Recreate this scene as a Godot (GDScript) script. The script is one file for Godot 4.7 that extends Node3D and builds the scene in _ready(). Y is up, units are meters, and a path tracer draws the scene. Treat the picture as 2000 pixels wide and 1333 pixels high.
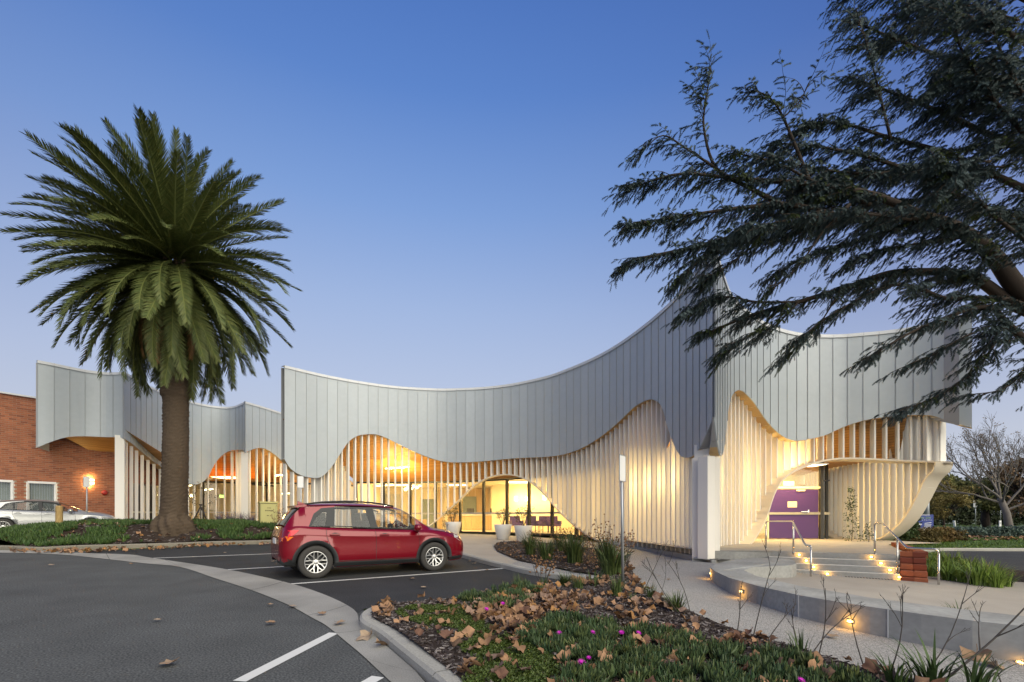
extends Node3D
# Library with wave-edged metal fascia, car park, palm and cedar, at dusk. Units are metres; y is up; the street side of the building looks towards +z.

const F := 944.0
const CX := 1000.0
const CY := 1010.0
const EYE := 1.6
const FL := 0.69
const TOP := 8.4
var M := {}
var used := {}
var rng := RandomNumberGenerator.new()
var A := {}
var B := {}
var E := {}
var LIB: Node3D


func _ready() -> void:
	rng.seed = 7
	var cam := Camera3D.new()
	cam.name = "camera"
	cam.position = Vector3(0, EYE, 0)
	cam.far = 600.0
	cam.set_frustum(0.14121, Vector2(0, 0.0363877), 0.1, 600.0)
	add_child(cam)
	cam.current = true
	var we := WorldEnvironment.new()
	we.name = "world_environment"
	var env := Environment.new()
	env.background_mode = Environment.BG_SKY
	env.sky = Sky.new()
	env.sky.sky_material = dusk_sky()
	env.background_energy_multiplier = 1.0
	env.tonemap_mode = Environment.TONE_MAPPER_LINEAR
	env.tonemap_exposure = 1.0
	env.sdfgi_enabled = true
	env.ssao_enabled = true
	env.ssil_enabled = true
	we.environment = env
	add_child(we)
	var sun := DirectionalLight3D.new()
	sun.name = "afterglow"
	sun.light_energy = 1.6
	sun.light_color = Color(1.0, 0.965, 0.865)
	sun.light_angular_distance = 80.0
	sun.shadow_enabled = true
	add_child(sun)
	sun.look_at_from_position(Vector3(13, 16, 17), Vector3.ZERO)
	materials()
	ground_and_paving()
	main_building()
	left_wing()
	brick_building()
	interior()
	entrance()
	street_things()
	cars()
	palm()
	cedar()
	planting()
	background()


# ---------- where things are ----------
func G(x: float, z: float) -> float:   # the car park slopes up away from the street and to the left
	return 0.021 * clampf(-z, -12.0, 24.0) - 0.015 * clampf(x, -28.0, 14.0)


func PV(x: float, z: float) -> float:   # paving, a kerb's height above the car park
	var r := pow(x - 5.0, 2) + pow(-z - 12.4, 2)
	return G(x, z) + 0.12 + 0.13 * exp(-r / 1.8)


func W(px: float, py: float, lift := 0.0) -> Vector3:
	var d := (EYE - lift) / ((py - CY) / F + 0.021 - 0.015 * (px - CX) / F)
	var x := (px - CX) / F * d
	return Vector3(x, G(x, -d) + lift, -d)


func W2(px: float, py: float, lift := 0.0) -> Vector2:
	var p := W(px, py, lift)
	return Vector2(p.x, p.z)


func at(px: float, py: float, d: float) -> Vector3:
	return Vector3((px - CX) / F * d, EYE - (py - CY) / F * d, -d)


func level(px: float, py: float, y: float) -> Vector3:
	return at(px, py, F * (EYE - y) / (py - CY))


# ---------- mesh helpers ----------
func tool(smooth := false) -> SurfaceTool:
	var st := SurfaceTool.new()
	st.begin(Mesh.PRIMITIVE_TRIANGLES)
	st.set_smooth_group(0 if smooth else -1)
	return st


func tri(st: SurfaceTool, a: Vector3, b: Vector3, c: Vector3) -> void:   # a, b, c run anticlockwise seen from outside
	st.add_vertex(a)
	st.add_vertex(c)
	st.add_vertex(b)


func quad(st: SurfaceTool, a: Vector3, b: Vector3, c: Vector3, d: Vector3) -> void:
	tri(st, a, b, c)
	tri(st, a, c, d)


func tri_uv(st: SurfaceTool, p: Array, uv: Array) -> void:
	for i in [0, 2, 1]:
		st.set_uv(uv[i])
		st.add_vertex(p[i])


func quad_uv(st: SurfaceTool, p: Array, uv: Array) -> void:
	tri_uv(st, [p[0], p[1], p[2]], [uv[0], uv[1], uv[2]])
	tri_uv(st, [p[0], p[2], p[3]], [uv[0], uv[2], uv[3]])


func box(st: SurfaceTool, t: Transform3D, size: Vector3) -> void:
	var h := size * 0.5
	var c := []
	for i in 8:
		c.append(t * Vector3(h.x if i & 1 else -h.x, h.y if i & 2 else -h.y, h.z if i & 4 else -h.z))
	for q in [[4, 5, 7, 6], [1, 0, 2, 3], [5, 1, 3, 7], [0, 4, 6, 2], [6, 7, 3, 2], [0, 1, 5, 4]]:
		quad(st, c[q[0]], c[q[1]], c[q[2]], c[q[3]])


func bar(st: SurfaceTool, a: Vector3, b: Vector3, w: float, h: float) -> void:   # a box from a to b
	var f := (b - a).normalized()
	var side := f.cross(Vector3.UP)
	if side.length() < 0.01:
		side = Vector3.RIGHT
	side = side.normalized()
	box(st, Transform3D(Basis(side, side.cross(f) * -1.0, -f), (a + b) * 0.5), Vector3(w, h, a.distance_to(b)))


func tube(st: SurfaceTool, pts: Array, radii: Array, sides := 6, cap := true) -> void:
	var n := pts.size()
	var rings := []
	var ref := Vector3.UP
	for i in n:
		var f: Vector3 = (pts[mini(i + 1, n - 1)] - pts[maxi(i - 1, 0)]).normalized()
		if absf(f.dot(ref)) > 0.97:
			ref = Vector3.RIGHT if absf(f.x) < 0.9 else Vector3.FORWARD
		var u := f.cross(ref).normalized()
		var v := u.cross(f).normalized()
		ref = v
		var ring := []
		var r: float = radii[mini(i, radii.size() - 1)]
		for k in sides:
			var a := TAU * k / sides
			ring.append(pts[i] + (u * cos(a) + v * sin(a)) * r)
		rings.append(ring)
	for i in n - 1:
		for k in sides:
			var m := (k + 1) % sides
			quad(st, rings[i][m], rings[i][k], rings[i + 1][k], rings[i + 1][m])
	if cap:
		for k in range(1, sides - 1):
			tri(st, rings[0][0], rings[0][k], rings[0][k + 1])
			tri(st, rings[n - 1][0], rings[n - 1][k + 1], rings[n - 1][k])


func lathe(st: SurfaceTool, prof: Array, t: Transform3D, seg := 24) -> void:   # prof: Vector2(radius, height), bottom to top, turned about y
	for i in prof.size() - 1:
		for k in seg:
			var a0 := TAU * k / seg
			var a1 := TAU * (k + 1) / seg
			var p: Vector2 = prof[i]
			var q: Vector2 = prof[i + 1]
			var v0 := t * Vector3(p.x * cos(a0), p.y, -p.x * sin(a0))
			var v1 := t * Vector3(p.x * cos(a1), p.y, -p.x * sin(a1))
			var v2 := t * Vector3(q.x * cos(a1), q.y, -q.x * sin(a1))
			var v3_ := t * Vector3(q.x * cos(a0), q.y, -q.x * sin(a0))
			quad(st, v0, v1, v2, v3_)


func number(called: String, parent: Node) -> String:
	var key := str(parent.get_instance_id()) + called
	var n: int = used.get(key, 0)
	used[key] = n + 1
	return called if n == 0 else "%s_%03d" % [called, n]


func put(called: String, mesh: Mesh, m: Material, parent: Node = self) -> MeshInstance3D:
	var o := MeshInstance3D.new()
	o.name = number(called, parent)
	o.mesh = mesh
	o.material_override = m
	parent.add_child(o, true)
	return o


func obj(called: String, st: SurfaceTool, m: Material, parent: Node = self) -> MeshInstance3D:
	st.generate_normals()
	return put(called, st.commit(), m, parent)


func many(called: String, mesh: Mesh, m: Material, placed: Array, tints: Array = [], parent: Node = self) -> MultiMeshInstance3D:
	var mm := MultiMesh.new()
	mm.transform_format = MultiMesh.TRANSFORM_3D
	mm.use_colors = tints.size() > 0
	mm.mesh = mesh
	mm.instance_count = placed.size()
	for i in placed.size():
		mm.set_instance_transform(i, placed[i])
		if tints.size():
			mm.set_instance_color(i, tints[i])
	var o := MultiMeshInstance3D.new()
	o.name = number(called, parent)
	o.multimesh = mm
	o.material_override = m
	o.set_meta("kind", "stuff")
	parent.add_child(o, true)
	return o


func tag(o: Node, label: String, category: String, group := "") -> Node:
	o.set_meta("label", label)
	o.set_meta("category", category)
	if group:
		o.set_meta("group", group)
	return o


func thing(called: String, label: String, category: String, where := Vector3.ZERO, turn := 0.0, group := "") -> Node3D:
	var o := Node3D.new()
	o.name = number(called, self)
	add_child(o, true)
	o.position = where
	o.rotation.y = turn
	tag(o, label, category, group)
	return o


func structure(o: Node, label := "", category := "") -> Node:
	o.set_meta("kind", "structure")
	if label:
		tag(o, label, category)
	return o


func copy(o: Node3D, where: Vector3, turn := 0.0, size := 1.0, label := "") -> Node3D:
	var r: Node3D = o.duplicate()
	var base: String = str(o.name)
	r.name = number(base, self)
	add_child(r, true)
	r.position = where
	r.rotation = Vector3(0, turn, 0)
	r.scale = Vector3.ONE * size
	if label:
		r.set_meta("label", label)
	return r


func herm(tab: Array, x: float) -> float:   # a smooth curve through a table of Vector2
	var n := tab.size()
	if x <= tab[0].x:
		return tab[0].y
	if x >= tab[n - 1].x:
		return tab[n - 1].y
	var i := 0
	while tab[i + 1].x < x:
		i += 1
	var p: Vector2 = tab[i]
	var q: Vector2 = tab[i + 1]
	var h := q.x - p.x
	var s := (q.y - p.y) / h
	var m0 := s
	var m1 := s
	if i > 0:
		m0 = (q.y - tab[i - 1].y) / (q.x - tab[i - 1].x)
	if i < n - 2:
		m1 = (tab[i + 2].y - p.y) / (tab[i + 2].x - p.x)
	var t := (x - p.x) / h
	return (2 * t * t * t - 3 * t * t + 1) * p.y + (t * t * t - 2 * t * t + t) * h * m0 + (3 * t * t - 2 * t * t * t) * q.y + (t * t * t - t * t) * h * m1


func vecs(flat: Array) -> Array:
	var out := []
	for i in range(0, flat.size(), 2):
		out.append(Vector2(flat[i], flat[i + 1]))
	return out


func v3(p: Vector2, y: float) -> Vector3:
	return Vector3(p.x, y, -p.y)


# a sheet laid over a height function; poly holds Vector2(x, z)
func sheet_mesh(poly: PackedVector2Array, h: Callable, edge := 1.2) -> SurfaceTool:
	var st := tool(true)
	var ids := Geometry2D.triangulate_polygon(poly)
	var stack := []
	for i in range(0, ids.size(), 3):
		stack.append([poly[ids[i]], poly[ids[i + 1]], poly[ids[i + 2]]])
	while stack.size():
		var t: Array = stack.pop_back()
		var best := 0
		var most := 0.0
		for k in 3:
			var l: float = t[k].distance_to(t[(k + 1) % 3])
			if l > most:
				most = l
				best = k
		if most > edge:
			var m: Vector2 = (t[best] + t[(best + 1) % 3]) * 0.5
			stack.append([t[best], m, t[(best + 2) % 3]])
			stack.append([m, t[(best + 1) % 3], t[(best + 2) % 3]])
			continue
		var v := []
		for k in 3:
			v.append(Vector3(t[k].x, h.call(t[k].x, t[k].y), t[k].y))
		if (v[1] - v[0]).cross(v[2] - v[0]).y > 0:
			tri(st, v[0], v[1], v[2])
		else:
			tri(st, v[0], v[2], v[1])
	return st


func sheet(called: String, poly: PackedVector2Array, h: Callable, m: Material, edge := 1.2, parent: Node = self) -> MeshInstance3D:
	var o := obj(called, sheet_mesh(poly, h, edge), m, parent)
	if parent == self:
		o.set_meta("kind", "structure")
	return o


# a kerb or wall swept along points with a top at height h(x, z) + rise and a foot below
func ribbon_strip(outer: Array, inner: Array, top: Callable, foot: Callable, m: Material, called: String, parent: Node = self, chamfer := 0.02) -> MeshInstance3D:
	var st := tool()
	var n := outer.size()
	for i in n - 1:
		var o0: Vector2 = outer[i]
		var o1: Vector2 = outer[i + 1]
		var i0: Vector2 = inner[i]
		var i1: Vector2 = inner[i + 1]
		var a0 := o0.lerp(i0, clampf(chamfer / maxf(o0.distance_to(i0), 0.01), 0, 0.4))
		var a1 := o1.lerp(i1, clampf(chamfer / maxf(o1.distance_to(i1), 0.01), 0, 0.4))
		var tp := func(p: Vector2, dy: float) -> Vector3: return Vector3(p.x, top.call(p.x, p.y) + dy, p.y)
		var ft := func(p: Vector2) -> Vector3: return Vector3(p.x, foot.call(p.x, p.y), p.y)
		quad(st, ft.call(o0), ft.call(o1), tp.call(o1, -chamfer), tp.call(o0, -chamfer))
		quad(st, tp.call(o0, -chamfer), tp.call(o1, -chamfer), tp.call(a1, 0), tp.call(a0, 0))
		quad(st, tp.call(a0, 0), tp.call(a1, 0), tp.call(i1, 0), tp.call(i0, 0))
		quad(st, tp.call(i0, 0), tp.call(i1, 0), ft.call(i1), ft.call(i0))
		if i == 0:
			quad(st, ft.call(i0), ft.call(o0), tp.call(o0, -chamfer), tp.call(i0, 0))
		if i == n - 2:
			quad(st, ft.call(o1), ft.call(i1), tp.call(i1, 0), tp.call(o1, -chamfer))
	return obj(called, st, m, parent)


func smooth2(pts: Array, sub := 4) -> Array:   # Catmull-Rom through Vector2 points
	var out := []
	var n := pts.size()
	for i in n - 1:
		var p0: Vector2 = pts[maxi(i - 1, 0)]
		var p1: Vector2 = pts[i]
		var p2: Vector2 = pts[i + 1]
		var p3: Vector2 = pts[mini(i + 2, n - 1)]
		for k in sub:
			out.append(p1.cubic_interpolate(p2, p0, p3, float(k) / sub))
	out.append(pts[n - 1])
	return out


func smooth3(pts: Array, sub := 4) -> Array:
	var out := []
	var n := pts.size()
	for i in n - 1:
		var p0: Vector3 = pts[maxi(i - 1, 0)]
		var p1: Vector3 = pts[i]
		var p2: Vector3 = pts[i + 1]
		var p3: Vector3 = pts[mini(i + 2, n - 1)]
		for k in sub:
			out.append(p1.cubic_interpolate(p2, p0, p3, float(k) / sub))
	out.append(pts[n - 1])
	return out


func offset2(pts: Array, by: float) -> Array:
	var out := []
	var n := pts.size()
	for i in n:
		var t: Vector2 = (pts[mini(i + 1, n - 1)] - pts[maxi(i - 1, 0)]).normalized()
		out.append(pts[i] + Vector2(-t.y, t.x) * by)
	return out


# ---------- sky and materials ----------
func dusk_sky() -> PanoramaSkyMaterial:
	var w := 512
	var h := 256
	var im := Image.create_empty(w, h, false, Image.FORMAT_RGBF)
	var stops := [[-90.0, 0.10, 0.11, 0.13], [-4.0, 0.30, 0.32, 0.38], [0.0, 0.57, 0.595, 0.66], [7.0, 0.555, 0.605, 0.72], [15.0, 0.47, 0.56, 0.765], [23.0, 0.36, 0.48, 0.75], [32.0, 0.215, 0.36, 0.70], [41.0, 0.112, 0.24, 0.60], [52.0, 0.058, 0.15, 0.47], [90.0, 0.028, 0.075, 0.31]]
	var rows := []
	for y in h:
		var el := 90.0 - 180.0 * (y + 0.5) / h
		var k := 0
		while k < stops.size() - 2 and stops[k + 1][0] < el:
			k += 1
		var a: Array = stops[k]
		var b: Array = stops[k + 1]
		var t := clampf((el - a[0]) / (b[0] - a[0]), 0, 1)
		for x in w:
			var az := TAU * (x + 0.5) / w   # the edges of the picture are -z, its first quarter +x
			var off := rad_to_deg(wrapf(az, -PI, PI)) + 14.0   # palest just left of the middle of the view
			var g := 1.0 - minf(0.42, 0.00014 * off * off) * smoothstep(2.0, 30.0, el)
			im.set_pixel(x, y, Color(lerpf(a[1], b[1], t) * g, lerpf(a[2], b[2], t) * g, lerpf(a[3], b[3], t) * (1 + (g - 1) * 0.7)))
	var p := PanoramaSkyMaterial.new()
	p.panorama = ImageTexture.create_from_image(im)
	return p


func lin(r: float, g: float, b: float) -> Color:
	return Color(r, g, b).linear_to_srgb()


func plain(name_: String, c: Color, rough := 0.6, metal := 0.0, spec := 0.5) -> StandardMaterial3D:
	var m := StandardMaterial3D.new()
	m.albedo_color = c.linear_to_srgb()
	m.roughness = rough
	m.metallic = metal
	m.metallic_specular = spec
	M[name_] = m
	return m


func noise_tex(freq: float, c0: Color, c1: Color, size := 512, oct := 4, type := FastNoiseLite.TYPE_SIMPLEX_SMOOTH, sd := 1, mid := -1.0) -> NoiseTexture2D:
	var n := FastNoiseLite.new()
	n.noise_type = type
	n.frequency = freq
	n.fractal_octaves = oct
	n.seed = sd
	if type == FastNoiseLite.TYPE_CELLULAR:
		n.cellular_return_type = FastNoiseLite.RETURN_CELL_VALUE
		n.fractal_type = FastNoiseLite.FRACTAL_NONE
	var t := NoiseTexture2D.new()
	t.width = size
	t.height = size
	t.seamless = true
	t.noise = n
	var g := Gradient.new()
	g.offsets = PackedFloat32Array([0.0, 1.0]) if mid < 0 else PackedFloat32Array([0.0, mid, 1.0])
	g.colors = PackedColorArray([c0.linear_to_srgb(), c1.linear_to_srgb()]) if mid < 0 else PackedColorArray([c0.linear_to_srgb(), c0.lerp(c1, 0.5).linear_to_srgb(), c1.linear_to_srgb()])
	t.color_ramp = g
	return t


# world-mapped two-scale surface: a fine pattern times a coarse blotch
func noisy(name_: String, c0: Color, c1: Color, per_metre: float, freq: float, rough := 0.85, relief := 0.0, type := FastNoiseLite.TYPE_SIMPLEX_SMOOTH, blotch := 0.25, world := true) -> StandardMaterial3D:
	var m := StandardMaterial3D.new()
	m.albedo_texture = noise_tex(freq, c0, c1, 512, 4, type, M.size() + 3)
	m.uv1_triplanar = true
	m.uv1_world_triplanar = world
	m.uv1_scale = Vector3.ONE * per_metre
	m.roughness = rough
	m.metallic_specular = 0.35
	if blotch > 0:
		m.detail_enabled = true
		m.detail_blend_mode = BaseMaterial3D.BLEND_MODE_MUL
		m.detail_albedo = noise_tex(0.012, Color(1 - blotch, 1 - blotch, 1 - blotch), Color(1, 1, 1), 256, 5, FastNoiseLite.TYPE_SIMPLEX_SMOOTH, M.size() + 40)
		m.detail_uv_layer = BaseMaterial3D.DETAIL_UV_2
		m.uv2_triplanar = true
		m.uv2_world_triplanar = world
		m.uv2_scale = Vector3.ONE * 0.22
	if relief > 0:
		m.heightmap_enabled = true
		m.heightmap_scale = relief
		m.heightmap_texture = noise_tex(freq, Color.BLACK, Color.WHITE, 512, 3, type, M.size() + 3)
	M[name_] = m
	return m


func leaf_mat(name_: String, c: Color, back := 0.35, rough := 0.55) -> StandardMaterial3D:
	var m := plain(name_, c, rough, 0.0, 0.35)
	m.backlight_enabled = true
	m.backlight = Color(back, back, back)
	m.vertex_color_use_as_albedo = true
	m.cull_mode = BaseMaterial3D.CULL_DISABLED
	return m


func glow(name_: String, c: Color, energy: float) -> StandardMaterial3D:
	var m := plain(name_, Color(0.8, 0.8, 0.8), 0.5)
	m.emission_enabled = true
	m.emission = c
	m.emission_energy_multiplier = energy
	return m


func glass_mat(name_: String, tint: Color, alpha: float) -> StandardMaterial3D:
	var m := plain(name_, tint, 0.02)
	m.albedo_color.a = alpha
	m.transparency = BaseMaterial3D.TRANSPARENCY_ALPHA
	return m


func materials() -> void:
	noisy("road", Color(0.028, 0.030, 0.031), Color(0.195, 0.203, 0.204), 0.8, 0.085, 0.9, 0.35, FastNoiseLite.TYPE_SIMPLEX_SMOOTH, 0.3)
	noisy("asphalt", Color(0.014, 0.015, 0.016), Color(0.092, 0.094, 0.096), 0.8, 0.09, 0.85, 0.35, FastNoiseLite.TYPE_SIMPLEX_SMOOTH, 0.3)
	noisy("tar", Color(0.022, 0.022, 0.025), Color(0.04, 0.04, 0.044), 1.6, 0.1, 0.7, 0.2)
	noisy("kerb", Color(0.34, 0.33, 0.30), Color(0.52, 0.51, 0.47), 1.2, 0.05, 0.9, 0.15, FastNoiseLite.TYPE_SIMPLEX_SMOOTH, 0.3)
	noisy("old_kerb", Color(0.17, 0.155, 0.125), Color(0.33, 0.30, 0.25), 1.2, 0.05, 0.9, 0.2, FastNoiseLite.TYPE_SIMPLEX_SMOOTH, 0.3)
	noisy("concrete", Color(0.33, 0.33, 0.315), Color(0.45, 0.45, 0.43), 0.7, 0.03, 0.85, 0.05, FastNoiseLite.TYPE_SIMPLEX_SMOOTH, 0.4)
	noisy("paving", Color(0.35, 0.315, 0.27), Color(0.49, 0.445, 0.385), 1.4, 0.10, 0.9, 0.1, FastNoiseLite.TYPE_SIMPLEX_SMOOTH, 0.18)
	noisy("aggregate", Color(0.18, 0.175, 0.17), Color(0.52, 0.50, 0.47), 2.2, 0.10, 0.9, 0.3, FastNoiseLite.TYPE_CELLULAR, 0.12)
	noisy("gutter", Color(0.24, 0.235, 0.22), Color(0.44, 0.43, 0.405), 1.2, 0.09, 0.9, 0.2, FastNoiseLite.TYPE_SIMPLEX_SMOOTH, 0.35)
	noisy("soil", Color(0.022, 0.015, 0.012), Color(0.075, 0.05, 0.038), 2.0, 0.10, 0.95, 1.2)
	noisy("grass", Color(0.035, 0.065, 0.012), Color(0.09, 0.15, 0.03), 1.4, 0.09, 0.95, 1.0)
	noisy("mortar", Color(0.36, 0.27, 0.20), Color(0.48, 0.37, 0.28), 2.0, 0.1, 0.95)
	for k in 4:
		var t := 1.0 + 0.022 * (k - 1.5)
		noisy("zinc%d" % k, Color(0.415, 0.46, 0.495) * t, Color(0.445, 0.49, 0.525) * t, 0.35, 0.02, 0.44, 0.0, FastNoiseLite.TYPE_SIMPLEX_SMOOTH, 0.06)
		M["zinc%d" % k].metallic_specular = 0.5
	M.zinc = M.zinc1
	noisy("bark", Color(0.028, 0.021, 0.017), Color(0.085, 0.065, 0.052), 2.5, 0.06, 0.95, 1.5)
	noisy("palm_bark", Color(0.05, 0.036, 0.024), Color(0.19, 0.14, 0.10), 3.0, 0.05, 0.95, 1.5)
	plain("mark", Color(0.62, 0.62, 0.60), 0.7)
	plain("seam", Color(0.34, 0.355, 0.375), 0.5)
	plain("coping", Color(0.62, 0.64, 0.66), 0.45)
	plain("white", Color(0.83, 0.80, 0.735), 0.5)
	plain("cream", Color(0.78, 0.70, 0.52), 0.75)
	plain("ply", Color(0.52, 0.36, 0.17), 0.55)
	plain("band", Color(0.70, 0.62, 0.49), 0.55)
	plain("frame", Color(0.018, 0.017, 0.016), 0.4)
	plain("purple", Color(0.062, 0.018, 0.135), 0.45)
	plain("steel", Color(0.55, 0.54, 0.52), 0.22, 0.95)
	plain("galv", Color(0.36, 0.38, 0.40), 0.42, 0.7)
	plain("post_white", Color(0.75, 0.75, 0.74), 0.5)
	plain("rubber", Color(0.035, 0.033, 0.031), 0.8)
	plain("black", Color(0.012, 0.012, 0.013), 0.6)
	plain("trim", Color(0.022, 0.024, 0.026), 0.55)
	plain("rim_metal", Color(0.60, 0.60, 0.60), 0.28, 0.85)
	plain("pot", Color(0.68, 0.66, 0.62), 0.6)
	plain("dark_grate", Color(0.02, 0.02, 0.02), 0.6)
	plain("board", Color(0.40, 0.40, 0.41), 0.5)
	plain("kiosk", Color(0.43, 0.40, 0.16), 0.55)
	plain("kiosk_ink", Color(0.13, 0.115, 0.05), 0.7)
	plain("blind", Color(0.19, 0.23, 0.22), 0.9)
	plain("wood_dark", Color(0.20, 0.10, 0.04), 0.6)
	plain("bell_red", Color(0.34, 0.025, 0.02), 0.4)
	plain("sign_blue", Color(0.03, 0.055, 0.27), 0.5)
	plain("roofing", Color(0.25, 0.26, 0.27), 0.7)
	plain("twig", Color(0.055, 0.047, 0.042), 0.9)
	plain("grey_twig", Color(0.17, 0.15, 0.135), 0.9)
	var planks := timber_tex(Color(0.40, 0.185, 0.045), Color(0.62, 0.33, 0.10))
	for k in [["soffit", 1.0], ["timber", 0.8]]:
		var t := StandardMaterial3D.new()
		t.albedo_texture = planks
		t.roughness = 0.5
		t.uv1_scale = Vector3(k[1], k[1], 1)
		M[k[0]] = t
	var post := StandardMaterial3D.new()
	post.albedo_texture = noise_tex(0.02, Color(0.24, 0.15, 0.05), Color(0.46, 0.33, 0.14), 256, 4)
	post.uv1_triplanar = true
	post.uv1_scale = Vector3(6, 0.8, 6)
	post.roughness = 0.8
	M.post_wood = post
	glass_mat("glass", Color(0.75, 0.8, 0.8), 0.06)
	glass_mat("car_glass", Color(0.05, 0.06, 0.06), 0.34)
	var red := plain("red_paint", Color(0.185, 0.001, 0.010), 0.22, 0.2)
	red.clearcoat_enabled = true
	red.clearcoat = 0.7
	red.clearcoat_roughness = 0.04
	var silver := plain("silver_paint", Color(0.42, 0.43, 0.44), 0.33, 0.55)
	silver.clearcoat_enabled = true
	silver.clearcoat = 1.0
	silver.clearcoat_roughness = 0.05
	plain("tail_red", Color(0.65, 0.012, 0.03), 0.15)
	plain("tail_amber", Color(0.75, 0.16, 0.01), 0.15)
	plain("lamp_clear", Color(0.62, 0.62, 0.60), 0.08, 0.3)
	glow("tube_glow", Color(1.0, 0.93, 0.74), 5.0)
	glow("lamp_glow", Color(1.0, 0.84, 0.52), 9.0)
	glow("warm_glow", Color(1.0, 0.80, 0.42), 5.0)
	glow("far_glow", Color(1.0, 0.95, 0.8), 6.0)
	glow("exit_glow", Color(0.25, 1.0, 0.3), 1.2)
	var brick := plain("brick", Color(1, 1, 1), 0.9)
	brick.vertex_color_use_as_albedo = true
	for k in 4:
		var c: Color = [Color(0.27, 0.075, 0.036), Color(0.22, 0.058, 0.03), Color(0.31, 0.10, 0.05), Color(0.18, 0.05, 0.032)][k]
		noisy("red_brick%d" % k, c * 0.85, c * 1.15, 5.0, 0.05, 0.9, 0.15, FastNoiseLite.TYPE_SIMPLEX_SMOOTH, 0.0)
	leaf_mat("frond", Color(1, 1, 1), 0.15, 0.5)
	leaf_mat("needle", Color(1, 1, 1), 0.10, 0.6)
	leaf_mat("blade", Color(1, 1, 1), 0.3, 0.5)
	leaf_mat("litter", Color(1, 1, 1), 0.25, 0.8)
	leaf_mat("crown", Color(1, 1, 1), 0.35, 0.7)
	leaf_mat("succulent", Color(1, 1, 1), 0.2, 0.45)
	leaf_mat("petal", Color(1, 1, 1), 0.4, 0.5)
	leaf_mat("chip", Color(1, 1, 1), 0.0, 0.9)


func timber_tex(c0: Color, c1: Color) -> ImageTexture:   # boards of slightly different tones with dark joints, grain along u
	var w := 512
	var h := 512
	var im := Image.create_empty(w, h, false, Image.FORMAT_RGB8)
	var n := FastNoiseLite.new()
	n.seed = 5
	n.frequency = 0.02
	var boards := 12
	for y in h:
		var b := y * boards / h
		var in_b := float(y * boards % h) / h
		var tone := fposmod(sin(b * 12.9898) * 43758.5453, 1.0)
		for x in w:
			var g := n.get_noise_2d(x * 0.25 + b * 91.0, y * 2.6) * 0.5 + 0.5
			var c := c0.lerp(c1, clampf(0.55 * tone + 0.45 * g, 0, 1))
			if in_b < 0.10:
				c = c * 0.3
			im.set_pixel(x, y, c.linear_to_srgb())
	return ImageTexture.create_from_image(im)


# ---------- ground, road, kerbs, paving ----------
var bed_front: PackedVector2Array
var bed_path: PackedVector2Array
var bed_palm: PackedVector2Array


func pix(flat: Array, lift := 0.0) -> Array:
	var out := []
	for i in range(0, flat.size(), 2):
		out.append(W2(flat[i], flat[i + 1], lift))
	return out


func mulch_h(x: float, z: float) -> float:
	return G(x, z) + 0.15 + 0.018 * sin(x * 2.1 + z) * sin(z * 1.7 - x * 0.6)


func palm_q(x: float, z: float) -> Vector2:   # along and across the bed from the middle of its kerb
	return Vector2((x + 12.9) * 0.81 + (-z - 17.0) * 0.58, -(x + 12.9) * 0.58 + (-z - 17.0) * 0.81)


func palm_h(x: float, z: float) -> float:
	var q := palm_q(x, z)
	var mound := smoothstep(-6.0, -1.5, q.x) * (1.0 - 0.35 * smoothstep(2.5, 6.0, q.x))
	return G(x, z) + 0.13 + smoothstep(0.0, 1.7, q.y) * (1.0 - smoothstep(3.6, 6.0, q.y) * 0.75) * (0.12 + 0.42 * mound) + 0.03 * sin(x * 3.0) * sin(z * 2.3)


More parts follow.
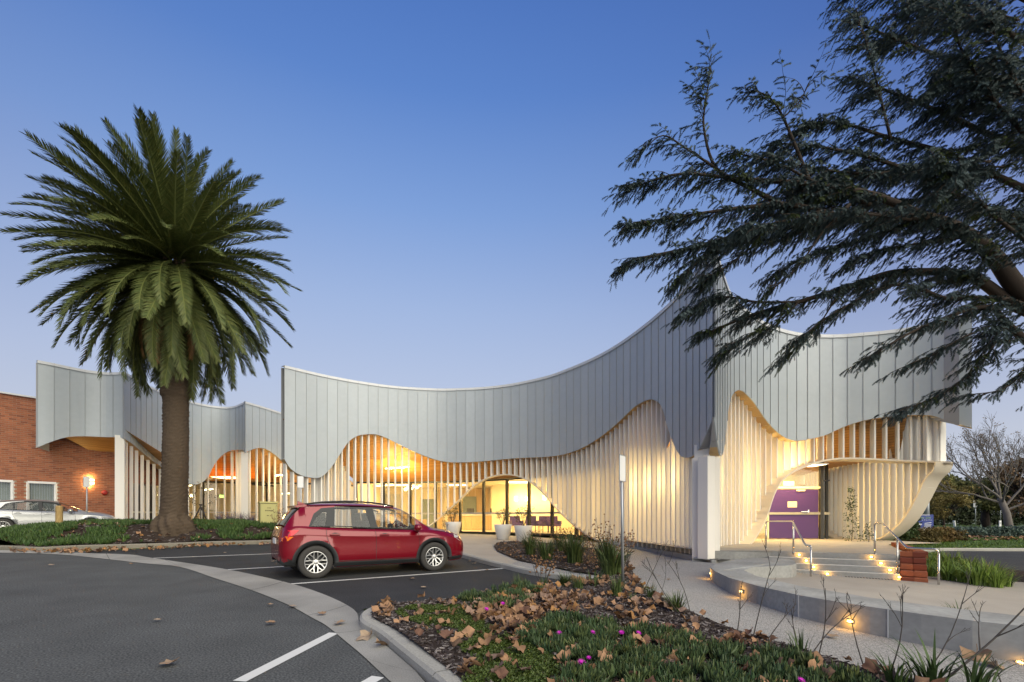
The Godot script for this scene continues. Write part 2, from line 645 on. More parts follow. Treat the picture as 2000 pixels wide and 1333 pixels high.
func ground_and_paving() -> void:
	var g := func(x: float, z: float) -> float: return G(x, z) - 0.02
	# the ground runs out to the horizon: a fine sheet near, a coarse one beyond
	var near := PackedVector2Array([Vector2(-60, 12), Vector2(60, 12), Vector2(60, -60), Vector2(-60, -60)])
	sheet("ground", near, g, M.grass, 3.0)
	var far_st := tool()
	for q in [[-420, -60, -60, 60], [60, -60, 420, 60], [-420, -420, 420, -60]]:
		var y := 0.27
		var yl := 0.9 if q[0] < -100 and q[2] < 0 else y
		quad(far_st, Vector3(q[0], yl - 0.05, q[3]), Vector3(q[2], y - 0.02, q[3]), Vector3(q[2], y - 0.02, q[1]), Vector3(q[0], yl - 0.05, q[1]))
	structure(obj("ground", far_st, M.grass))
	# the road with its lighter, older asphalt
	var g0 := func(x: float, z: float) -> float: return G(x, z)
	sheet("road", PackedVector2Array([Vector2(-40, 8), Vector2(3.5, 8), Vector2(2.2, -3.5), Vector2(-1.4, -6.3), Vector2(-3.0, -8.2), Vector2(-5.0, -10.5), Vector2(-8.0, -13.2), Vector2(-11.0, -14.9), Vector2(-14.0, -15.2), Vector2(-40, -14.6)]), g0, M.road, 2.0)
	# newer, darker asphalt of the parking bays
	var g1 := func(x: float, z: float) -> float: return G(x, z) + 0.004
	var bay := pix([157, 1082, 252, 1086, 297, 1093, 434, 1114, 553, 1140, 630, 1164, 700, 1199, 712, 1190, 810, 1189, 901, 1169, 950, 1160, 1034, 1148, 1125, 1136, 1183, 1134, 1125, 1129, 1037, 1118, 995, 1109, 950, 1100, 901, 1087, 850, 1075, 780, 1062, 700, 1050, 640, 1044, 560, 1060, 502, 1064, 418, 1066, 346, 1070, 255, 1074, 180, 1077])
	sheet("parking_bay", PackedVector2Array(bay), g1, M.asphalt, 1.5)
	sheet("side_car_park", PackedVector2Array([Vector2(-45, -15), Vector2(-22, -15.4), Vector2(-16.5, -19.5), Vector2(-10.0, -23.0), Vector2(-9.5, -28.5), Vector2(-15, -29.5), Vector2(-19.2, -26), Vector2(-45, -26)]), func(x: float, z: float) -> float: return G(x, z) + 0.17 * smoothstep(15.0, 18.0, -z), M.asphalt, 2.0)
	# dish gutter between the road and the bays
	var gut_hi := smooth2(pix([-200, 1076, 0, 1077.5, 100, 1079, 161, 1083, 252, 1086, 297, 1093, 434, 1114, 553, 1140, 630, 1164.5, 690, 1195, 703, 1224, 729, 1246, 803, 1311, 824, 1334, 900, 1420]), 4)
	var gut_lo := smooth2(pix([-200, 1080, 0, 1081, 90, 1083, 154, 1087.5, 280, 1101.5, 350, 1108.5, 420, 1131, 490, 1154, 560, 1182, 612, 1210, 637, 1224, 675, 1255, 705, 1280, 740, 1313, 761, 1333, 840, 1420]), 4)
	gutter(gut_hi, gut_lo)
	var tar: Array = []
	for i in range(30, gut_lo.size()):
		tar.append(gut_lo[i])
	for i in range(gut_lo.size() - 1, 29, -1):
		var a: Vector2 = gut_lo[i]
		var t: Vector2 = (gut_lo[mini(i + 1, gut_lo.size() - 1)] - gut_lo[i - 1]).normalized()
		tar.append(a + Vector2(t.y, -t.x) * 0.17)
	sheet("tar_seam", PackedVector2Array(tar), g1, M.tar, 1.0)
	# painted lines
	var lines := [[292, 1091.7, 905, 1068.5, 0.10, "long white bay line nearest the palm bed"], [434, 1114.5, 900, 1088.5, 0.10, "white bay line running under the red car"], [553, 1143, 990, 1111, 0.10, "white bay line in front of the red car"], [467, 1333, 652, 1238, 0.13, "white line on the road at the foot of the gutter"], [690, 1352, 738, 1324, 0.13, "short white line end at the bottom of the road"]]
	for l in lines:
		var a := W2(l[0], l[1])
		var b := W2(l[2], l[3])
		var n: Vector2 = (b - a).normalized().orthogonal() * l[4] * 0.5
		var g2 := func(x: float, z: float) -> float: return G(x, z) + 0.008
		var o := sheet("painted_line", PackedVector2Array([a - n, b - n, b + n, a + n]), g2, M.mark, 0.8)
		tag(o, l[5], "road marking", "painted lines")
	# paving: one sheet under the beds, kerbs in front
	var walk := pix([560, 1048, 640, 1042, 700, 1047, 780, 1057, 850, 1069, 901, 1081, 950, 1094, 995, 1104, 1037, 1113, 1125, 1125, 1183, 1131, 1125, 1133, 1034, 1146, 904, 1166, 810, 1176, 740, 1183, 716, 1195, 720, 1208, 750, 1230, 870, 1325, 940, 1420], 0.12)
	var paving: Array = walk.duplicate()
	paving.append_array([Vector2(9, -2.5), Vector2(16, -6), Vector2(15.5, -8.2), Vector2(12.2, -10.2), Vector2(10.2, -10.9), Vector2(9.5, -11.6), Vector2(7.0, -13.6), Vector2(6.0, -13.4), Vector2(5.2, -13.5), Vector2(4.4, -20.5), Vector2(-0.5, -25.4), Vector2(-3, -27), Vector2(-6.5, -27.6), Vector2(-9.5, -27.2), Vector2(-12.5, -24.5), Vector2(-11, -21)])
	var pv := func(x: float, z: float) -> float: return minf(PV(x, z), 0.675)
	sheet("paving", PackedVector2Array(paving), pv, M.aggregate, 0.8)
	# pale smooth concrete by the entrance court and by the car
	var court := pix([1600, 1150, 1420, 1108, 1430, 1092], 0.125)
	court = [Vector2(4.6, -11.0), Vector2(4.9, -9.6), Vector2(5.6, -8.0), Vector2(6.3, -6.2), Vector2(7.5, -3.6), Vector2(15.6, -6.2), Vector2(15.3, -8.1), Vector2(12.1, -10.1), Vector2(10.1, -10.8), Vector2(9.4, -11.5), Vector2(7.0, -13.4), Vector2(5.9, -12.6)]
	sheet("court_paving", PackedVector2Array(court), func(x: float, z: float) -> float: return PV(x, z) + 0.005, M.paving, 0.8)
	var apron := pix([862, 1072, 905, 1082, 950, 1093, 995, 1103, 1012, 1097, 985, 1087, 966, 1076, 962, 1066, 985, 1060, 1060, 1059, 1180, 1076, 1150, 1062, 1080, 1052, 960, 1046, 850, 1044, 760, 1046], 0.125)
	sheet("concrete_path", PackedVector2Array(apron), func(x: float, z: float) -> float: return minf(PV(x, z) + 0.005, 0.68), M.paving, 0.8)
	# kerbs
	var top := func(x: float, z: float) -> float: return G(x, z) + 0.13
	var foot := func(x: float, z: float) -> float: return G(x, z) - 0.05
	var k1 := smooth2(pix([560, 1049, 640, 1043, 700, 1047, 780, 1057, 850, 1069, 901, 1081.5, 950, 1094.5, 995, 1104.5, 1037, 1113.5, 1125, 1125.5, 1183, 1130], 0.13), 3)
	kerb("pale concrete kerb in front of the path by the red car", k1, -0.16, M.kerb, top, foot)
	var k2 := smooth2(pix([1183, 1130, 1125, 1132, 1034, 1145, 950, 1158, 904, 1165, 810, 1175, 740, 1182, 710, 1192, 702, 1205, 712, 1216, 740, 1231, 775, 1259, 845, 1315, 866, 1334, 960, 1430], 0.13), 3)
	kerb("pale concrete kerb around the near planted bed", k2, -0.17, M.kerb, top, foot)
	var k3 := pix([-200, 1066.5, 0, 1066.5, 40, 1068.5, 81, 1069.5, 150, 1066, 255, 1063.5, 346, 1061, 418, 1058, 502, 1056.5, 560, 1053, 640, 1042], 0.13)
	kerb("weathered kerb along the palm bed", smooth2(k3, 3), -0.17, M.old_kerb, top, foot)
	# planted beds
	var bf := pix([1190, 1129, 1222, 1114, 1226, 1102, 1235, 1115, 1247, 1138, 1265, 1155, 1300, 1173, 1360, 1202, 1440, 1232, 1520, 1258, 1600, 1282, 1680, 1306, 1760, 1324, 1900, 1358, 2060, 1418, 2060, 1480, 1010, 1480], 0.14)
	var k2i := offset2(k2, -0.155)
	for i in range(k2i.size() - 1, 2, -1):
		bf.append(k2i[i])
	bed_front = PackedVector2Array(bf)
	bed_path = PackedVector2Array(pix([964, 1068, 971, 1078, 992, 1087, 1013, 1096, 1072, 1108, 1125, 1119, 1187, 1127, 1219, 1113, 1222, 1102, 1187, 1077, 1130, 1068, 1060, 1061, 1000, 1059, 970, 1062], 0.13))
	var beds := sheet("mulch_bed", bed_front, mulch_h, M.soil, 0.35)
	tag(beds, "near bed of dark bark mulch inside the pale kerb", "garden bed")
	tag(sheet("mulch_bed", bed_path, mulch_h, M.soil, 0.35), "mulch bed with grass tufts beside the path to the doors", "garden bed")
	var pb := pix([-200, 1065, 0, 1065, 81, 1068, 150, 1064.5, 255, 1062, 346, 1059.5, 418, 1056.5, 502, 1055, 560, 1051.5, 630, 1043], 0.13)
	pb.append_array([Vector2(-10.2, -23.6), Vector2(-13.5, -23.2), Vector2(-16.8, -21.0), Vector2(-19.4, -18.5), Vector2(-22.5, -16.6)])
	bed_palm = PackedVector2Array(pb)
	tag(sheet("mulch_bed", bed_palm, palm_h, M.soil, 0.4), "mounded mulch bed around the foot of the palm", "garden bed")


func gutter(hi: Array, lo: Array) -> void:
	var st := tool()
	var n := mini(hi.size(), lo.size())
	for i in n - 1:
		for k in 4:
			var t0 := k / 4.0
			var t1 := (k + 1) / 4.0
			var f := func(p: Vector2, t: float) -> Vector3: return Vector3(p.x, G(p.x, p.y) + lerpf(0.035, 0.010, t) - 0.012 * sin(PI * t), p.y)
			var a: Vector2 = hi[i].lerp(lo[i], t0)
			var b: Vector2 = hi[i].lerp(lo[i], t1)
			var c: Vector2 = hi[i + 1].lerp(lo[i + 1], t1)
			var d: Vector2 = hi[i + 1].lerp(lo[i + 1], t0)
			if i % 7 == 6:   # a construction joint
				c = c.lerp(b, 0.04)
				d = d.lerp(a, 0.04)
			quad(st, f.call(a, t0), f.call(b, t1), f.call(c, t1), f.call(d, t0))
	structure(obj("gutter", st, M.gutter))


func kerb(label: String, outer: Array, width: float, m: Material, top: Callable, foot: Callable) -> void:
	# cut into lengths with an open joint, as kerbs are cast
	var root := thing("kerb", label, "kerb")
	root.set_meta("kind", "structure")
	var inner := offset2(outer, width)
	var i := 0
	while i < outer.size() - 1:
		var j := mini(i + 4, outer.size() - 1)
		var o := outer.slice(i, j + 1)
		var n := inner.slice(i, j + 1)
		var k: int = o.size() - 1
		o[k] = o[k].lerp(o[k - 1], 0.03)
		n[k] = n[k].lerp(n[k - 1], 0.03)
		ribbon_strip(o, n, top, foot, m, "kerb_length", root, 0.03)
		i = j


# ---------- the waved facades ----------
func facade(tab: Array, p0: float, p1: float, wave: Array, ytop := TOP) -> Dictionary:
	var pts := PackedVector2Array()
	var pxs := PackedFloat32Array()
	var n := int(absf(p1 - p0) / 2.5)
	for i in n + 1:
		var px := lerpf(p0, p1, float(i) / n)
		var d := (ytop - EYE) * F / (CY - herm(tab, px))
		pts.append(Vector2((px - CX) / F * d, d))
		pxs.append(px)
	return finish_facade(pts, pxs, wave)


func finish_facade(pts: PackedVector2Array, pxs: PackedFloat32Array, wave: Array) -> Dictionary:
	var s := PackedFloat32Array([0.0])
	for i in range(1, pts.size()):
		s.append(s[i - 1] + pts[i].distance_to(pts[i - 1]))
	var f := {"p": pts, "s": s, "px": pxs, "len": s[s.size() - 1]}
	f.wave = curve_on(f, wave)
	return f


func s_of(f: Dictionary, px: float) -> float:
	var a: PackedFloat32Array = f.px
	var up := a[a.size() - 1] > a[0]
	for i in a.size() - 1:
		if (px <= a[i + 1]) if up else (px >= a[i + 1]):
			return lerpf(f.s[i], f.s[i + 1], clampf((px - a[i]) / (a[i + 1] - a[i]), 0, 1))
	return f.len


func fp(f: Dictionary, s: float) -> Vector2:
	var a: PackedFloat32Array = f.s
	var i := clampi(a.bsearch(s) - 1, 0, a.size() - 2)
	return f.p[i].lerp(f.p[i + 1], (s - a[i]) / (a[i + 1] - a[i]))


func fn(f: Dictionary, s: float) -> Vector2:   # towards the street
	var t := fp(f, minf(s + 0.15, f.len)) - fp(f, maxf(s - 0.15, 0.0))
	return Vector2(t.y, -t.x).normalized()


func curve_on(f: Dictionary, tab: Array) -> Array:   # (px, py) on the facade -> (s, height)
	var out := []
	for q in tab:
		var s := s_of(f, q.x)
		var d := fp(f, s).y
		if out.is_empty() or s > out[out.size() - 1].x + 0.01:
			out.append(Vector2(s, EYE + (CY - q.y) * d / F))
	return out


func east_x(d: float) -> float:
	return herm(vecs([15.0, 15.6, 16.45, 15.2, 17.2, 15.0, 18.2, 14.7, 19.3, 14.45, 20.5, 14.25, 22, 14.2, 24, 14.4]), d)


func thick_at(f: Dictionary, s: float, most: float) -> float:   # the fascia thins where two of its curves meet in a sharp cusp
	var t := most
	if f.has("cusp0"):
		t = minf(t, 0.03 + 0.24 * s)
	if f.has("cusp1"):
		t = minf(t, 0.03 + 0.24 * (f.len - s))
	return maxf(t, 0.035)


func dress(f: Dictionary, root: Node3D, pw: float, ytop := TOP, most := 0.34) -> void:
	var n := int(ceil(f.len / pw))
	var back := tool()
	var rim := tool(true)
	var rim2 := tool(true)
	var cap := tool()
	for i in n:
		var s0: float = f.len * i / n
		var s1: float = f.len * (i + 1) / n
		var st := tool()
		var kk := 5
		for k in kk:
			var a := lerpf(s0 + 0.004, s1 - 0.004, float(k) / kk)
			var b := lerpf(s0 + 0.004, s1 - 0.004, float(k + 1) / kk)
			var pa := fp(f, a)
			var pb := fp(f, b)
			var ya := herm(f.wave, a)
			var yb := herm(f.wave, b)
			quad(st, v3(pa, ya), v3(pb, yb), v3(pb, ytop), v3(pa, ytop))
			var na := fn(f, a)
			var nb := fn(f, b)
			var ta := thick_at(f, a, most)
			var tb := thick_at(f, b, most)
			quad(back, v3(pb - nb * tb, yb), v3(pa - na * ta, ya), v3(pa - na * ta, ytop), v3(pb - nb * tb, ytop))
			quad(back, v3(pa - na * 0.03, ya + 0.01), v3(pb - nb * 0.03, yb + 0.01), v3(pb - nb * 0.03, ytop), v3(pa - na * 0.03, ytop))
			quad(rim2 if (f.has("cusp1") and a > f.len - 1.15 and f.has("gable")) or (f.has("cusp0") and a < 0.7 and f.has("gable")) else rim, v3(pa - na * ta, ya), v3(pb - nb * tb, yb), v3(pb - nb * 0.03, yb), v3(pa - na * 0.03, ya))
			quad(st, v3(pa - na * 0.03, ya), v3(pb - nb * 0.03, yb), v3(pb, yb), v3(pa, ya))
			quad(cap, v3(pa + na * 0.035, ytop - 0.09), v3(pb + nb * 0.035, ytop - 0.09), v3(pb + nb * 0.035, ytop + 0.03), v3(pa + na * 0.035, ytop + 0.03))
			quad(cap, v3(pa + na * 0.035, ytop + 0.03), v3(pb + nb * 0.035, ytop + 0.03), v3(pb - nb * tb, ytop + 0.05), v3(pa - na * ta, ytop + 0.05))
		var o := obj("cladding_panel", st, M["zinc%d" % rng.randi_range(0, 3)], root)
		# the standing seam at the panel's edge
		var se := tool()
		var p := fp(f, s0)
		var nn := fn(f, s0)
		var tt := Vector2(-nn.y, nn.x)
		var y0 := herm(f.wave, s0) + 0.005
		var c := v3(p + nn * 0.012, (y0 + ytop - 0.09) * 0.5)
		box(se, Transform3D(Basis(v3(tt, 0), Vector3.UP, v3(nn, 0)), c), Vector3(0.009, ytop - 0.09 - y0, 0.018))
		obj("seam", se, M.seam, o)
	obj("fascia_lining", back, M.seam, root)
	obj("soffit_rim", rim, M.ply, root)
	if f.has("gable"):
		obj("gable_rim", rim2, M.seam, root)
	obj("coping", cap, M.coping, root)


func fins(f: Dictionary, root: Node3D, s0: float, s1: float, gap: float, bottom: Callable, depth := 0.30, inset := 0.12, wide := 0.065, up := 0.3) -> void:
	var n := int((s1 - s0) / gap)
	for i in n + 1:
		var s := s0 + gap * i
		var y0: float = bottom.call(s)
		var y1: float = herm(f.wave, s) + up
		if f.has("gable") and (s > f.len - 0.95 if f.has("cusp1") else s < 0.8):
			y1 = minf(y1, 3.18)
		if y1 - y0 < 0.25:
			continue
		var nn := fn(f, s)
		var tt := Vector2(-nn.y, nn.x)
		var o := put("fin", fin_mesh(), M.white, root)
		o.transform = Transform3D(Basis(v3(tt, 0) * wide, Vector3.UP * (y1 - y0), v3(nn, 0) * depth), v3(fp(f, s) - nn * (inset + depth * 0.5), y0))


var _fin: ArrayMesh
func fin_mesh() -> ArrayMesh:   # one blade, 1 x 1 x 1, standing on its foot, with its long edges eased
	if _fin == null:
		var st := tool()
		var e := 0.12
		var f := 0.03
		var ring := [Vector2(-0.5 + e, 0.5), Vector2(-0.5, 0.5 - f), Vector2(-0.5, -0.5 + f), Vector2(-0.5 + e, -0.5), Vector2(0.5 - e, -0.5), Vector2(0.5, -0.5 + f), Vector2(0.5, 0.5 - f), Vector2(0.5 - e, 0.5)]
		for i in 8:
			var a: Vector2 = ring[i]
			var b: Vector2 = ring[(i + 1) % 8]
			quad(st, Vector3(b.x, 0, b.y), Vector3(a.x, 0, a.y), Vector3(a.x, 1, a.y), Vector3(b.x, 1, b.y))
		for i in range(1, 7):
			tri(st, Vector3(ring[0].x, 1, ring[0].y), Vector3(ring[i + 1].x, 1, ring[i + 1].y), Vector3(ring[i].x, 1, ring[i].y))
		st.generate_normals()
		_fin = st.commit()
	return _fin


func arch_band(f: Dictionary, root: Node3D, curve: Array, depth: float, inset := 0.09, thick := 0.055) -> void:
	var st := tool(true)
	var n := 60
	var a: float = curve[0].x
	var b: float = curve[curve.size() - 1].x
	for i in n:
		var s0 := lerpf(a, b, float(i) / n)
		var s1 := lerpf(a, b, float(i + 1) / n)
		var y0 := herm(curve, s0)
		var y1 := herm(curve, s1)
		var p0 := fp(f, s0) - fn(f, s0) * inset
		var p1 := fp(f, s1) - fn(f, s1) * inset
		var q0 := p0 - fn(f, s0) * depth
		var q1 := p1 - fn(f, s1) * depth
		var run := maxf(s1 - s0, 0.001)
		var th := thick * clampf(sqrt(1 + pow((y1 - y0) / run, 2)), 1.0, 4.0)
		st.set_smooth_group(1)
		quad(st, v3(p0, y0), v3(p1, y1), v3(p1, y1 + th), v3(p0, y0 + th))
		st.set_smooth_group(2)
		quad(st, v3(p0, y0 + th), v3(p1, y1 + th), v3(q1, y1 + th), v3(q0, y0 + th))
		st.set_smooth_group(3)
		quad(st, v3(q0, y0), v3(q1, y1), v3(p1, y1), v3(p0, y0))
		st.set_smooth_group(4)
		quad(st, v3(q1, y1), v3(q0, y0), v3(q0, y0 + th), v3(q1, y1 + th))
	obj("arch_band", st, M.band, root)


func ruled(called: String, root: Node3D, a: Array, b: Array, m: Material, tile := 0.8) -> void:   # a boarded surface between two lines of Vector3
	var st := tool(true)
	var u := 0.0
	for i in a.size() - 1:
		var du: float = a[i].distance_to(a[i + 1])
		var w0: float = a[i].distance_to(b[i])
		var w1: float = a[i + 1].distance_to(b[i + 1])
		quad_uv(st, [a[i], a[i + 1], b[i + 1], b[i]], [Vector2(u, 0) * tile, Vector2(u + du, 0) * tile, Vector2(u + du, w1) * tile, Vector2(u, w0) * tile])
		u += du
	obj(called, st, m, root)


func glazing(root: Node3D, line: Array, step: float, y0: float, y1: float, bandy := 1.75) -> void:
	# dark mullions along a line of plan points, a pane between each pair, a white safety band on the glass
	var len_ := 0.0
	var s := [0.0]
	for i in line.size() - 1:
		len_ += line[i].distance_to(line[i + 1])
		s.append(len_)
	var pos := func(t: float) -> Vector2:
		for i in line.size() - 1:
			if t <= s[i + 1] or i == line.size() - 2:
				return line[i].lerp(line[i + 1], (t - s[i]) / (s[i + 1] - s[i]))
		return line[0]
	var n := int(round(len_ / step))
	for i in n + 1:
		var p: Vector2 = pos.call(len_ * i / n)
		var q: Vector2 = pos.call(minf(len_ * i / n + 0.1, len_)) - pos.call(minf(len_ * i / n + 0.1, len_) - 0.1)
		var t := q.normalized()
		var st := tool()
		box(st, Transform3D(Basis(v3(t, 0), Vector3.UP, v3(Vector2(t.y, -t.x), 0)), v3(p, (y0 + y1) * 0.5)), Vector3(0.11, y1 - y0, 0.16))
		obj("mullion", st, M.frame, root)
		if i == n:
			break
		var p2: Vector2 = pos.call(len_ * (i + 1) / n)
		var g := tool()
		quad(g, v3(p, y0), v3(p2, y0), v3(p2, y1), v3(p, y1))
		var pane := obj("pane", g, M.glass, root)
		var bnd := tool()
		var off := v3(Vector2(t.y, -t.x) * 0.006, 0)
		quad(bnd, v3(p, bandy) + off, v3(p2, bandy) + off, v3(p2, bandy + 0.09) + off, v3(p, bandy + 0.09) + off)
		obj("safety_band", bnd, M.board, pane)
		var rl := tool()
		bar(rl, v3(p, y0 + 0.03), v3(p2, y0 + 0.03), 0.12, 0.09)
		bar(rl, v3(p, y1 - 0.04), v3(p2, y1 - 0.04), 0.12, 0.09)
		obj("glazing_rail", rl, M.frame, root)


const A_TOP := [555, 715.4, 635, 734, 702.6, 746.5, 770, 755.6, 837, 760, 871, 760.7, 905, 759.7, 939, 758.0, 972, 755, 1006, 750, 1040, 743, 1074, 734.5, 1100, 725.5, 1150, 704.7, 1184, 687.6, 1218, 666.6, 1252, 642, 1286.5, 614, 1320.7, 581, 1354.8, 539, 1395, 481]
const A_WAVE := [555, 897, 567.5, 916, 591, 930, 614.8, 934, 628, 931.5, 645, 916, 662, 891, 679, 865.7, 695.8, 852.9, 716, 848.8, 736, 849.5, 756.6, 857, 787, 872.4, 820.7, 887.6, 854.5, 899.4, 881.5, 903.5, 922, 902.8, 1001, 896, 1068.8, 892.7, 1102.6, 887.6, 1136, 875.8, 1170, 855.5, 1203.9, 828.5, 1237.6, 796.5, 1257.9, 784.2, 1271, 780.6, 1283, 784.7, 1293, 796.5, 1304, 835.3, 1315, 865.7, 1325, 886, 1335.5, 894.0, 1349, 893, 1366, 876, 1379, 849, 1395, 813]
const A_ARCH := [800, 1062, 815, 1045, 830, 1035, 850, 1020, 870, 1002, 898, 976, 918, 956, 938, 941, 958, 932, 978, 928.4, 994, 928.4, 1010, 932, 1030, 941, 1042, 950, 1058, 966, 1070, 980, 1090, 1002, 1110, 1022, 1130, 1038, 1150, 1051, 1172, 1061]
const B_TOP := [1395, 481, 1425.7, 573, 1458, 607, 1491, 630, 1517, 641.5, 1557, 651.5, 1596, 655.2, 1640, 655.5, 1680, 652.5, 1743, 646.5, 1804, 637, 1900, 617]
const B_WAVE := [1395, 815, 1401, 862.6, 1407, 889, 1411, 889, 1415, 874, 1418, 848, 1422.5, 808, 1427, 783, 1432.5, 770, 1439.7, 763.4, 1446.8, 762.8, 1455, 767, 1472.5, 785.6, 1492, 814, 1512, 838, 1535, 855.5, 1549.5, 860.5, 1562, 861.3, 1582.5, 858, 1612.5, 850.6, 1650, 833.8, 1687.5, 821.8, 1725, 815.8, 1762.5, 812, 1800, 811, 1825, 813, 1844, 820, 1869, 829, 1897, 835.6, 1900, 836]
const B_ARCH := [1440, 1083, 1451, 1075.6, 1470, 1058.7, 1489, 1028.7, 1500, 1002.5, 1511, 968.7, 1526, 942.5, 1545, 925.6, 1575, 912.5, 1597.5, 905, 1627, 899, 1661, 897.5, 1706, 899, 1762, 902, 1819, 904, 1858, 905.7]
const E_ARCH := [1860, 910, 1856, 920, 1837, 938.7, 1819, 972.5, 1800, 1006, 1781, 1028.7, 1755, 1049, 1725, 1060, 1687, 1062, 1669, 1057, 1639, 1040, 1620, 1013, 1600, 976, 1590, 950]


func main_building() -> void:
	var lib := thing("library_building", "library with a long grey metal fascia, its lower edge cut in waves over white fins", "building")
	LIB = lib
	A = facade(vecs(A_TOP), 555, 1395, vecs(A_WAVE))
	B = facade(vecs(B_TOP), 1395, 1899, vecs(B_WAVE))
	A.cusp1 = true
	B.cusp0 = true
	A.gable = true
	B.gable = true
	dress(A, lib, 0.52)
	dress(B, lib, 0.52)
	# the east side, seen from within the porch
	var ep := PackedVector2Array([Vector2(15.5, 16.45), Vector2(15.32, 17.2), Vector2(15.0, 18.2), Vector2(14.7, 19.3), Vector2(14.5, 20.5), Vector2(14.42, 22), Vector2(14.6, 24), Vector2(15.2, 26.5), Vector2(16.2, 29)])
	var fine := PackedVector2Array()
	for q in smooth2(Array(ep), 8):
		fine.append(q)
	var pxs := PackedFloat32Array()
	for q in fine:
		pxs.append(CX + F * q.x / q.y)
	E = finish_facade(fine, pxs, [Vector2(1946, 836), Vector2(1560, 836)])
	E.wave = [Vector2(0.0, 4.7), Vector2(1.5, 5.3), Vector2(3.0, 5.7), Vector2(5.0, 5.3), Vector2(7.0, 4.4), Vector2(9.0, 4.0), Vector2(13.0, 4.6)]
	dress(E, lib, 0.52)
	# end returns of the fascia
	var ret := tool()
	var rp0 := fp(A, 0.0)
	var ry := herm(A.wave, 0.0)
	quad(ret, v3(Vector2(-9.6, 25.5), ry), v3(rp0, ry), v3(rp0, TOP), v3(Vector2(-9.6, 25.5), TOP))
	obj("fascia_return", ret, M.zinc, lib)
	# bands that edge the openings in the fins
	var arch := curve_on(A, vecs(A_ARCH))
	arch_band(A, lib, arch, 0.34)
	var barch := curve_on(B, vecs(B_ARCH))
	arch_band(B, lib, barch, 0.85, -0.04, 0.06)
	var earch := curve_on(E, vecs(E_ARCH))
	arch_band(E, lib, earch, 0.8, -0.05)
	var base_a := func(s: float) -> float:
		if s > arch[0].x and s < arch[arch.size() - 1].x:
			return maxf(herm(arch, s), 0.5)
		return 0.48
	fins(A, lib, 0.15, A.len - 0.5, 0.335, base_a, 0.33)
	var base_b := func(s: float) -> float:
		if s > barch[0].x:
			return maxf(herm(barch, s), 0.5) + 0.02
		return 0.48
	fins(B, lib, 0.75, s_of(B, 1838), 0.335, base_b, 0.40, 0.26)
	var base_e := func(s: float) -> float:
		if s > earch[0].x and s < earch[earch.size() - 1].x:
			return maxf(herm(earch, s), 0.4) + 0.07
		return 3.6
	fins(E, lib, maxf(earch[0].x + 0.1, 1.0), earch[earch.size() - 1].x, 0.25, base_e, 0.40, 0.05)
	# the post under the small gable of the corner, and the end post of the right wing
	var c := Vector2(5.13, 12.75)
	var st1 := tool()
	box(st1, Transform3D(Basis(Vector3.UP, 0.55), v3(c, 1.83)), Vector3(0.30, 2.7, 0.30))
	obj("corner_post", st1, M.white, lib)
	var st2 := tool()
	var be := fp(B, s_of(B, 1832)) - fn(B, s_of(B, 1832)) * 0.5
	box(st2, Transform3D(Basis(Vector3.UP, 0.4), v3(be, 4.35)), Vector3(0.34, 2.0, 0.30))
	obj("end_post", st2, M.white, lib)
	# kerb under the fins
	var ko := []
	for i in 40:
		var s := lerpf(s_of(A, 1145), A.len - 0.12, i / 39.0)
		var p := fp(A, s) + fn(A, s) * 0.02
		ko.append(Vector2(p.x, -p.y))
	for i in 16:
		var s := lerpf(0.12, s_of(B, 1462), i / 15.0)
		var p := fp(B, s) + fn(B, s) * 0.02
		ko.append(Vector2(p.x, -p.y))
	ribbon_strip(ko, offset2(ko, -0.62), func(_x: float, _z: float) -> float: return 0.5, func(x: float, z: float) -> float: return PV(x, z) - 0.1, M.concrete, "plinth", lib, 0.015)
	# timber soffit from the fascia down to the head of the glass
	var inner := [Vector2(-9.2, 28.6), Vector2(-6.5, 28.75), Vector2(-3.2, 27.9), Vector2(-0.5, 26.3), Vector2(1.0, 24.9), Vector2(2.4, 23.4), Vector2(3.7, 21.8), Vector2(4.9, 20.3), Vector2(6.0, 18.9)]
	inner = smooth2(inner, 3)
	var oa := []
	var ob := []
	for i in inner.size():
		var t := float(i) / (inner.size() - 1)
		var s := lerpf(0.0, A.len - 0.9, t)
		var p := fp(A, s) - fn(A, s) * 0.2
		oa.append(v3(p, 6.05))
		ob.append(v3(inner[i] + Vector2(0.0, 0.0), 3.68))
	ruled("soffit", lib, ob, oa, M.soffit, 0.8)
	glazing(lib, inner, 1.55, FL, 3.66)
	var back := [Vector2(6.0, 18.9), Vector2(7.2, 18.4), Vector2(8.5, 18.9), Vector2(9.75, 19.75)]
	glazing(lib, back, 1.5, FL, 3.66)
	var pa := []
	var pbb := []
	var pcc := []
	for i in 25:
		var t := i / 24.0
		var s := lerpf(0.9, s_of(B, 1782), t)
		var p := fp(B, s) - fn(B, s) * 0.2
		pa.append(v3(p, 6.0))
		var q := fp(B, s) - fn(B, s) * lerpf(1.9, 1.1, smoothstep(0.55, 1.0, t))
		q = q.lerp(Vector2(6.3, 18.0), 0.5 * smoothstep(0.35, 0.0, t))
		q.x = minf(q.x, east_x(q.y))
		pa[pa.size() - 1].x = minf(pa[pa.size() - 1].x, east_x(p.y))
		pbb.append(v3(q, 3.85))
		var q2 := Vector2(6.1, 18.9).lerp(Vector2(10.0, 20.0), minf(t * 2.2, 1.0)).lerp(Vector2(14.2, 24.0), smoothstep(0.4, 1.0, t))
		pcc.append(v3(q2, 3.62))
	ruled("soffit", lib, pbb, pa, M.soffit, 0.8)
	ruled("soffit", lib, pcc, pbb, M.soffit, 0.8)
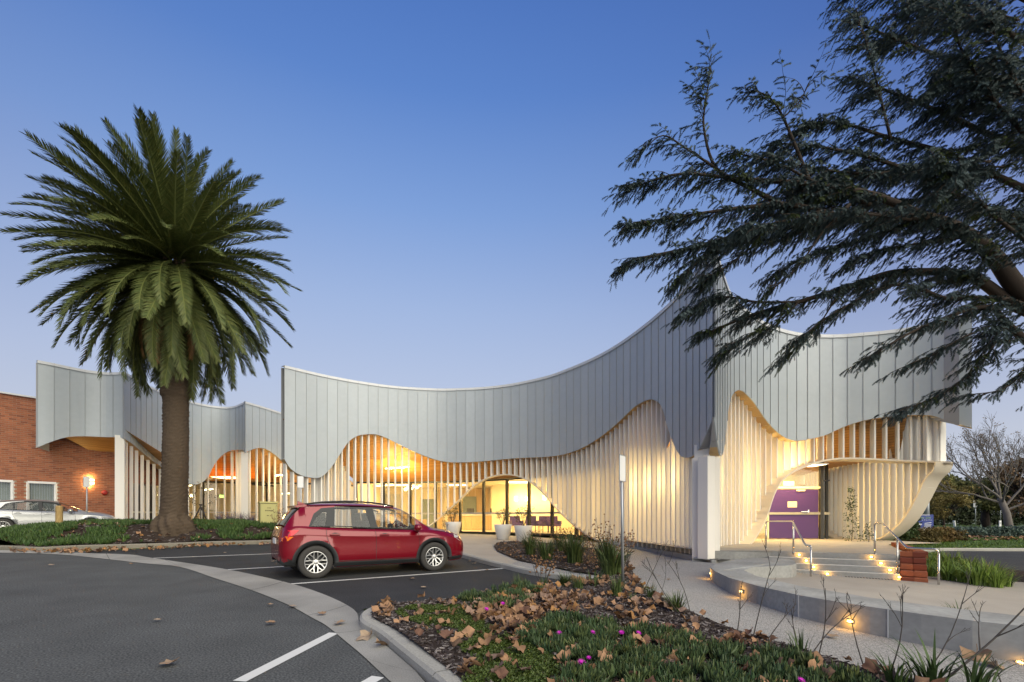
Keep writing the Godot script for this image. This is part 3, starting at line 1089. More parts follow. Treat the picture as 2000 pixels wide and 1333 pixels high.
	# floor, landing and roof
	var fl := PackedVector2Array([Vector2(5.15, -12.95), Vector2(5.9, -12.75), Vector2(6.9, -12.6), Vector2(9.15, -11.4), Vector2(9.75, -11.9), Vector2(12.4, -15.9), Vector2(14.9, -16.7), Vector2(14.5, -18.4), Vector2(14.1, -20.5), Vector2(14.2, -26), Vector2(14, -37), Vector2(-12, -37), Vector2(-12, -28.6), Vector2(-6.5, -28.7), Vector2(-3.2, -27.8), Vector2(-0.5, -26.2), Vector2(2.4, -23.3), Vector2(3.7, -21.7), Vector2(4.4, -19.2), Vector2(4.9, -14.4)])
	obj("floor", sheet_mesh(fl, func(_x: float, _z: float) -> float: return FL, 3.0), M.paving, lib)
	var roof := PackedVector2Array()
	for i in 30:
		var p := fp(A, A.len * i / 29.0) - fn(A, A.len * i / 29.0) * 0.36
		roof.append(Vector2(p.x, -p.y))
	for i in range(1, 25):
		var p := fp(B, B.len * i / 24.0) - fn(B, B.len * i / 24.0) * 0.36
		roof.append(Vector2(p.x, -p.y))
	roof.append_array([Vector2(13.2, -21), Vector2(14, -37), Vector2(-12, -37)])
	obj("roof", sheet_mesh(roof, func(_x: float, _z: float) -> float: return 7.2, 4.0), M.roofing, lib)
	# the short wall of fins that turns in behind the left arch
	var rp := PackedVector2Array()
	for i in 15:
		rp.append(Vector2(lerpf(-9.25, -9.1, i / 14.0), lerpf(23.4, 28.4, i / 14.0)))
	var pp := PackedFloat32Array()
	for q in rp:
		pp.append(CX + F * q.x / q.y)
	var R := finish_facade(rp, pp, [Vector2(600, 850), Vector2(700, 850)])
	R.wave = [Vector2(0, 5.75), Vector2(1.6, 5.3), Vector2(3.2, 4.3), Vector2(5.0, 2.6)]
	fins(R, lib, 0.1, 4.9, 0.30, func(_s: float) -> float: return FL, 0.34, 0.0, 0.06, 0.0)


const C1_TOP := [70, 705, 101, 710.8, 135, 718, 169, 724.5, 202.6, 728.7, 223, 729.3, 241, 728.3]
const C1_WAVE := [70, 874.5, 101, 863, 128, 855, 159, 852.6, 189, 853.5, 233, 854.5, 241, 857]
const C2_TOP := [241, 728.3, 256.6, 736, 277, 748, 304, 761.4, 335, 774, 364.6, 783.4, 398, 791, 432, 795.8, 456, 795, 472.6, 789, 478, 785.7]
const C2_WAVE := [241, 857, 256.6, 866, 277, 883, 297, 900, 314, 911.7, 340, 937, 368, 947, 388, 945.5, 405, 933.7, 418.7, 908, 432, 891.4, 449, 881, 472.7, 879.6, 478, 883]
const C3_TOP := [478, 785.7, 506, 793.5, 554, 808.7, 600, 822, 660, 835]
const C3_WAVE := [478, 885.7, 489.6, 879.6, 506, 875.6, 520, 878, 540, 891.4, 557, 906.6, 581, 922, 610, 935, 660, 945]


func left_wing() -> void:
	var root := thing("library_wing", "further wing of grey waved fascia over white fins, behind the palm", "building")
	var c1 := facade(vecs(C1_TOP), 72, 240, vecs(C1_WAVE))
	var c2 := facade(vecs(C2_TOP), 240, 478, vecs(C2_WAVE))
	var c3 := facade(vecs(C3_TOP), 478, 640, vecs(C3_WAVE))
	c1.cusp1 = true
	c2.cusp0 = true
	c2.cusp1 = true
	c3.cusp0 = true
	for f in [c1, c2, c3]:
		dress(f, root, 0.56)
	var p0 := fp(c1, 0)
	var st := tool()
	quad(st, v3(p0 + Vector2(-0.9, 1.6), herm(c1.wave, 0)), v3(p0, herm(c1.wave, 0)), v3(p0, TOP), v3(p0 + Vector2(-0.9, 1.6), TOP))
	obj("fascia_return", st, M.zinc, root)
	var base := func(_s: float) -> float: return 0.8
	fins(c2, root, 0.55, c2.len * 0.5, 0.55, base, 0.14)
	fins(c2, root, c2.len * 0.5 + 0.3, c2.len - 0.35, 0.38, base, 0.18)
	fins(c3, root, 0.5, c3.len, 0.56, base, 0.12)
	for e in [[c2, 0.2, 0.24], [c3, 0.22, 0.26]]:
		var pt := tool()
		var p := fp(e[0], e[1]) - fn(e[0], e[1]) * 0.25
		box(pt, Transform3D(Basis(Vector3.UP, 0.5), v3(p, 3.1)), Vector3(0.36, 4.7, 0.3))
		obj("corner_post", pt, M.white, root)
	# soffits and glass behind the fins
	var line1 := []
	var far1 := []
	for i in 13:
		var s: float = c1.len * i / 12.0
		var p := fp(c1, s) - fn(c1, s) * minf(0.2, thick_at(c1, s, 0.33))
		line1.append(v3(p, 5.75))
		far1.append(v3(p + Vector2(0.2, 3.2), 4.6))
	ruled("soffit", root, far1, line1, M.soffit, 0.8)
	var line2 := []
	var far2 := []
	var gl := []
	var gpts := smooth2([Vector2(-20.35, 29.6), Vector2(-20.4, 31.2), Vector2(-19.3, 32.6), Vector2(-17.0, 32.8), Vector2(-14.8, 33.0), Vector2(-13.2, 34.2), Vector2(-11.6, 35.8)], 3)
	for i in 19:
		var t := i / 18.0
		var s := lerpf(0.0, c2.len, minf(t * 2, 1.0))
		var f := c2
		if t > 0.5:
			f = c3
			s = c3.len * (t - 0.5) * 2
		var p := fp(f, s) - fn(f, s) * minf(0.2, thick_at(f, s, 0.33))
		line2.append(v3(p, 5.9))
		var q: Vector2 = gpts[i]
		far2.append(v3(q, 3.95))
		gl.append(q)
	ruled("soffit", root, far2, line2, M.soffit, 0.8)
	glazing(root, gl, 2.0, FL + 0.1, 3.93, 1.85)
	var roof := PackedVector2Array()
	for f in [c1, c2, c3]:
		for i in 12:
			var s: float = f.len * i / 12.0
			var p := fp(f, s) - fn(f, s) * 0.36
			roof.append(Vector2(p.x, -p.y))
	roof.append_array([Vector2(-11, -33), Vector2(-11.5, -42), Vector2(-29, -42), Vector2(-27, -27), Vector2(-21.2, -22.3)])
	obj("roof", sheet_mesh(roof, func(_x: float, _z: float) -> float: return 7.0, 4.0), M.roofing, root)
	var fl := PackedVector2Array([Vector2(-18.4, -22.5), Vector2(-10.3, -28), Vector2(-10.3, -42), Vector2(-28, -42), Vector2(-19.6, -26.2)])
	obj("floor", sheet_mesh(fl, func(_x: float, _z: float) -> float: return FL + 0.1, 3.0), M.paving, root)
	# rooms behind the glass
	var w := tool()
	quad(w, Vector3(-28, 0.8, -40), Vector3(-10.5, 0.8, -40), Vector3(-10.5, 4.4, -40), Vector3(-28, 4.4, -40))
	quad(w, Vector3(-19.7, 0.8, -26.6), Vector3(-28, 0.8, -40), Vector3(-28, 4.4, -40), Vector3(-19.7, 4.4, -26.6))
	obj("inner_wall", w, M.cream, root)
	var cl := tool(true)
	quad_uv(cl, [Vector3(-28, 4.4, -40.1), Vector3(-10.4, 4.4, -40.1), Vector3(-11.5, 3.97, -35.7), Vector3(-20.2, 3.97, -28.0)], [Vector2(0, 0), Vector2(14, 0), Vector2(13, 6), Vector2(6, 12)])
	obj("ceiling", cl, M.soffit, root)


func brick_building() -> void:
	var root := thing("brick_building", "orange brick building with white framed windows at the left edge", "building")
	# a wall of single bricks in stretcher bond between a (left) and b (right); two windows
	var b := Vector2(-19.95, 24.85)
	var dir := Vector2(-0.53, -0.848).normalized()
	var n := Vector2(-dir.y, dir.x)
	if n.y > 0:
		n = -n
	var len_ := 12.0
	var y0 := 0.55
	var y1 := 7.0
	var holes := []
	for h in [[53.0, 109.0], [-32.0, 24.5]]:
		var s := []
		for px in h:
			var k: float = (px - CX) / F
			s.append((b.x - k * b.y) / (k * dir.y - dir.x))
		holes.append([minf(s[0], s[1]), maxf(s[0], s[1]), 1.35, 3.17])
	var placed := []
	var tints := []
	var unit := BoxMesh.new()
	unit.size = Vector3(0.226, 0.070, 0.06)
	var basis := Basis(v3(dir, 0), Vector3.UP, v3(n, 0))
	var rows := int((y1 - y0) / 0.086)
	for r in rows:
		var y := y0 + 0.043 + r * 0.086
		var s := 0.12 if r % 2 else 0.0
		while s < len_:
			var ok := true
			for h in holes:
				if s > h[0] - 0.1 and s < h[1] + 0.1 and y > h[2] - 0.03 and y < h[3] + 0.03:
					ok = false
			if ok:
				placed.append(Transform3D(basis, v3(b + dir * s + n * rng.randf_range(-0.028, -0.022), y)))
				var k := rng.randf()
				tints.append(Color(0.37, 0.135, 0.068).lerp(Color(0.24, 0.08, 0.046), k * k) * rng.randf_range(0.85, 1.15))
			s += 0.24
	# the end wall, running back behind the fins, with a dark strip of glass low down
	var rd := Vector2(-0.075, 0.997)
	var rn := Vector2(0.997, 0.075)
	var rb := Basis(v3(rd, 0), Vector3.UP, v3(rn, 0))
	for r in rows:
		var y := y0 + 0.043 + r * 0.086
		var s := 0.12 if r % 2 else 0.24
		while s < 5.2:
			if not (s > 0.45 and y > 0.9 and y < 3.35):
				placed.append(Transform3D(rb, v3(b + rd * s + rn * rng.randf_range(-0.028, -0.022), y)))
				tints.append(Color(0.37, 0.135, 0.068).lerp(Color(0.24, 0.08, 0.046), rng.randf() * rng.randf()) * rng.randf_range(0.85, 1.15))
			s += 0.24
	for k in 4:
		var gp := tool()
		var q0 := b + rd * (0.4 + 1.2 * k) - rn * 0.04
		var q1 := b + rd * (1.55 + 1.2 * k) - rn * 0.04
		quad(gp, v3(q0, 0.9), v3(q1, 0.9), v3(q1, 3.3), v3(q0, 3.3))
		obj("pane", gp, M.car_glass, root)
		var gb := tool()
		bar(gb, v3(q1 + rd * 0.02, 0.9), v3(q1 + rd * 0.02, 3.3), 0.07, 0.07)
		bar(gb, v3(q0, 1.85), v3(q1, 1.85), 0.08, 0.09)
		obj("glazing_bar", gb, M.cream, root)
	var bricks := many("brickwork", unit, M.brick, placed, tints, root)
	bricks.set_meta("kind", "stuff")
	# mortar behind the bricks, left open at the windows
	var cols := [0.0, holes[0][0], holes[0][1], holes[1][0], holes[1][1], len_]
	cols.sort()
	var ms := tool()
	for i in 5:
		var spans := [[y0, y1]]
		if i == 1 or i == 3:
			spans = [[y0, holes[0][2]], [holes[0][3], y1]]
		for sp in spans:
			var p: Vector2 = b + dir * cols[i] - n * 0.006
			var q: Vector2 = b + dir * cols[i + 1] - n * 0.006
			quad(ms, v3(q, sp[0]), v3(p, sp[0]), v3(p, sp[1]), v3(q, sp[1]))
	for sp in [[y0, 0.9, 0.0, 5.3], [3.35, y1, 0.0, 5.3], [0.9, 3.35, 0.0, 0.4]]:
		var p: Vector2 = b + rd * sp[2] - rn * 0.006
		var q: Vector2 = b + rd * sp[3] - rn * 0.006
		quad(ms, v3(p, sp[0]), v3(q, sp[0]), v3(q, sp[1]), v3(p, sp[1]))
	var room := b + Vector2(-1.2, 1.4)
	quad(ms, v3(room, y0), v3(room + rd * 4.2, y0), v3(room + rd * 4.2, y1), v3(room, y1))
	obj("mortar", ms, M.mortar, root)
	var cp := tool()
	bar(cp, v3(b - n * 0.05, y1 + 0.02), v3(b + dir * len_ - n * 0.05, y1 + 0.02), 0.3, 0.07)
	obj("coping", cp, M.coping, root)
	for h in holes:
		var win := Node3D.new()
		win.name = number("window", root)
		root.add_child(win, true)
		var fr := tool()
		var pl: Vector2 = b + dir * h[1] - n * 0.03
		var pr: Vector2 = b + dir * h[0] - n * 0.03
		for e in [[v3(pl, h[2]), v3(pl, h[3])], [v3(pr, h[2]), v3(pr, h[3])], [v3(pl, h[2]), v3(pr, h[2])], [v3(pl, h[3]), v3(pr, h[3])]]:
			bar(fr, e[0], e[1], 0.1, 0.1)
		obj("frame", fr, M.post_white, win)
		var gl := tool()
		quad(gl, v3(pl - n * 0.05, h[2]), v3(pr - n * 0.05, h[2]), v3(pr - n * 0.05, h[3]), v3(pl - n * 0.05, h[3]))
		obj("pane", gl, M.glass, win)
		var slats := 11
		for k in slats:   # vertical blind
			var a: Vector2 = pl.lerp(pr, (k + 0.03) / slats) - n * 0.14
			var c: Vector2 = pl.lerp(pr, (k + 1.02) / slats) - n * 0.155
			var bl := tool()
			quad(bl, v3(a, h[2] + 0.03), v3(c, h[2] + 0.03), v3(c, h[3] - 0.03), v3(a, h[3] - 0.03))
			obj("blind_slat", bl, M.blind, win)
	# wall lamp that throws light up and down, and the red alarm bell
	var sl := wall_s(b, dir, 176.0)
	var lp: Vector2 = b + dir * sl
	var ly := at(176, 941.5, lp.y).y
	sconce("wall_lamp", v3(lp + n * 0.09, ly), "lit wall lamp throwing light up and down the brick wall", 0.9)
	var sb := wall_s(b, dir, 203.0)
	var bp: Vector2 = b + dir * sb
	var bell := tool(true)
	lathe(bell, vecs([0.0, 0.12, 0.06, 0.115, 0.12, 0.08, 0.13, 0.04, 0.10, 0.03, 0.10, 0.0]), Transform3D(Basis(v3(dir, 0), v3(n, 0), Vector3.UP), v3(bp + n * 0.01, at(203, 963, bp.y).y)), 20)
	tag(obj("alarm_bell", bell, M.bell_red), "round red alarm bell on the brick wall right of the lit lamp", "alarm bell")


func wall_s(b: Vector2, dir: Vector2, px: float) -> float:
	var k := (px - CX) / F
	return (b.x - k * b.y) / (k * dir.y - dir.x)


func sconce(called: String, p: Vector3, label: String, e: float, group := "") -> void:
	var t := thing(called, label, "wall lamp", p, 0.0, group)
	var st := tool()
	box(st, Transform3D(Basis(), Vector3.ZERO), Vector3(0.24, 0.05, 0.13))
	obj("housing", st, M.galv, t)
	for s in [-1.0, 1.0]:
		var d := tool()
		box(d, Transform3D(Basis(), Vector3(0, 0.075 * s, 0)), Vector3(0.22, 0.10, 0.11))
		obj("diffuser", d, M.lamp_glow, t)
		var l := OmniLight3D.new()
		l.name = "lamp_light"
		l.light_color = Color(1.0, 0.86, 0.55)
		l.light_energy = e * 0.5
		l.light_size = 0.06
		l.omni_range = 12.0
		l.omni_attenuation = 2.0
		l.shadow_enabled = true
		l.position = Vector3(0, 0.18 * s, 0.06)
		t.add_child(l, true)


# ---------- what shows through the glass ----------
func ceiling_light(p: Vector3, size: Vector2, e: float, label: String, group := "ceiling lights inside the library") -> void:
	var t := thing("ceiling_light", label, "ceiling light", p, 0.0, group)
	var fr := tool()
	box(fr, Transform3D(Basis(), Vector3(0, 0.03, 0)), Vector3(size.x + 0.06, 0.05, size.y + 0.06))
	obj("frame", fr, M.post_white, t)
	var d := tool()
	quad(d, Vector3(-size.x / 2, -0.001, -size.y / 2), Vector3(size.x / 2, -0.001, -size.y / 2), Vector3(size.x / 2, -0.001, size.y / 2), Vector3(-size.x / 2, -0.001, size.y / 2))
	obj("diffuser", d, M.tube_glow, t)
	var l := AreaLight3D.new()
	l.name = "panel_light"
	l.area_size = size
	l.light_color = Color(1.0, 0.83, 0.48)
	l.light_energy = e
	l.area_range = 30.0
	l.area_attenuation = 2.0
	l.shadow_enabled = true
	l.position = Vector3(0, -0.02, 0)
	l.rotation.x = -PI / 2
	t.add_child(l, true)


func tube_light(a: Vector3, b: Vector3, e: float, label: String) -> void:
	var m := (a + b) * 0.5
	var t := thing("tube_light", label, "tube light", m, 0.0, "tube lights under the timber ceiling")
	var st := tool()
	bar(st, a - m + Vector3(0, 0.05, 0), b - m + Vector3(0, 0.05, 0), 0.07, 0.05)
	obj("batten", st, M.post_white, t)
	var g := tool(true)
	tube(g, [a - m, b - m], [0.03], 8)
	obj("tube", g, M.tube_glow, t)
	var cnt := maxi(2, int(a.distance_to(b) / 0.8))
	for k in cnt:
		var s := (k + 0.5) / cnt
		var l := OmniLight3D.new()
		l.name = "tube_lamp"
		l.light_color = Color(1.0, 0.86, 0.56)
		l.light_energy = e / cnt
		l.light_size = 0.1
		l.omni_range = 30.0
		l.omni_attenuation = 2.0
		l.shadow_enabled = true
		l.position = (a - m).lerp(b - m, s) + Vector3(0, -0.16, 0)
		t.add_child(l, true)


func interior() -> void:
	var walls := tool()
	for w in [[-9.3, 35.5, -1.6, 35.5], [-1.6, 35.5, -1.3, 31.8], [-1.3, 31.8, 5.6, 30.0], [5.6, 30.0, 7.2, 20.5], [-9.4, 28.8, -9.3, 35.5]]:
		quad(walls, Vector3(w[0], FL, -w[1]), Vector3(w[2], FL, -w[3]), Vector3(w[2], 3.7, -w[3]), Vector3(w[0], 3.7, -w[1]))
	obj("inner_wall", walls, M.cream, LIB)
	var cl := PackedVector2Array([Vector2(-9.6, -28.7), Vector2(-9.5, -35.6), Vector2(5.8, -35.6), Vector2(9.8, -19.9), Vector2(8.5, -19.0), Vector2(7.2, -18.5), Vector2(6.0, -19.0), Vector2(3.7, -21.9), Vector2(1.0, -24.9), Vector2(-0.5, -26.3), Vector2(-3.2, -27.9), Vector2(-6.5, -28.75)])
	obj("ceiling", sheet_mesh(cl, func(_x: float, _z: float) -> float: return 3.70, 4.0), M.cream, LIB)
	# timber reception desk and the timber wall behind it
	var desk := thing("reception_desk", "timber fronted reception desk seen through the arch of glass", "desk", at(944, 1010, 32.5) * Vector3(1, 0, 1) + Vector3(0, FL, 0))
	for k in 8:
		var bd := tool()
		box(bd, Transform3D(Basis(), Vector3(-1.4 + k * 0.4, 0.5, 0.02 * (k % 2))), Vector3(0.385, 1.0, 0.05))
		obj("board", bd, M.ply, desk)
	var tp := tool()
	box(tp, Transform3D(Basis(), Vector3(0, 1.03, -0.3)), Vector3(3.4, 0.05, 0.8))
	obj("desk_top", tp, M.white, desk)
	for k in 2:
		var sc := tool()
		box(sc, Transform3D(Basis(), Vector3(-0.9 + k * 1.6, 1.32, -0.4)), Vector3(0.5, 0.32, 0.04))
		box(sc, Transform3D(Basis(), Vector3(-0.9 + k * 1.6, 1.1, -0.4)), Vector3(0.08, 0.16, 0.04))
		tag_at(obj("computer_screen", sc, M.frame), desk.position, ["left dark computer screen on the reception desk", "right dark computer screen on the reception desk"][k], "screen")
	for k in 6:
		var pn := tool()
		box(pn, Transform3D(Basis(), Vector3(-4.45 + k * 0.5, 2.2, -35.42)), Vector3(0.47, 3.0, 0.04))
		obj("timber_panel", pn, M.ply, LIB)
	for q in [[705, 0.9, 2.2, 0], [735, 0.5, 2.6, 1], [768, 1.1, 2.3, 2], [800, 0.25, 2.9, 1], [835, 0.9, 2.2, 0], [860, 0.3, 2.9, 1]]:   # doors, timber posts and a board on the far wall
		var pn := tool()
		var p := at(q[0], 1010, 35.3)
		box(pn, Transform3D(Basis(), Vector3(p.x, FL + q[2] * 0.5 + (0.0 if q[3] < 2 else 0.9), p.z)), Vector3(q[1], q[2] if q[3] < 2 else 1.0, 0.08))
		obj(["inner_door", "timber_post", "notice_board"][q[3]], pn, [M.blind, M.ply, M.board][q[3]], LIB)
	for q in [[725, 31.5, 0.75], [772, 32.5, 1.1], [812, 31.0, 0.75], [1000, 33.0, 0.75]]:   # low furniture
		var fu := tool()
		var p := at(q[0], 1010, q[1])
		box(fu, Transform3D(Basis(Vector3.UP, 0.3), Vector3(p.x, FL + q[2] * 0.5, p.z)), Vector3(1.3, q[2], 0.6))
		tag(obj("cupboard", fu, M.ply), "low timber cupboard inside the glass, %s" % {725: "leftmost in the main room", 772: "the tall one above the roof of the car", 812: "behind the bonnet of the car", 1000: "behind the purple chairs"}[q[0]], "cupboard")
	var dr := tool()
	box(dr, Transform3D(Basis(), at(917, 985, 35.3) + Vector3(0, -0.55, 0)), Vector3(1.0, 2.2, 0.06))
	obj("inner_door", dr, M.blind, LIB)
	# purple chairs behind the glass
	var spots := [[1008, 29.0, "purple chair behind the glass right of the middle mullion"], [1040, 28.4, "purple chair between the second and third mullions right of the arch top"], [1066, 27.6, "purple chair beside the low end of the white arch"], [1082, 27.2, "last purple chair on the right, behind the white fins"]]
	var chair: Node3D
	for s in spots:
		var p := at(s[0], 1010, s[1])
		p.y = FL
		if chair == null:
			chair = thing("purple_chair", s[2], "chair", p, 0.3, "purple chairs inside the library")
			for d in [["seat", Vector3(0, 0.44, 0), Vector3(0.62, 0.12, 0.58)], ["backrest", Vector3(0, 0.72, -0.26), Vector3(0.62, 0.46, 0.10)], ["armrest", Vector3(0.32, 0.58, 0), Vector3(0.07, 0.20, 0.55)], ["armrest", Vector3(-0.32, 0.58, 0), Vector3(0.07, 0.20, 0.55)]]:
				var st := tool()
				box(st, Transform3D(Basis(), d[1]), d[2])
				obj(d[0], st, M.purple, chair)
			for x in [-0.27, 0.27]:
				for z in [-0.24, 0.24]:
					var st := tool()
					bar(st, Vector3(x, 0, z), Vector3(x, 0.38, z), 0.035, 0.035)
					obj("leg", st, M.frame, chair)
		else:
			copy(chair, p, 0.3, 1.0, s[2])
	# orange bench ends glimpsed between the fins
	for k in 2:
		var st := tool()
		var p := at(1146 + 12 * k, 1010, 24.6)
		p.y = FL + 0.45
		box(st, Transform3D(Basis(Vector3.UP, 0.6), p), Vector3(0.5, 0.9, 0.5))
		tag(obj("orange_stool", st, M.red_brick2), ["orange upholstered stool behind the fins, the left of two", "orange upholstered stool behind the fins, the right of two"][k], "stool")
	# lamps
	var sc_px := [[962, 975, 34.9], [1008, 975, 31.0], [1029, 975, 30.8], [1063, 973, 30.5], [1122, 972, 30.3], [1133, 972, 30.1], [1190, 971, 29.6]]
	var names := ["lit up and down wall lamp left of the middle mullion", "left lamp of the close pair on the cream wall in the arch", "right lamp of the close pair on the cream wall in the arch", "lit wall lamp just right of the white arch", "left lamp of the pair seen between fins right of the arch", "right lamp of the pair seen between fins right of the arch", "lit wall lamp farthest right, seen in a slit between fins"]
	for i in sc_px.size():
		var s: Array = sc_px[i]
		sconce("wall_lamp", at(s[0], s[1], s[2]) + Vector3(0, 0, 0.12), names[i], 1.6, "wall lamps inside the library")
	var en := 24.0
	for q in [[-7.2, 31.5, "ceiling light panel over the left end of the main room"], [-3.6, 31.5, "ceiling light panel over the reception desk"], [0.4, 28.8, "ceiling light panel over the purple chairs"], [3.6, 25.2, "ceiling light panel behind the solid run of fins"], [7.0, 21.0, "ceiling light panel inside the corner of the building"]]:
		ceiling_light(Vector3(q[0], 3.66, -q[1]), Vector2(1.2, 1.2), en, q[2])
	for q in [[-18.2, 31.0, "ceiling light panel in the left wing, behind the palm"], [-15.3, 34.0, "ceiling light panel in the left wing, near its cusp"], [-12.6, 37.0, "ceiling light panel in the left wing, right end"]]:
		ceiling_light(Vector3(q[0], 4.1, -q[1]), Vector2(1.4, 1.4), 85.0, q[2])
	tube_light(at(752, 916, 26.6), at(800, 912.5, 26.9), 8.0, "bright tube light under the timber soffit above the red car")
	tube_light(at(735, 950, 31.0), at(773, 947, 31.4), 3.0, "tube light inside the glass, lower than the one on the soffit")
	tube_light(at(537, 929.5, 30.0), at(560, 928, 30.3), 3.5, "tube light under the soffit right of the kiosk")
	tube_light(at(394, 957.5, 33), at(416, 956, 33.2), 3.0, "tube light inside the left wing just right of the palm trunk")
	tube_light(at(548, 965, 35), at(570, 963.5, 35.3), 3.0, "tube light low in the left wing behind the kiosk")
	tube_light(at(366, 949, 31), at(374, 948.6, 31.1), 2.0, "short end of a tube light beside the palm trunk")
	# cluster of white pendants
	var pend := [[792, 957], [797, 954], [803, 955], [809, 951], [814, 953], [820, 949]]
	for i in pend.size():
		var p := at(pend[i][0], pend[i][1], 32.0)
		var t := thing("pendant_lamp", ["first", "second", "third", "fourth", "fifth", "sixth"][i] + " from the left of six small white pendants in a cluster", "pendant lamp", p, 0.0, "pendant cluster")
		var st := tool(true)
		lathe(st, vecs([0.0, -0.09, 0.09, -0.08, 0.10, 0.06, 0.02, 0.1, 0.0, 0.1]), Transform3D(), 12)
		obj("shade", st, M.tube_glow, t)
		var c := tool()
		bar(c, Vector3(0, 0.1, 0), Vector3(0, 3.7 - p.y, 0), 0.01, 0.01)
		obj("cord", c, M.frame, t)
	for q in [[-17.9, 25.6, 0.0], [-17.2, 26.6, 0.0]]:
		var st := tool()
		box(st, Transform3D(Basis(), Vector3(q[0], 1.6, -q[1] - 2.4)), Vector3(0.5, 0.4, 0.1))
	# a green exit lamp and dark beam in the left wing
	var ex := tool()
	box(ex, Transform3D(Basis(), at(433, 970, 35)), Vector3(0.34, 0.2, 0.05))
	tag(obj("exit_lamp", ex, M.exit_glow), "small green exit lamp inside the left wing", "exit sign")
	var bm := tool()
	bar(bm, at(396, 941, 31), at(446, 943, 32.5), 0.08, 0.10)
	bar(bm, at(492, 946.5, 31.6), at(536, 950, 33), 0.08, 0.10)
	obj("ceiling_beam", bm, M.frame, LIB)
	var drum := tool(true)
	lathe(drum, vecs([0.5, 0.0, 0.95, 0.25, 1.25, 0.9, 1.3, 1.6]), Transform3D(Basis(), at(510, 945, 34.5)), 24)
	tag(obj("ceiling_drum", drum, M.cream), "large pale funnel shaped light well under the left wing ceiling", "light well")


func tag_at(o: MeshInstance3D, p: Vector3, label: String, category: String) -> void:
	o.position = p
	tag(o, label, category)


# ---------- entrance court ----------
const SU := Vector2(0.8824, -0.4706)   # along the steps
const SN := Vector2(-0.4706, -0.8824)  # down the steps


func prism(called: String, poly: Array, y0: Callable, y1: float, m: Material, parent: Node = self, top = null) -> MeshInstance3D:
	var st := tool()
	var pk := PackedVector2Array()
	for q in poly:
		pk.append(q)
	var ids := Geometry2D.triangulate_polygon(pk)
	for i in range(0, ids.size(), 3):
		var v := []
		for k in 3:
			var c: Vector2 = pk[ids[i + k]]
			v.append(Vector3(c.x, y1 if top == null else top.call(c.x, c.y), c.y))
		if (v[1] - v[0]).cross(v[2] - v[0]).y > 0:
			tri(st, v[0], v[1], v[2])
		else:
			tri(st, v[0], v[2], v[1])
	var ccw := not Geometry2D.is_polygon_clockwise(pk)
	for i in pk.size():
		var a := pk[i]
		var b := pk[(i + 1) % pk.size()]
		if ccw:
			var c := a
			a = b
			b = c
		quad(st, Vector3(a.x, y0.call(a.x, a.y), a.y), Vector3(b.x, y0.call(b.x, b.y), b.y), Vector3(b.x, y1 if top == null else top.call(b.x, b.y), b.y), Vector3(a.x, y1 if top == null else top.call(a.x, a.y), a.y))
	return obj(called, st, m, parent)


func seat_h(_x: float, z: float) -> float:   # the folded end of the seat rises a little
	return 0.51 + 0.085 * smoothstep(10.0, 11.6, -z)


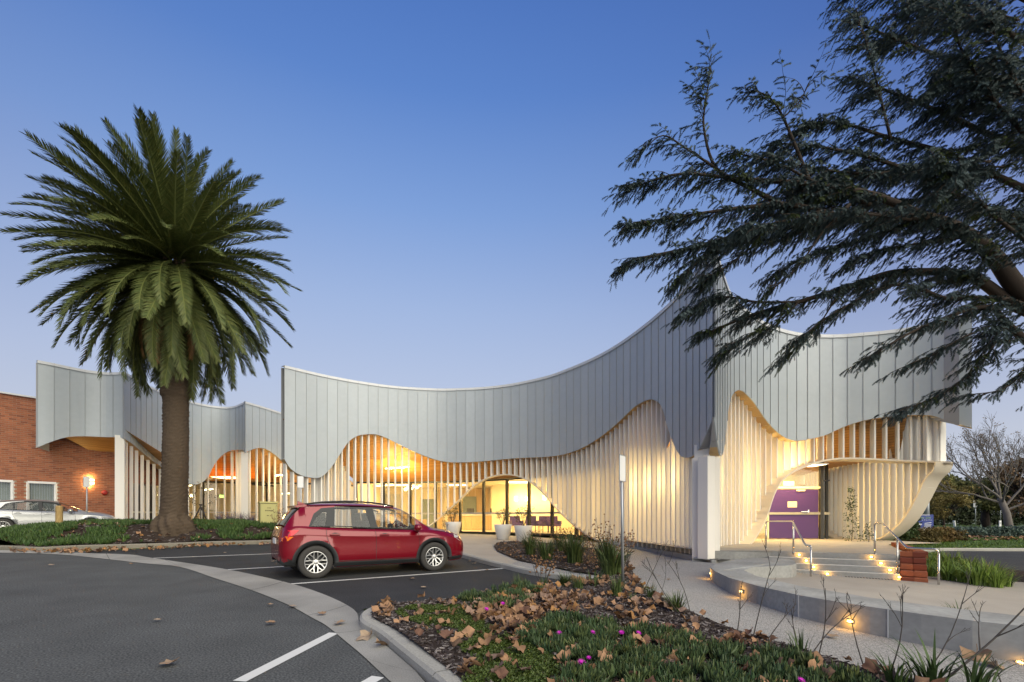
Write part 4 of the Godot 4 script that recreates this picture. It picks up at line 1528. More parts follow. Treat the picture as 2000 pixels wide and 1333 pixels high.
func entrance() -> void:
	var l0 := Vector2(6.75, 12.68)
	var r0 := Vector2(9.15, 11.4)
	var down := func(x: float, z: float) -> float: return PV(x, z) - 0.1
	var flat := func(p: Vector2) -> Vector2: return Vector2(p.x, -p.y)
	# four risers
	var stairs := thing("entrance_steps", "wide concrete steps with bright nosings and small lights up to the landing", "steps")
	stairs.set_meta("kind", "structure")
	for k in range(0, 4):
		var y := FL - 0.12 * k
		var a := SN * (0.33 * k)
		var b := SN * (0.33 * (k - 1) - 0.04)
		if k == 0:
			b = SN * -0.3
		prism("step", [flat.call(l0 + b), flat.call(l0 + a), flat.call(r0 + a - SU * (0.062 * k)), flat.call(r0 + b - SU * (0.062 * k))], down, y + (0.004 if k == 0 else 0.0), M.concrete, stairs)
		if k > 0:
			var st := tool()
			bar(st, v3(l0 + a - SN * 0.025, y + 0.004), v3(r0 + a - SN * 0.025 - SU * (0.062 * k), y + 0.004), 0.055, 0.012)
			obj("nosing", st, M.pot, stairs)
	# landing edge to the left of the steps
	var edge := [Vector2(5.15, -12.95), Vector2(5.9, -12.75), Vector2(6.78, -12.66)]
	ribbon_strip(edge, offset2(edge, -0.3), func(_x: float, _z: float) -> float: return FL + 0.003, down, M.concrete, "landing_edge", stairs, 0.015)
	# lights set in the risers
	var lit := [[0, 0.25, "top left"], [1, 0.30, "second left"], [2, 0.35, "third left"], [3, 0.44, "bottom left"], [0, 0.80, "top right"], [1, 0.85, "second right"], [2, 0.89, "third right"], [3, 0.93, "bottom right"]]
	for q in lit:
		var p: Vector2 = l0.lerp(r0, q[1]) + SN * (0.33 * q[0])
		step_light(v3(p, FL - 0.12 * q[0] - 0.06), v3(SN, 0), "%s of the eight small lit lamps in the entrance steps" % q[2])
	# seat wall folded like a hairpin
	var outer := []
	for q in vecs([2300, 1262, 2150, 1243, 2000, 1224, 1900, 1213, 1800, 1200, 1700, 1186, 1600, 1170, 1560, 1163, 1480, 1145, 1424, 1129, 1396, 1116, 1388, 1109, 1394, 1102, 1412, 1097, 1436, 1093.6, 1471, 1090.6, 1510, 1090.2, 1535, 1091.5, 1550, 1094.5, 1556, 1098.5, 1546, 1102, 1513, 1104.4, 1470, 1108.5, 1453, 1114.6, 1478, 1126, 1513, 1134, 1562, 1145, 1600, 1151, 1660, 1161, 1700, 1168, 1800, 1181, 1900, 1193, 2000, 1204, 2150, 1219, 2300, 1233]):
		var p := level(q.x, q.y, 0.51)
		for _k in 3:
			p = level(q.x, q.y, seat_h(p.x, p.z))
		outer.append(Vector2(p.x, p.z))
	var bench := prism("seat_wall", outer, func(x: float, z: float) -> float: return PV(x, z) - 0.12, 0.51, M.concrete, self, seat_h)
	for q in [[1560, 1163], [1735, 1191], [1915, 1214.5]]:   # pour joints in the seat wall
		var a := level(q[0], q[1], 0.51)
		var j := tool()
		box(j, Transform3D(Basis(Vector3.UP, 1.0), Vector3(a.x, 0.30, a.z)), Vector3(0.010, 0.44, 0.016))
		obj("pour_joint", j, M.seam, bench)
	tag(bench, "long curved pale concrete seat wall folding back beside the steps", "seat wall")
	for q in [[1389, 1121, "brightest lit lamp, at the rounded tip of the seat wall"], [1449, 1156, "lit lamp low in the seat wall, second from its tip"], [1661, 1214, "lit lamp in the middle of the long outer face of the seat wall"], [1993, 1296, "lit lamp in the seat wall at the right edge of the picture"]]:
		var edge_px := vecs([1386, 1108, 1396, 1116, 1424, 1129, 1480, 1145, 1560, 1163, 1600, 1170, 1700, 1186, 1800, 1200, 1900, 1213, 2000, 1224])
		var p := level(q[0], herm(edge_px, q[0]), 0.51)
		var p2 := level(q[0] + 8.0, herm(edge_px, q[0] + 8.0), 0.51)
		p.y = at(q[0], q[1], -p.z).y
		var f := (p2 - p).cross(Vector3.UP)
		f.y = 0
		step_light(p, f, q[2], 1.1)
	for q in [[1458, 1116.5, "left of two lit lamps in the recess of the folded seat wall"], [1494, 1119.5, "right of two lit lamps in the recess of the folded seat wall"]]:
		var p := level(q[0], q[1], 0.36)
		step_light(p, Vector3(-0.1, 0, 1), q[2], 0.8)
	# stepped brick pier at the right end of the steps, and the brick edge of the landing
	var pier := thing("brick_pier", "stepped red brick pier at the right end of the concrete steps", "brick pier")
	var pn := Vector2(-0.62, -0.785)
	var pu := Vector2(0.785, -0.62)
	for k in 5:
		var topy := FL + 0.085 - 0.125 * k
		var rows := int(ceil((topy - 0.10) / 0.12))
		for r in rows:
			var y := topy - 0.056 - r * 0.12
			for w in 2:
				var c := r0 + pu * (0.12 + 0.232 * w) + pn * (0.285 * (k - 0.40))
				var o := brick_piece(pier, v3(c, y), Vector3(0.226, 0.110, 0.278))
				o.basis = Basis(v3(pu, 0), Vector3.UP, v3(pn, 0))
	var edge_thing := thing("brick_edging", "low red brick edging along the right side of the landing", "brick edging")
	var e0 := r0 + SU * 0.36 - SN * 0.32
	var e1 := Vector2(12.35, 15.75)
	var el := e0.distance_to(e1)
	var ed := (e1 - e0).normalized()
	for k in int(el / 0.122):
		for r in 2:
			var c := e0 + ed * (0.06 + 0.122 * k + 0.05 * r) - Vector2(-ed.y, ed.x) * 0.12
			var o := brick_piece(edge_thing, v3(c, FL + 0.085 - 0.04 - 0.085 * r), Vector3(0.112, 0.076, 0.23))
			o.rotation.y = atan2(ed.y, ed.x)
	# drain in front of the steps
	var gr := thing("drain_grate", "slotted drain grate along the foot of the steps", "drain")
	var g0 := l0 + SN * 1.06 + SU * 0.55
	for k in 34:
		var c := g0 + SU * (0.055 * k) + SN * 0.07
		var st := tool()
		var y := PV(c.x, -c.y)
		box(st, Transform3D(Basis(v3(SU, 0), Vector3.UP, v3(SN, 0)), v3(c, y + 0.004)), Vector3(0.026, 0.012, 0.13))
		obj("slat", st, M.dark_grate if k > 17 else M.galv, gr)
	# handrails
	var lt := thing("handrail", "steel handrail on the left of the steps, in front of the purple door", "handrail")
	rail(lt, [at(1496.5, 1021, 13.86), at(1499, 1019, 13.8), at(1547, 1019, 12.3), at(1549, 1020, 12.2), at(1572, 1063, 11.05), at(1575, 1065.5, 11.0), at(1583, 1067, 10.86), at(1584, 1069, 10.84)])
	posts(lt, [[at(1496.5, 1021, 13.86), FL], [at(1550, 1021, 12.25), FL], [at(1584, 1069, 10.84), 0.2]])
	var rt := thing("handrail", "steel handrail on the right of the steps, running down past the brick pier", "handrail")
	rail(rt, [at(1709, 1026, 11.69), at(1710.5, 1022.5, 11.69), at(1722, 1022, 11.55), at(1724, 1023, 11.5), at(1770, 1069, 10.4), at(1774, 1071, 10.35), at(1826, 1073, 9.97), at(1832, 1076, 9.95), at(1834, 1082, 9.94)])
	posts(rt, [[at(1709, 1026, 11.69), FL], [at(1753, 1052, 10.75), 0.32], [at(1834, 1082, 9.94), 0.15]])
	# door screen within the porch
	var dd := 19.75
	var door := tool()
	var dl := at(1503, 957, dd)
	var drr := at(1598, 957, dd)
	var mid := (dl + drr) * 0.5
	box(door, Transform3D(Basis(), Vector3(mid.x, (FL + 0.03 + dl.y) * 0.5, mid.z)), Vector3(drr.x - dl.x, dl.y - FL - 0.03, 0.05))
	var dn := obj("purple_door", door, M.purple, LIB)
	var bnd := tool()
	box(bnd, Transform3D(Basis(), Vector3(mid.x, at(0, 1003.5, dd).y, mid.z + 0.04)), Vector3(drr.x - dl.x + 0.9, 0.095, 0.03))
	obj("door_bar", bnd, M.kerb, dn)
	var nt := tool()
	box(nt, Transform3D(Basis(), at(1547, 986, dd) + Vector3(0, 0, 0.032)), Vector3(0.38, 0.24, 0.012))
	obj("notice", nt, M.cream, dn)
	var hd := tool()
	bar(hd, at(1563, 1000, dd) + Vector3(0, 0, 0.07), at(1577, 1000, dd) + Vector3(0, 0, 0.07), 0.03, 0.03)
	box(hd, Transform3D(Basis(), at(1578, 999, dd) + Vector3(0, 0, 0.045)), Vector3(0.05, 0.11, 0.03))
	obj("handle", hd, M.steel, dn)
	var cl := tool()
	box(cl, Transform3D(Basis(), at(1563, 958.5, dd) + Vector3(0, 0, 0.05)), Vector3(0.34, 0.07, 0.05))
	obj("door_closer", cl, M.cream, dn)
	var fr := tool()
	for q in [[1440, 953, 1603, 953, 0.09], [1440, 1057, 1603, 1057, 0.09]]:
		bar(fr, at(q[0], q[1], dd), at(q[2], q[3], dd), 0.1, q[4])
	bar(fr, at(1500.5, 955, dd), Vector3(at(1500.5, 955, dd).x, FL, -dd), 0.05, 0.06)
	obj("door_frame", fr, M.cream, LIB)
	var tr := tool()
	quad(tr, at(1440, 951, dd), at(1603, 951, dd), at(1603, 890, dd), at(1440, 890, dd))
	obj("transom_pane", tr, M.glass, LIB)
	var sl := tool()
	quad(sl, Vector3(at(1440, 1, dd).x, FL, -dd), Vector3(dl.x - 0.05, FL, -dd), Vector3(dl.x - 0.05, dl.y, -dd), Vector3(at(1440, 1, dd).x, dl.y, -dd))
	obj("side_pane", sl, M.glass, LIB)
	for q in [[1604.5, dd, 0.14], [1614.5, dd + 0.25, 0.09], [1632, dd + 0.9, 0.0]]:
		if q[2] > 0:
			var mu := tool()
			var p := at(q[0], 1010, q[1])
			bar(mu, Vector3(p.x, FL, p.z), Vector3(p.x, 4.3, p.z), q[2], 0.12)
			obj("mullion", mu, M.frame, LIB)
	var sd := tool()
	var s0 := at(1606, 1010, dd + 0.02)
	var s1 := at(1614, 1010, dd + 0.24)
	quad(sd, Vector3(s0.x, FL, s0.z), Vector3(s1.x, FL, s1.z), Vector3(s1.x, 4.2, s1.z), Vector3(s0.x, 4.2, s0.z))
	obj("side_pane", sd, M.glass, LIB)
	var hr := tool()
	bar(hr, at(1604, 940, dd) + Vector3(0, 0, 0.05), at(1620, 939, dd + 0.3), 0.06, 0.06)
	obj("closer_arm", hr, M.frame, LIB)
	# boarded wall right of the door and the wall behind the glass
	var bw := []
	var bt := []
	for q in [[1607, 23.4], [1625, 24.0], [1650, 25.0], [1700, 28.0]]:
		var p := at(q[0], 1010, q[1])
		bw.append(Vector3(p.x, FL, p.z))
		bt.append(Vector3(p.x, 3.9, p.z))
	ruled("timber_wall", LIB, bw, bt, M.timber, 1.0)
	var hall := tool()
	quad(hall, Vector3(9.6, FL, -23.5), Vector3(14.9, FL, -23.5), Vector3(14.9, 4.4, -23.5), Vector3(9.6, 4.4, -23.5))
	quad(hall, Vector3(12.75, FL, -19.9), Vector3(14.2, FL, -22.2), Vector3(14.2, 3.6, -22.2), Vector3(12.75, 3.6, -19.9))
	quad(hall, Vector3(9.4, FL, -20.2), Vector3(9.6, FL, -23.5), Vector3(9.6, 4.4, -23.5), Vector3(9.4, 4.4, -20.2))
	quad(hall, Vector3(9.4, 4.4, -20.0), Vector3(14.0, 4.4, -20.0), Vector3(14.4, 4.4, -23.5), Vector3(9.6, 4.4, -23.5))
	obj("inner_wall", hall, M.cream, LIB)
	ceiling_light(Vector3(11.3, 4.36, -21.6), Vector2(0.8, 0.8), 12.0, "ceiling light panel in the hall behind the purple door", "ceiling lights of the entrance")
	var wl := tool()
	box(wl, Transform3D(Basis(), at(1541, 945, 21.5)), Vector3(0.46, 0.2, 0.05))
	tag(obj("hall_light", wl, M.warm_glow), "white rectangular hall light above the purple door", "light")
	ceiling_light(Vector3(11.6, 3.6, -18.9), Vector2(0.9, 0.9), 11.0, "warm ceiling light panel over the landing before the purple door", "ceiling lights of the entrance")
	tube_light(Vector3(5.1, 3.0, -18.7), Vector3(5.85, 3.0, -14.8), 5.0, "long linear light within the narrow corner of the building behind the fins")
	# lights of the porch: a linear fitting under the soffit and small uplights at the foot of the fins
	tube_light(Vector3(9.0, 3.5, -18.9), Vector3(10.6, 3.5, -19.3), 9.0, "linear light high in the entrance porch behind the fins")
	tube_light(Vector3(6.8, 3.2, -16.9), Vector3(7.8, 3.2, -18.0), 4.0, "linear light under the soffit inside the corner of the porch")
	for q in [[1462, 1071, "lit uplight low on the white arch, nearest the corner"], [1478, 1052, "lit uplight low on the white arch, second from the corner"]]:
		var s := s_of(B, q[0])
		var p := fp(B, s) - fn(B, s) * 0.62
		step_light(v3(p, at(q[0], q[1], p.y).y + 0.12), Vector3(0.3, 0, 0.5), q[2], 1.2)
	# climber on the fins inside the porch
	climber(at(1664, 1058, 18.0), 2.0, 150, "green climber growing up the white fins inside the porch")
	climber(at(1697, 1060, 17.6), 0.7, 40, "small green climber at the foot of the fins, right of the taller one")


func brick_piece(parent: Node, p: Vector3, size: Vector3) -> MeshInstance3D:
	var key := "bm%.3f_%.3f" % [size.x, size.z]
	if not M.has(key):
		M[key] = chamfer_box(size, 0.006)
	var o := put("brick", M[key], M["red_brick%d" % rng.randi_range(0, 3)], parent)
	o.transform = Transform3D(Basis(v3(SU, 0), Vector3.UP, v3(SN, 0)), p + Vector3(rng.randf_range(-0.003, 0.003), 0, rng.randf_range(-0.003, 0.003)))
	return o


func chamfer_box(size: Vector3, c: float) -> ArrayMesh:
	var st := tool()
	var h := size * 0.5
	box(st, Transform3D(), Vector3(size.x, size.y - 2 * c, size.z))
	box(st, Transform3D(), Vector3(size.x - 2 * c, size.y, size.z - 2 * c))
	st.generate_normals()
	return st.commit()


func step_light(p: Vector3, face: Vector3, label: String, e := 1.0) -> void:
	var f := face.normalized()
	var side := Vector3.UP.cross(f).normalized()
	var t := thing("step_lamp", label, "step light", p, 0.0, "small lamps in the steps and seat wall")
	var b := Basis(side, Vector3.UP, f)
	var st := tool()
	box(st, Transform3D(b, f * 0.006), Vector3(0.075, 0.045, 0.012))
	obj("plate", st, M.steel, t)
	var g := tool()
	box(g, Transform3D(b, f * 0.016), Vector3(0.045, 0.02, 0.016))
	obj("lens", g, M.lamp_glow, t)
	var l := OmniLight3D.new()
	l.name = "lamp_light"
	l.light_color = Color(1.0, 0.72, 0.30)
	l.light_energy = 0.04 * e
	l.light_size = 0.02
	l.omni_range = 6.0
	l.omni_attenuation = 2.0
	l.shadow_enabled = true
	l.position = f * 0.06
	t.add_child(l, true)


func rail(parent: Node, pts: Array) -> void:
	var st := tool(true)
	tube(st, pts, [0.021], 10)
	obj("rail", st, M.steel, parent)


func posts(parent: Node, list: Array) -> void:
	for q in list:
		var st := tool(true)
		var p: Vector3 = q[0]
		tube(st, [Vector3(p.x, q[1] - 0.05, p.z), p], [0.021], 10)
		obj("post", st, M.steel, parent)
		var fl := tool(true)
		tube(fl, [Vector3(p.x, q[1], p.z), Vector3(p.x, q[1] + 0.012, p.z)], [0.045], 12)
		obj("base_plate", fl, M.steel, parent)


# ---------- street furniture ----------
func street_things() -> void:
	var p := W(1217, 1140, 0.13)
	sign_post(p, 2.52, 0.30, 0.50, 0.95, "grey sign post with a blank white plate standing in the bed by the path", Vector3(-0.035, 0, 0))
	var p2 := at(588, 1010, 19.6)
	p2.y = 0.78
	sign_post(p2, 2.48, 0.22, 0.46, 0.3, "sign post with a small plate behind the roof of the red car", Vector3.ZERO)
	var p3 := at(169, 1010, 21.2)
	p3.y = 0.95
	sign_post(p3, 2.42, 0.22, 0.45, 1.0, "thin sign post with a small plate in front of the brick wall", Vector3.ZERO)
	# timber bollard in the palm bed
	var b := at(115, 1010, 17.4)
	b.y = palm_h(b.x, b.z)
	var st := tool()
	var prof := vecs([0.0, -0.1, 0.105, -0.1, 0.105, 0.74, 0.09, 0.79, 0.0, 0.80])
	lathe(st, prof, Transform3D(Basis(), b), 14)
	tag(obj("timber_bollard", st, M.post_wood), "round weathered timber bollard in the palm bed before the silver car", "bollard")
	# pale green electrical cabinet
	var k := at(523, 1010, 21.0)
	k.y = 1.12
	var kb := thing("electrical_cabinet", "pale green metal electrical cabinet right of the palm", "cabinet", k, 0.62)
	var bd := tool()
	box(bd, Transform3D(Basis(), Vector3(0, 0.56, 0)), Vector3(0.66, 1.0, 0.56))
	obj("body", bd, M.kiosk, kb)
	var lid := tool()
	box(lid, Transform3D(Basis(), Vector3(0, 1.10, 0)), Vector3(0.72, 0.07, 0.62))
	obj("lid", lid, M.kiosk, kb)
	var base := tool()
	box(base, Transform3D(Basis(), Vector3(0, -0.1, 0)), Vector3(0.6, 0.34, 0.5))
	obj("plinth", base, M.concrete, kb)
	var dr := tool()
	box(dr, Transform3D(Basis(), Vector3(0, 0.56, 0.285)), Vector3(0.60, 0.94, 0.012))
	var dn := obj("door", dr, M.kiosk, kb)
	var gap := tool()
	box(gap, Transform3D(Basis(), Vector3(0, 1.05, 0.288)), Vector3(0.62, 0.02, 0.02))
	obj("vent_gap", gap, M.kiosk_ink, kb)
	var tm := TextMesh.new()
	tm.text = "THE"
	tm.font_size = 16
	tm.pixel_size = 0.0055
	tm.depth = 0.002
	var lt := put("lettering", tm, M.kiosk_ink, dn)
	lt.position = Vector3(0, 0.86, 0.295)
	var ink := tool()
	for q in [[-0.13, 0.05], [-0.07, 0.04], [-0.02, 0.03], [0.03, 0.05], [0.085, 0.03], [0.13, 0.045]]:   # worn, unreadable second line
		box(ink, Transform3D(Basis(), Vector3(q[0], 0.745, 0.293)), Vector3(q[1], 0.05, 0.004))
	box(ink, Transform3D(Basis(), Vector3(-0.05, 0.53, 0.293)), Vector3(0.08, 0.035, 0.004))
	obj("faded_lettering", ink, M.kiosk_ink, dn)
	# white planters
	var pots := [[982.5, 1061, 21.6, "white planter with a leafy shrub left of the mulch bed"], [1022, 1063, 20.6, "white planter partly behind the grasses, right of the first"], [885, 1052, 24.0, "white planter behind the bonnet of the red car"]]
	for q in pots:
		var pp := at(q[0], q[1], q[2])
		pp.y = minf(PV(pp.x, pp.z), 0.67)
		var t := thing("planter", q[3], "planter", pp, 0.0, "white planters in front of the glass doors")
		var s := tool(true)
		lathe(s, vecs([0.0, 0.0, 0.24, 0.0, 0.27, 0.03, 0.37, 0.45, 0.40, 0.66, 0.385, 0.68, 0.36, 0.66, 0.35, 0.60, 0.0, 0.60]), Transform3D(), 28)
		obj("pot", s, M.pot, t)
		var soil := tool()
		lathe(soil, vecs([0.0, 0.61, 0.345, 0.61]), Transform3D(), 20)
		obj("soil", soil, M.soil, t)
		shrub(pp + Vector3(0, 0.6, 0), 0.85, 0.55, 60, "small leafy shrub growing in the " + ["left white planter by the mulch bed", "white planter behind the grasses", "planter behind the red bonnet"][pots.find(q)], Color(0.10, 0.105, 0.04), "shrubs in the planters")
	# low path light beside the grasses
	var lp := W(1188, 1100, 0.12)
	var lo := thing("path_light", "low lit path light glowing behind the grass beside the path", "path light", lp)
	var s1 := tool(true)
	tube(s1, [Vector3.ZERO, Vector3(0, 0.22, 0)], [0.05], 12)
	obj("post", s1, M.frame, lo)
	var s2 := tool(true)
	tube(s2, [Vector3(0, 0.22, 0), Vector3(0, 0.36, 0)], [0.045], 12)
	obj("lens", s2, M.lamp_glow, lo)
	var s3 := tool(true)
	tube(s3, [Vector3(0, 0.36, 0), Vector3(0, 0.40, 0)], [0.06], 12)
	obj("cap", s3, M.frame, lo)
	var l := OmniLight3D.new()
	l.name = "lamp_light"
	l.light_color = Color(1.0, 0.74, 0.34)
	l.light_energy = 0.35
	l.light_size = 0.05
	l.omni_range = 8.0
	l.omni_attenuation = 2.0
	l.shadow_enabled = true
	l.position = Vector3(0, 0.29, 0)
	lo.add_child(l, true)


func sign_post(p: Vector3, h: float, w: float, ph: float, turn: float, label: String, lean: Vector3) -> void:
	var t := thing("sign_post", label, "sign", p)
	var st := tool(true)
	tube(st, [Vector3(0, -0.1, 0), lean + Vector3(0, h, 0)], [0.028], 10)
	obj("post", st, M.galv, t)
	var b := Basis(Vector3.UP, turn)
	var pl := tool()
	var c := lean + Vector3(0, h - ph * 0.5 - 0.02, 0) + b * Vector3(-0.02, 0, 0.034)
	box(pl, Transform3D(b, c), Vector3(w, ph, 0.006))
	obj("plate", pl, M.post_white, t)
	var ed := tool()
	for q in [[Vector3(-w / 2, 0, 0), Vector3(0.012, ph, 0.012)], [Vector3(w / 2, 0, 0), Vector3(0.012, ph, 0.012)], [Vector3(0, ph / 2, 0), Vector3(w, 0.012, 0.012)], [Vector3(0, -ph / 2, 0), Vector3(w, 0.012, 0.012)]]:
		box(ed, Transform3D(b, c + b * q[0]), q[1])
	obj("plate_edge", ed, M.galv, t)
	var cl := tool()
	for y in [-0.15, 0.15]:
		box(cl, Transform3D(b, c + Vector3(0, y, 0) + b * Vector3(0.02, 0, -0.025)), Vector3(0.09, 0.03, 0.05))
	obj("clamp", cl, M.galv, t)


# ---------- cars ----------
func section(c: Dictionary, x: float) -> Array:   # half a cross-section, sill to roof centre, as Vector2(half width, height)
	var r: Array = c.rows
	var v := []
	for k in range(1, 10):
		var tab := []
		for q in r:
			tab.append(Vector2(q[0], q[k]))
		v.append(herm(tab, x))
	var yb: float = v[0]
	var ym: float = v[1]
	var yt: float = v[2]
	var yg: float = v[3]
	var yr: float = v[4]
	var wl: float = v[5]
	var wm: float = v[6]
	var wb: float = v[7]
	var wg: float = v[8]
	return [Vector2(wl - 0.07, yb), Vector2(wl, yb + 0.09), Vector2((wl + wm) * 0.5 + 0.004, lerpf(yb + 0.09, ym, 0.5)), Vector2(wm - 0.014, ym), Vector2(lerpf(wm, wb, 0.35) + 0.018, lerpf(ym, yt, 0.60)), Vector2(wb, yt), Vector2(wb - 0.03, yt + 0.012), Vector2(wg, yg), Vector2(wg - 0.085, lerpf(yg, yr, 0.62)), Vector2(wg * 0.5, lerpf(yg, yr, 0.93)), Vector2(0, yr)]


func side_z(c: Dictionary, x: float, y: float) -> float:
	var s := section_at(c, x)
	for i in s.size() - 1:
		if y <= s[i + 1].y or i == s.size() - 2:
			var t := clampf((y - s[i].y) / maxf(s[i + 1].y - s[i].y, 0.001), 0, 1)
			return lerpf(s[i].x, s[i + 1].x, t)
	return 0.0


func section_at(c: Dictionary, x: float) -> Array:
	var key := int(round(x * 100))
	if not c.cache.has(key):
		c.cache[key] = section(c, key / 100.0)
	return c.cache[key]


func patch(c: Dictionary, poly: Array, off: float, side: float, called: String, m: Material, parent: Node) -> MeshInstance3D:
	var st := tool(true)
	var pk := PackedVector2Array()
	for q in poly:
		pk.append(q)
	var ids := Geometry2D.triangulate_polygon(pk)
	var stack := []
	for i in range(0, ids.size(), 3):
		stack.append([pk[ids[i]], pk[ids[i + 1]], pk[ids[i + 2]]])
	while stack.size():
		var t: Array = stack.pop_back()
		var best := 0
		var most := 0.0
		for k in 3:
			var l: float = t[k].distance_to(t[(k + 1) % 3])
			if l > most:
				most = l
				best = k
		if most > 0.16:
			var mid: Vector2 = (t[best] + t[(best + 1) % 3]) * 0.5
			stack.append([t[best], mid, t[(best + 2) % 3]])
			stack.append([mid, t[(best + 1) % 3], t[(best + 2) % 3]])
			continue
		var v := []
		for k in 3:
			v.append(Vector3(t[k].x, t[k].y, side * (side_z(c, t[k].x, t[k].y) + off)))
		if ((v[1] - v[0]).cross(v[2] - v[0]).z > 0) == (side > 0):
			tri(st, v[0], v[1], v[2])
		else:
			tri(st, v[0], v[2], v[1])
	return obj(called, st, m, parent)


func seam_line(c: Dictionary, pts: Array, side: float, parent: Node, called := "shut_line", w := 0.008, m: Material = null, off := 0.0) -> void:
	var st := tool()
	var line := smooth2(pts, 5)
	for i in line.size() - 1:
		var a: Vector2 = line[i]
		var b: Vector2 = line[i + 1]
		bar(st, Vector3(a.x, a.y, side * (side_z(c, a.x, a.y) + off)), Vector3(b.x, b.y, side * (side_z(c, b.x, b.y) + off)), w, w)
	obj(called, st, m if m else M.black, parent)


func wheel(parent: Node, p: Vector3, r: float, side: float, spokes: int) -> void:
	var w := Node3D.new()
	w.name = number("wheel", parent)
	parent.add_child(w, true)
	w.position = p
	w.rotation = Vector3(PI / 2, 0, 0) if side > 0 else Vector3(-PI / 2, 0, 0)   # the wheel's y axis points outwards
	var rr := r * 0.655
	var ty := tool(true)
	lathe(ty, vecs([rr, -0.105, r - 0.03, -0.11, r, -0.085, r, 0.075, r - 0.012, 0.098, r - 0.05, 0.110, rr + 0.02, 0.104, rr - 0.004, 0.092, rr - 0.006, 0.06]), Transform3D(), 40)
	obj("tyre", ty, M.rubber, w)
	var rm := tool(true)
	lathe(rm, vecs([rr - 0.012, 0.0, rr - 0.02, 0.07, rr - 0.016, 0.092, rr + 0.002, 0.097, rr + 0.004, 0.088]), Transform3D(), 40)
	rm.set_smooth_group(-1)
	lathe(rm, vecs([0.0, 0.092, 0.03, 0.090, 0.034, 0.075, 0.06, 0.072, 0.072, 0.05]), Transform3D(), 16)
	for k in spokes:
		var a := TAU * (k + 0.5) / spokes
		var h := TAU / spokes * 0.30
		var fork := Vector3(cos(a) * rr * 0.50, 0.070, sin(a) * rr * 0.50)
		bar(rm, Vector3(cos(a) * 0.05, 0.062, sin(a) * 0.05), fork, 0.026, 0.03)
		for s in [-1.0, 1.0]:
			bar(rm, fork, Vector3(cos(a + h * s) * (rr - 0.012), 0.083, sin(a + h * s) * (rr - 0.012)), 0.019, 0.024)
	obj("rim", rm, M.rim_metal, w)
	var ds := tool(true)
	lathe(ds, vecs([0.0, 0.02, rr - 0.03, 0.02, rr - 0.012, -0.03]), Transform3D(), 28)
	obj("brake_disc", ds, M.trim, w)


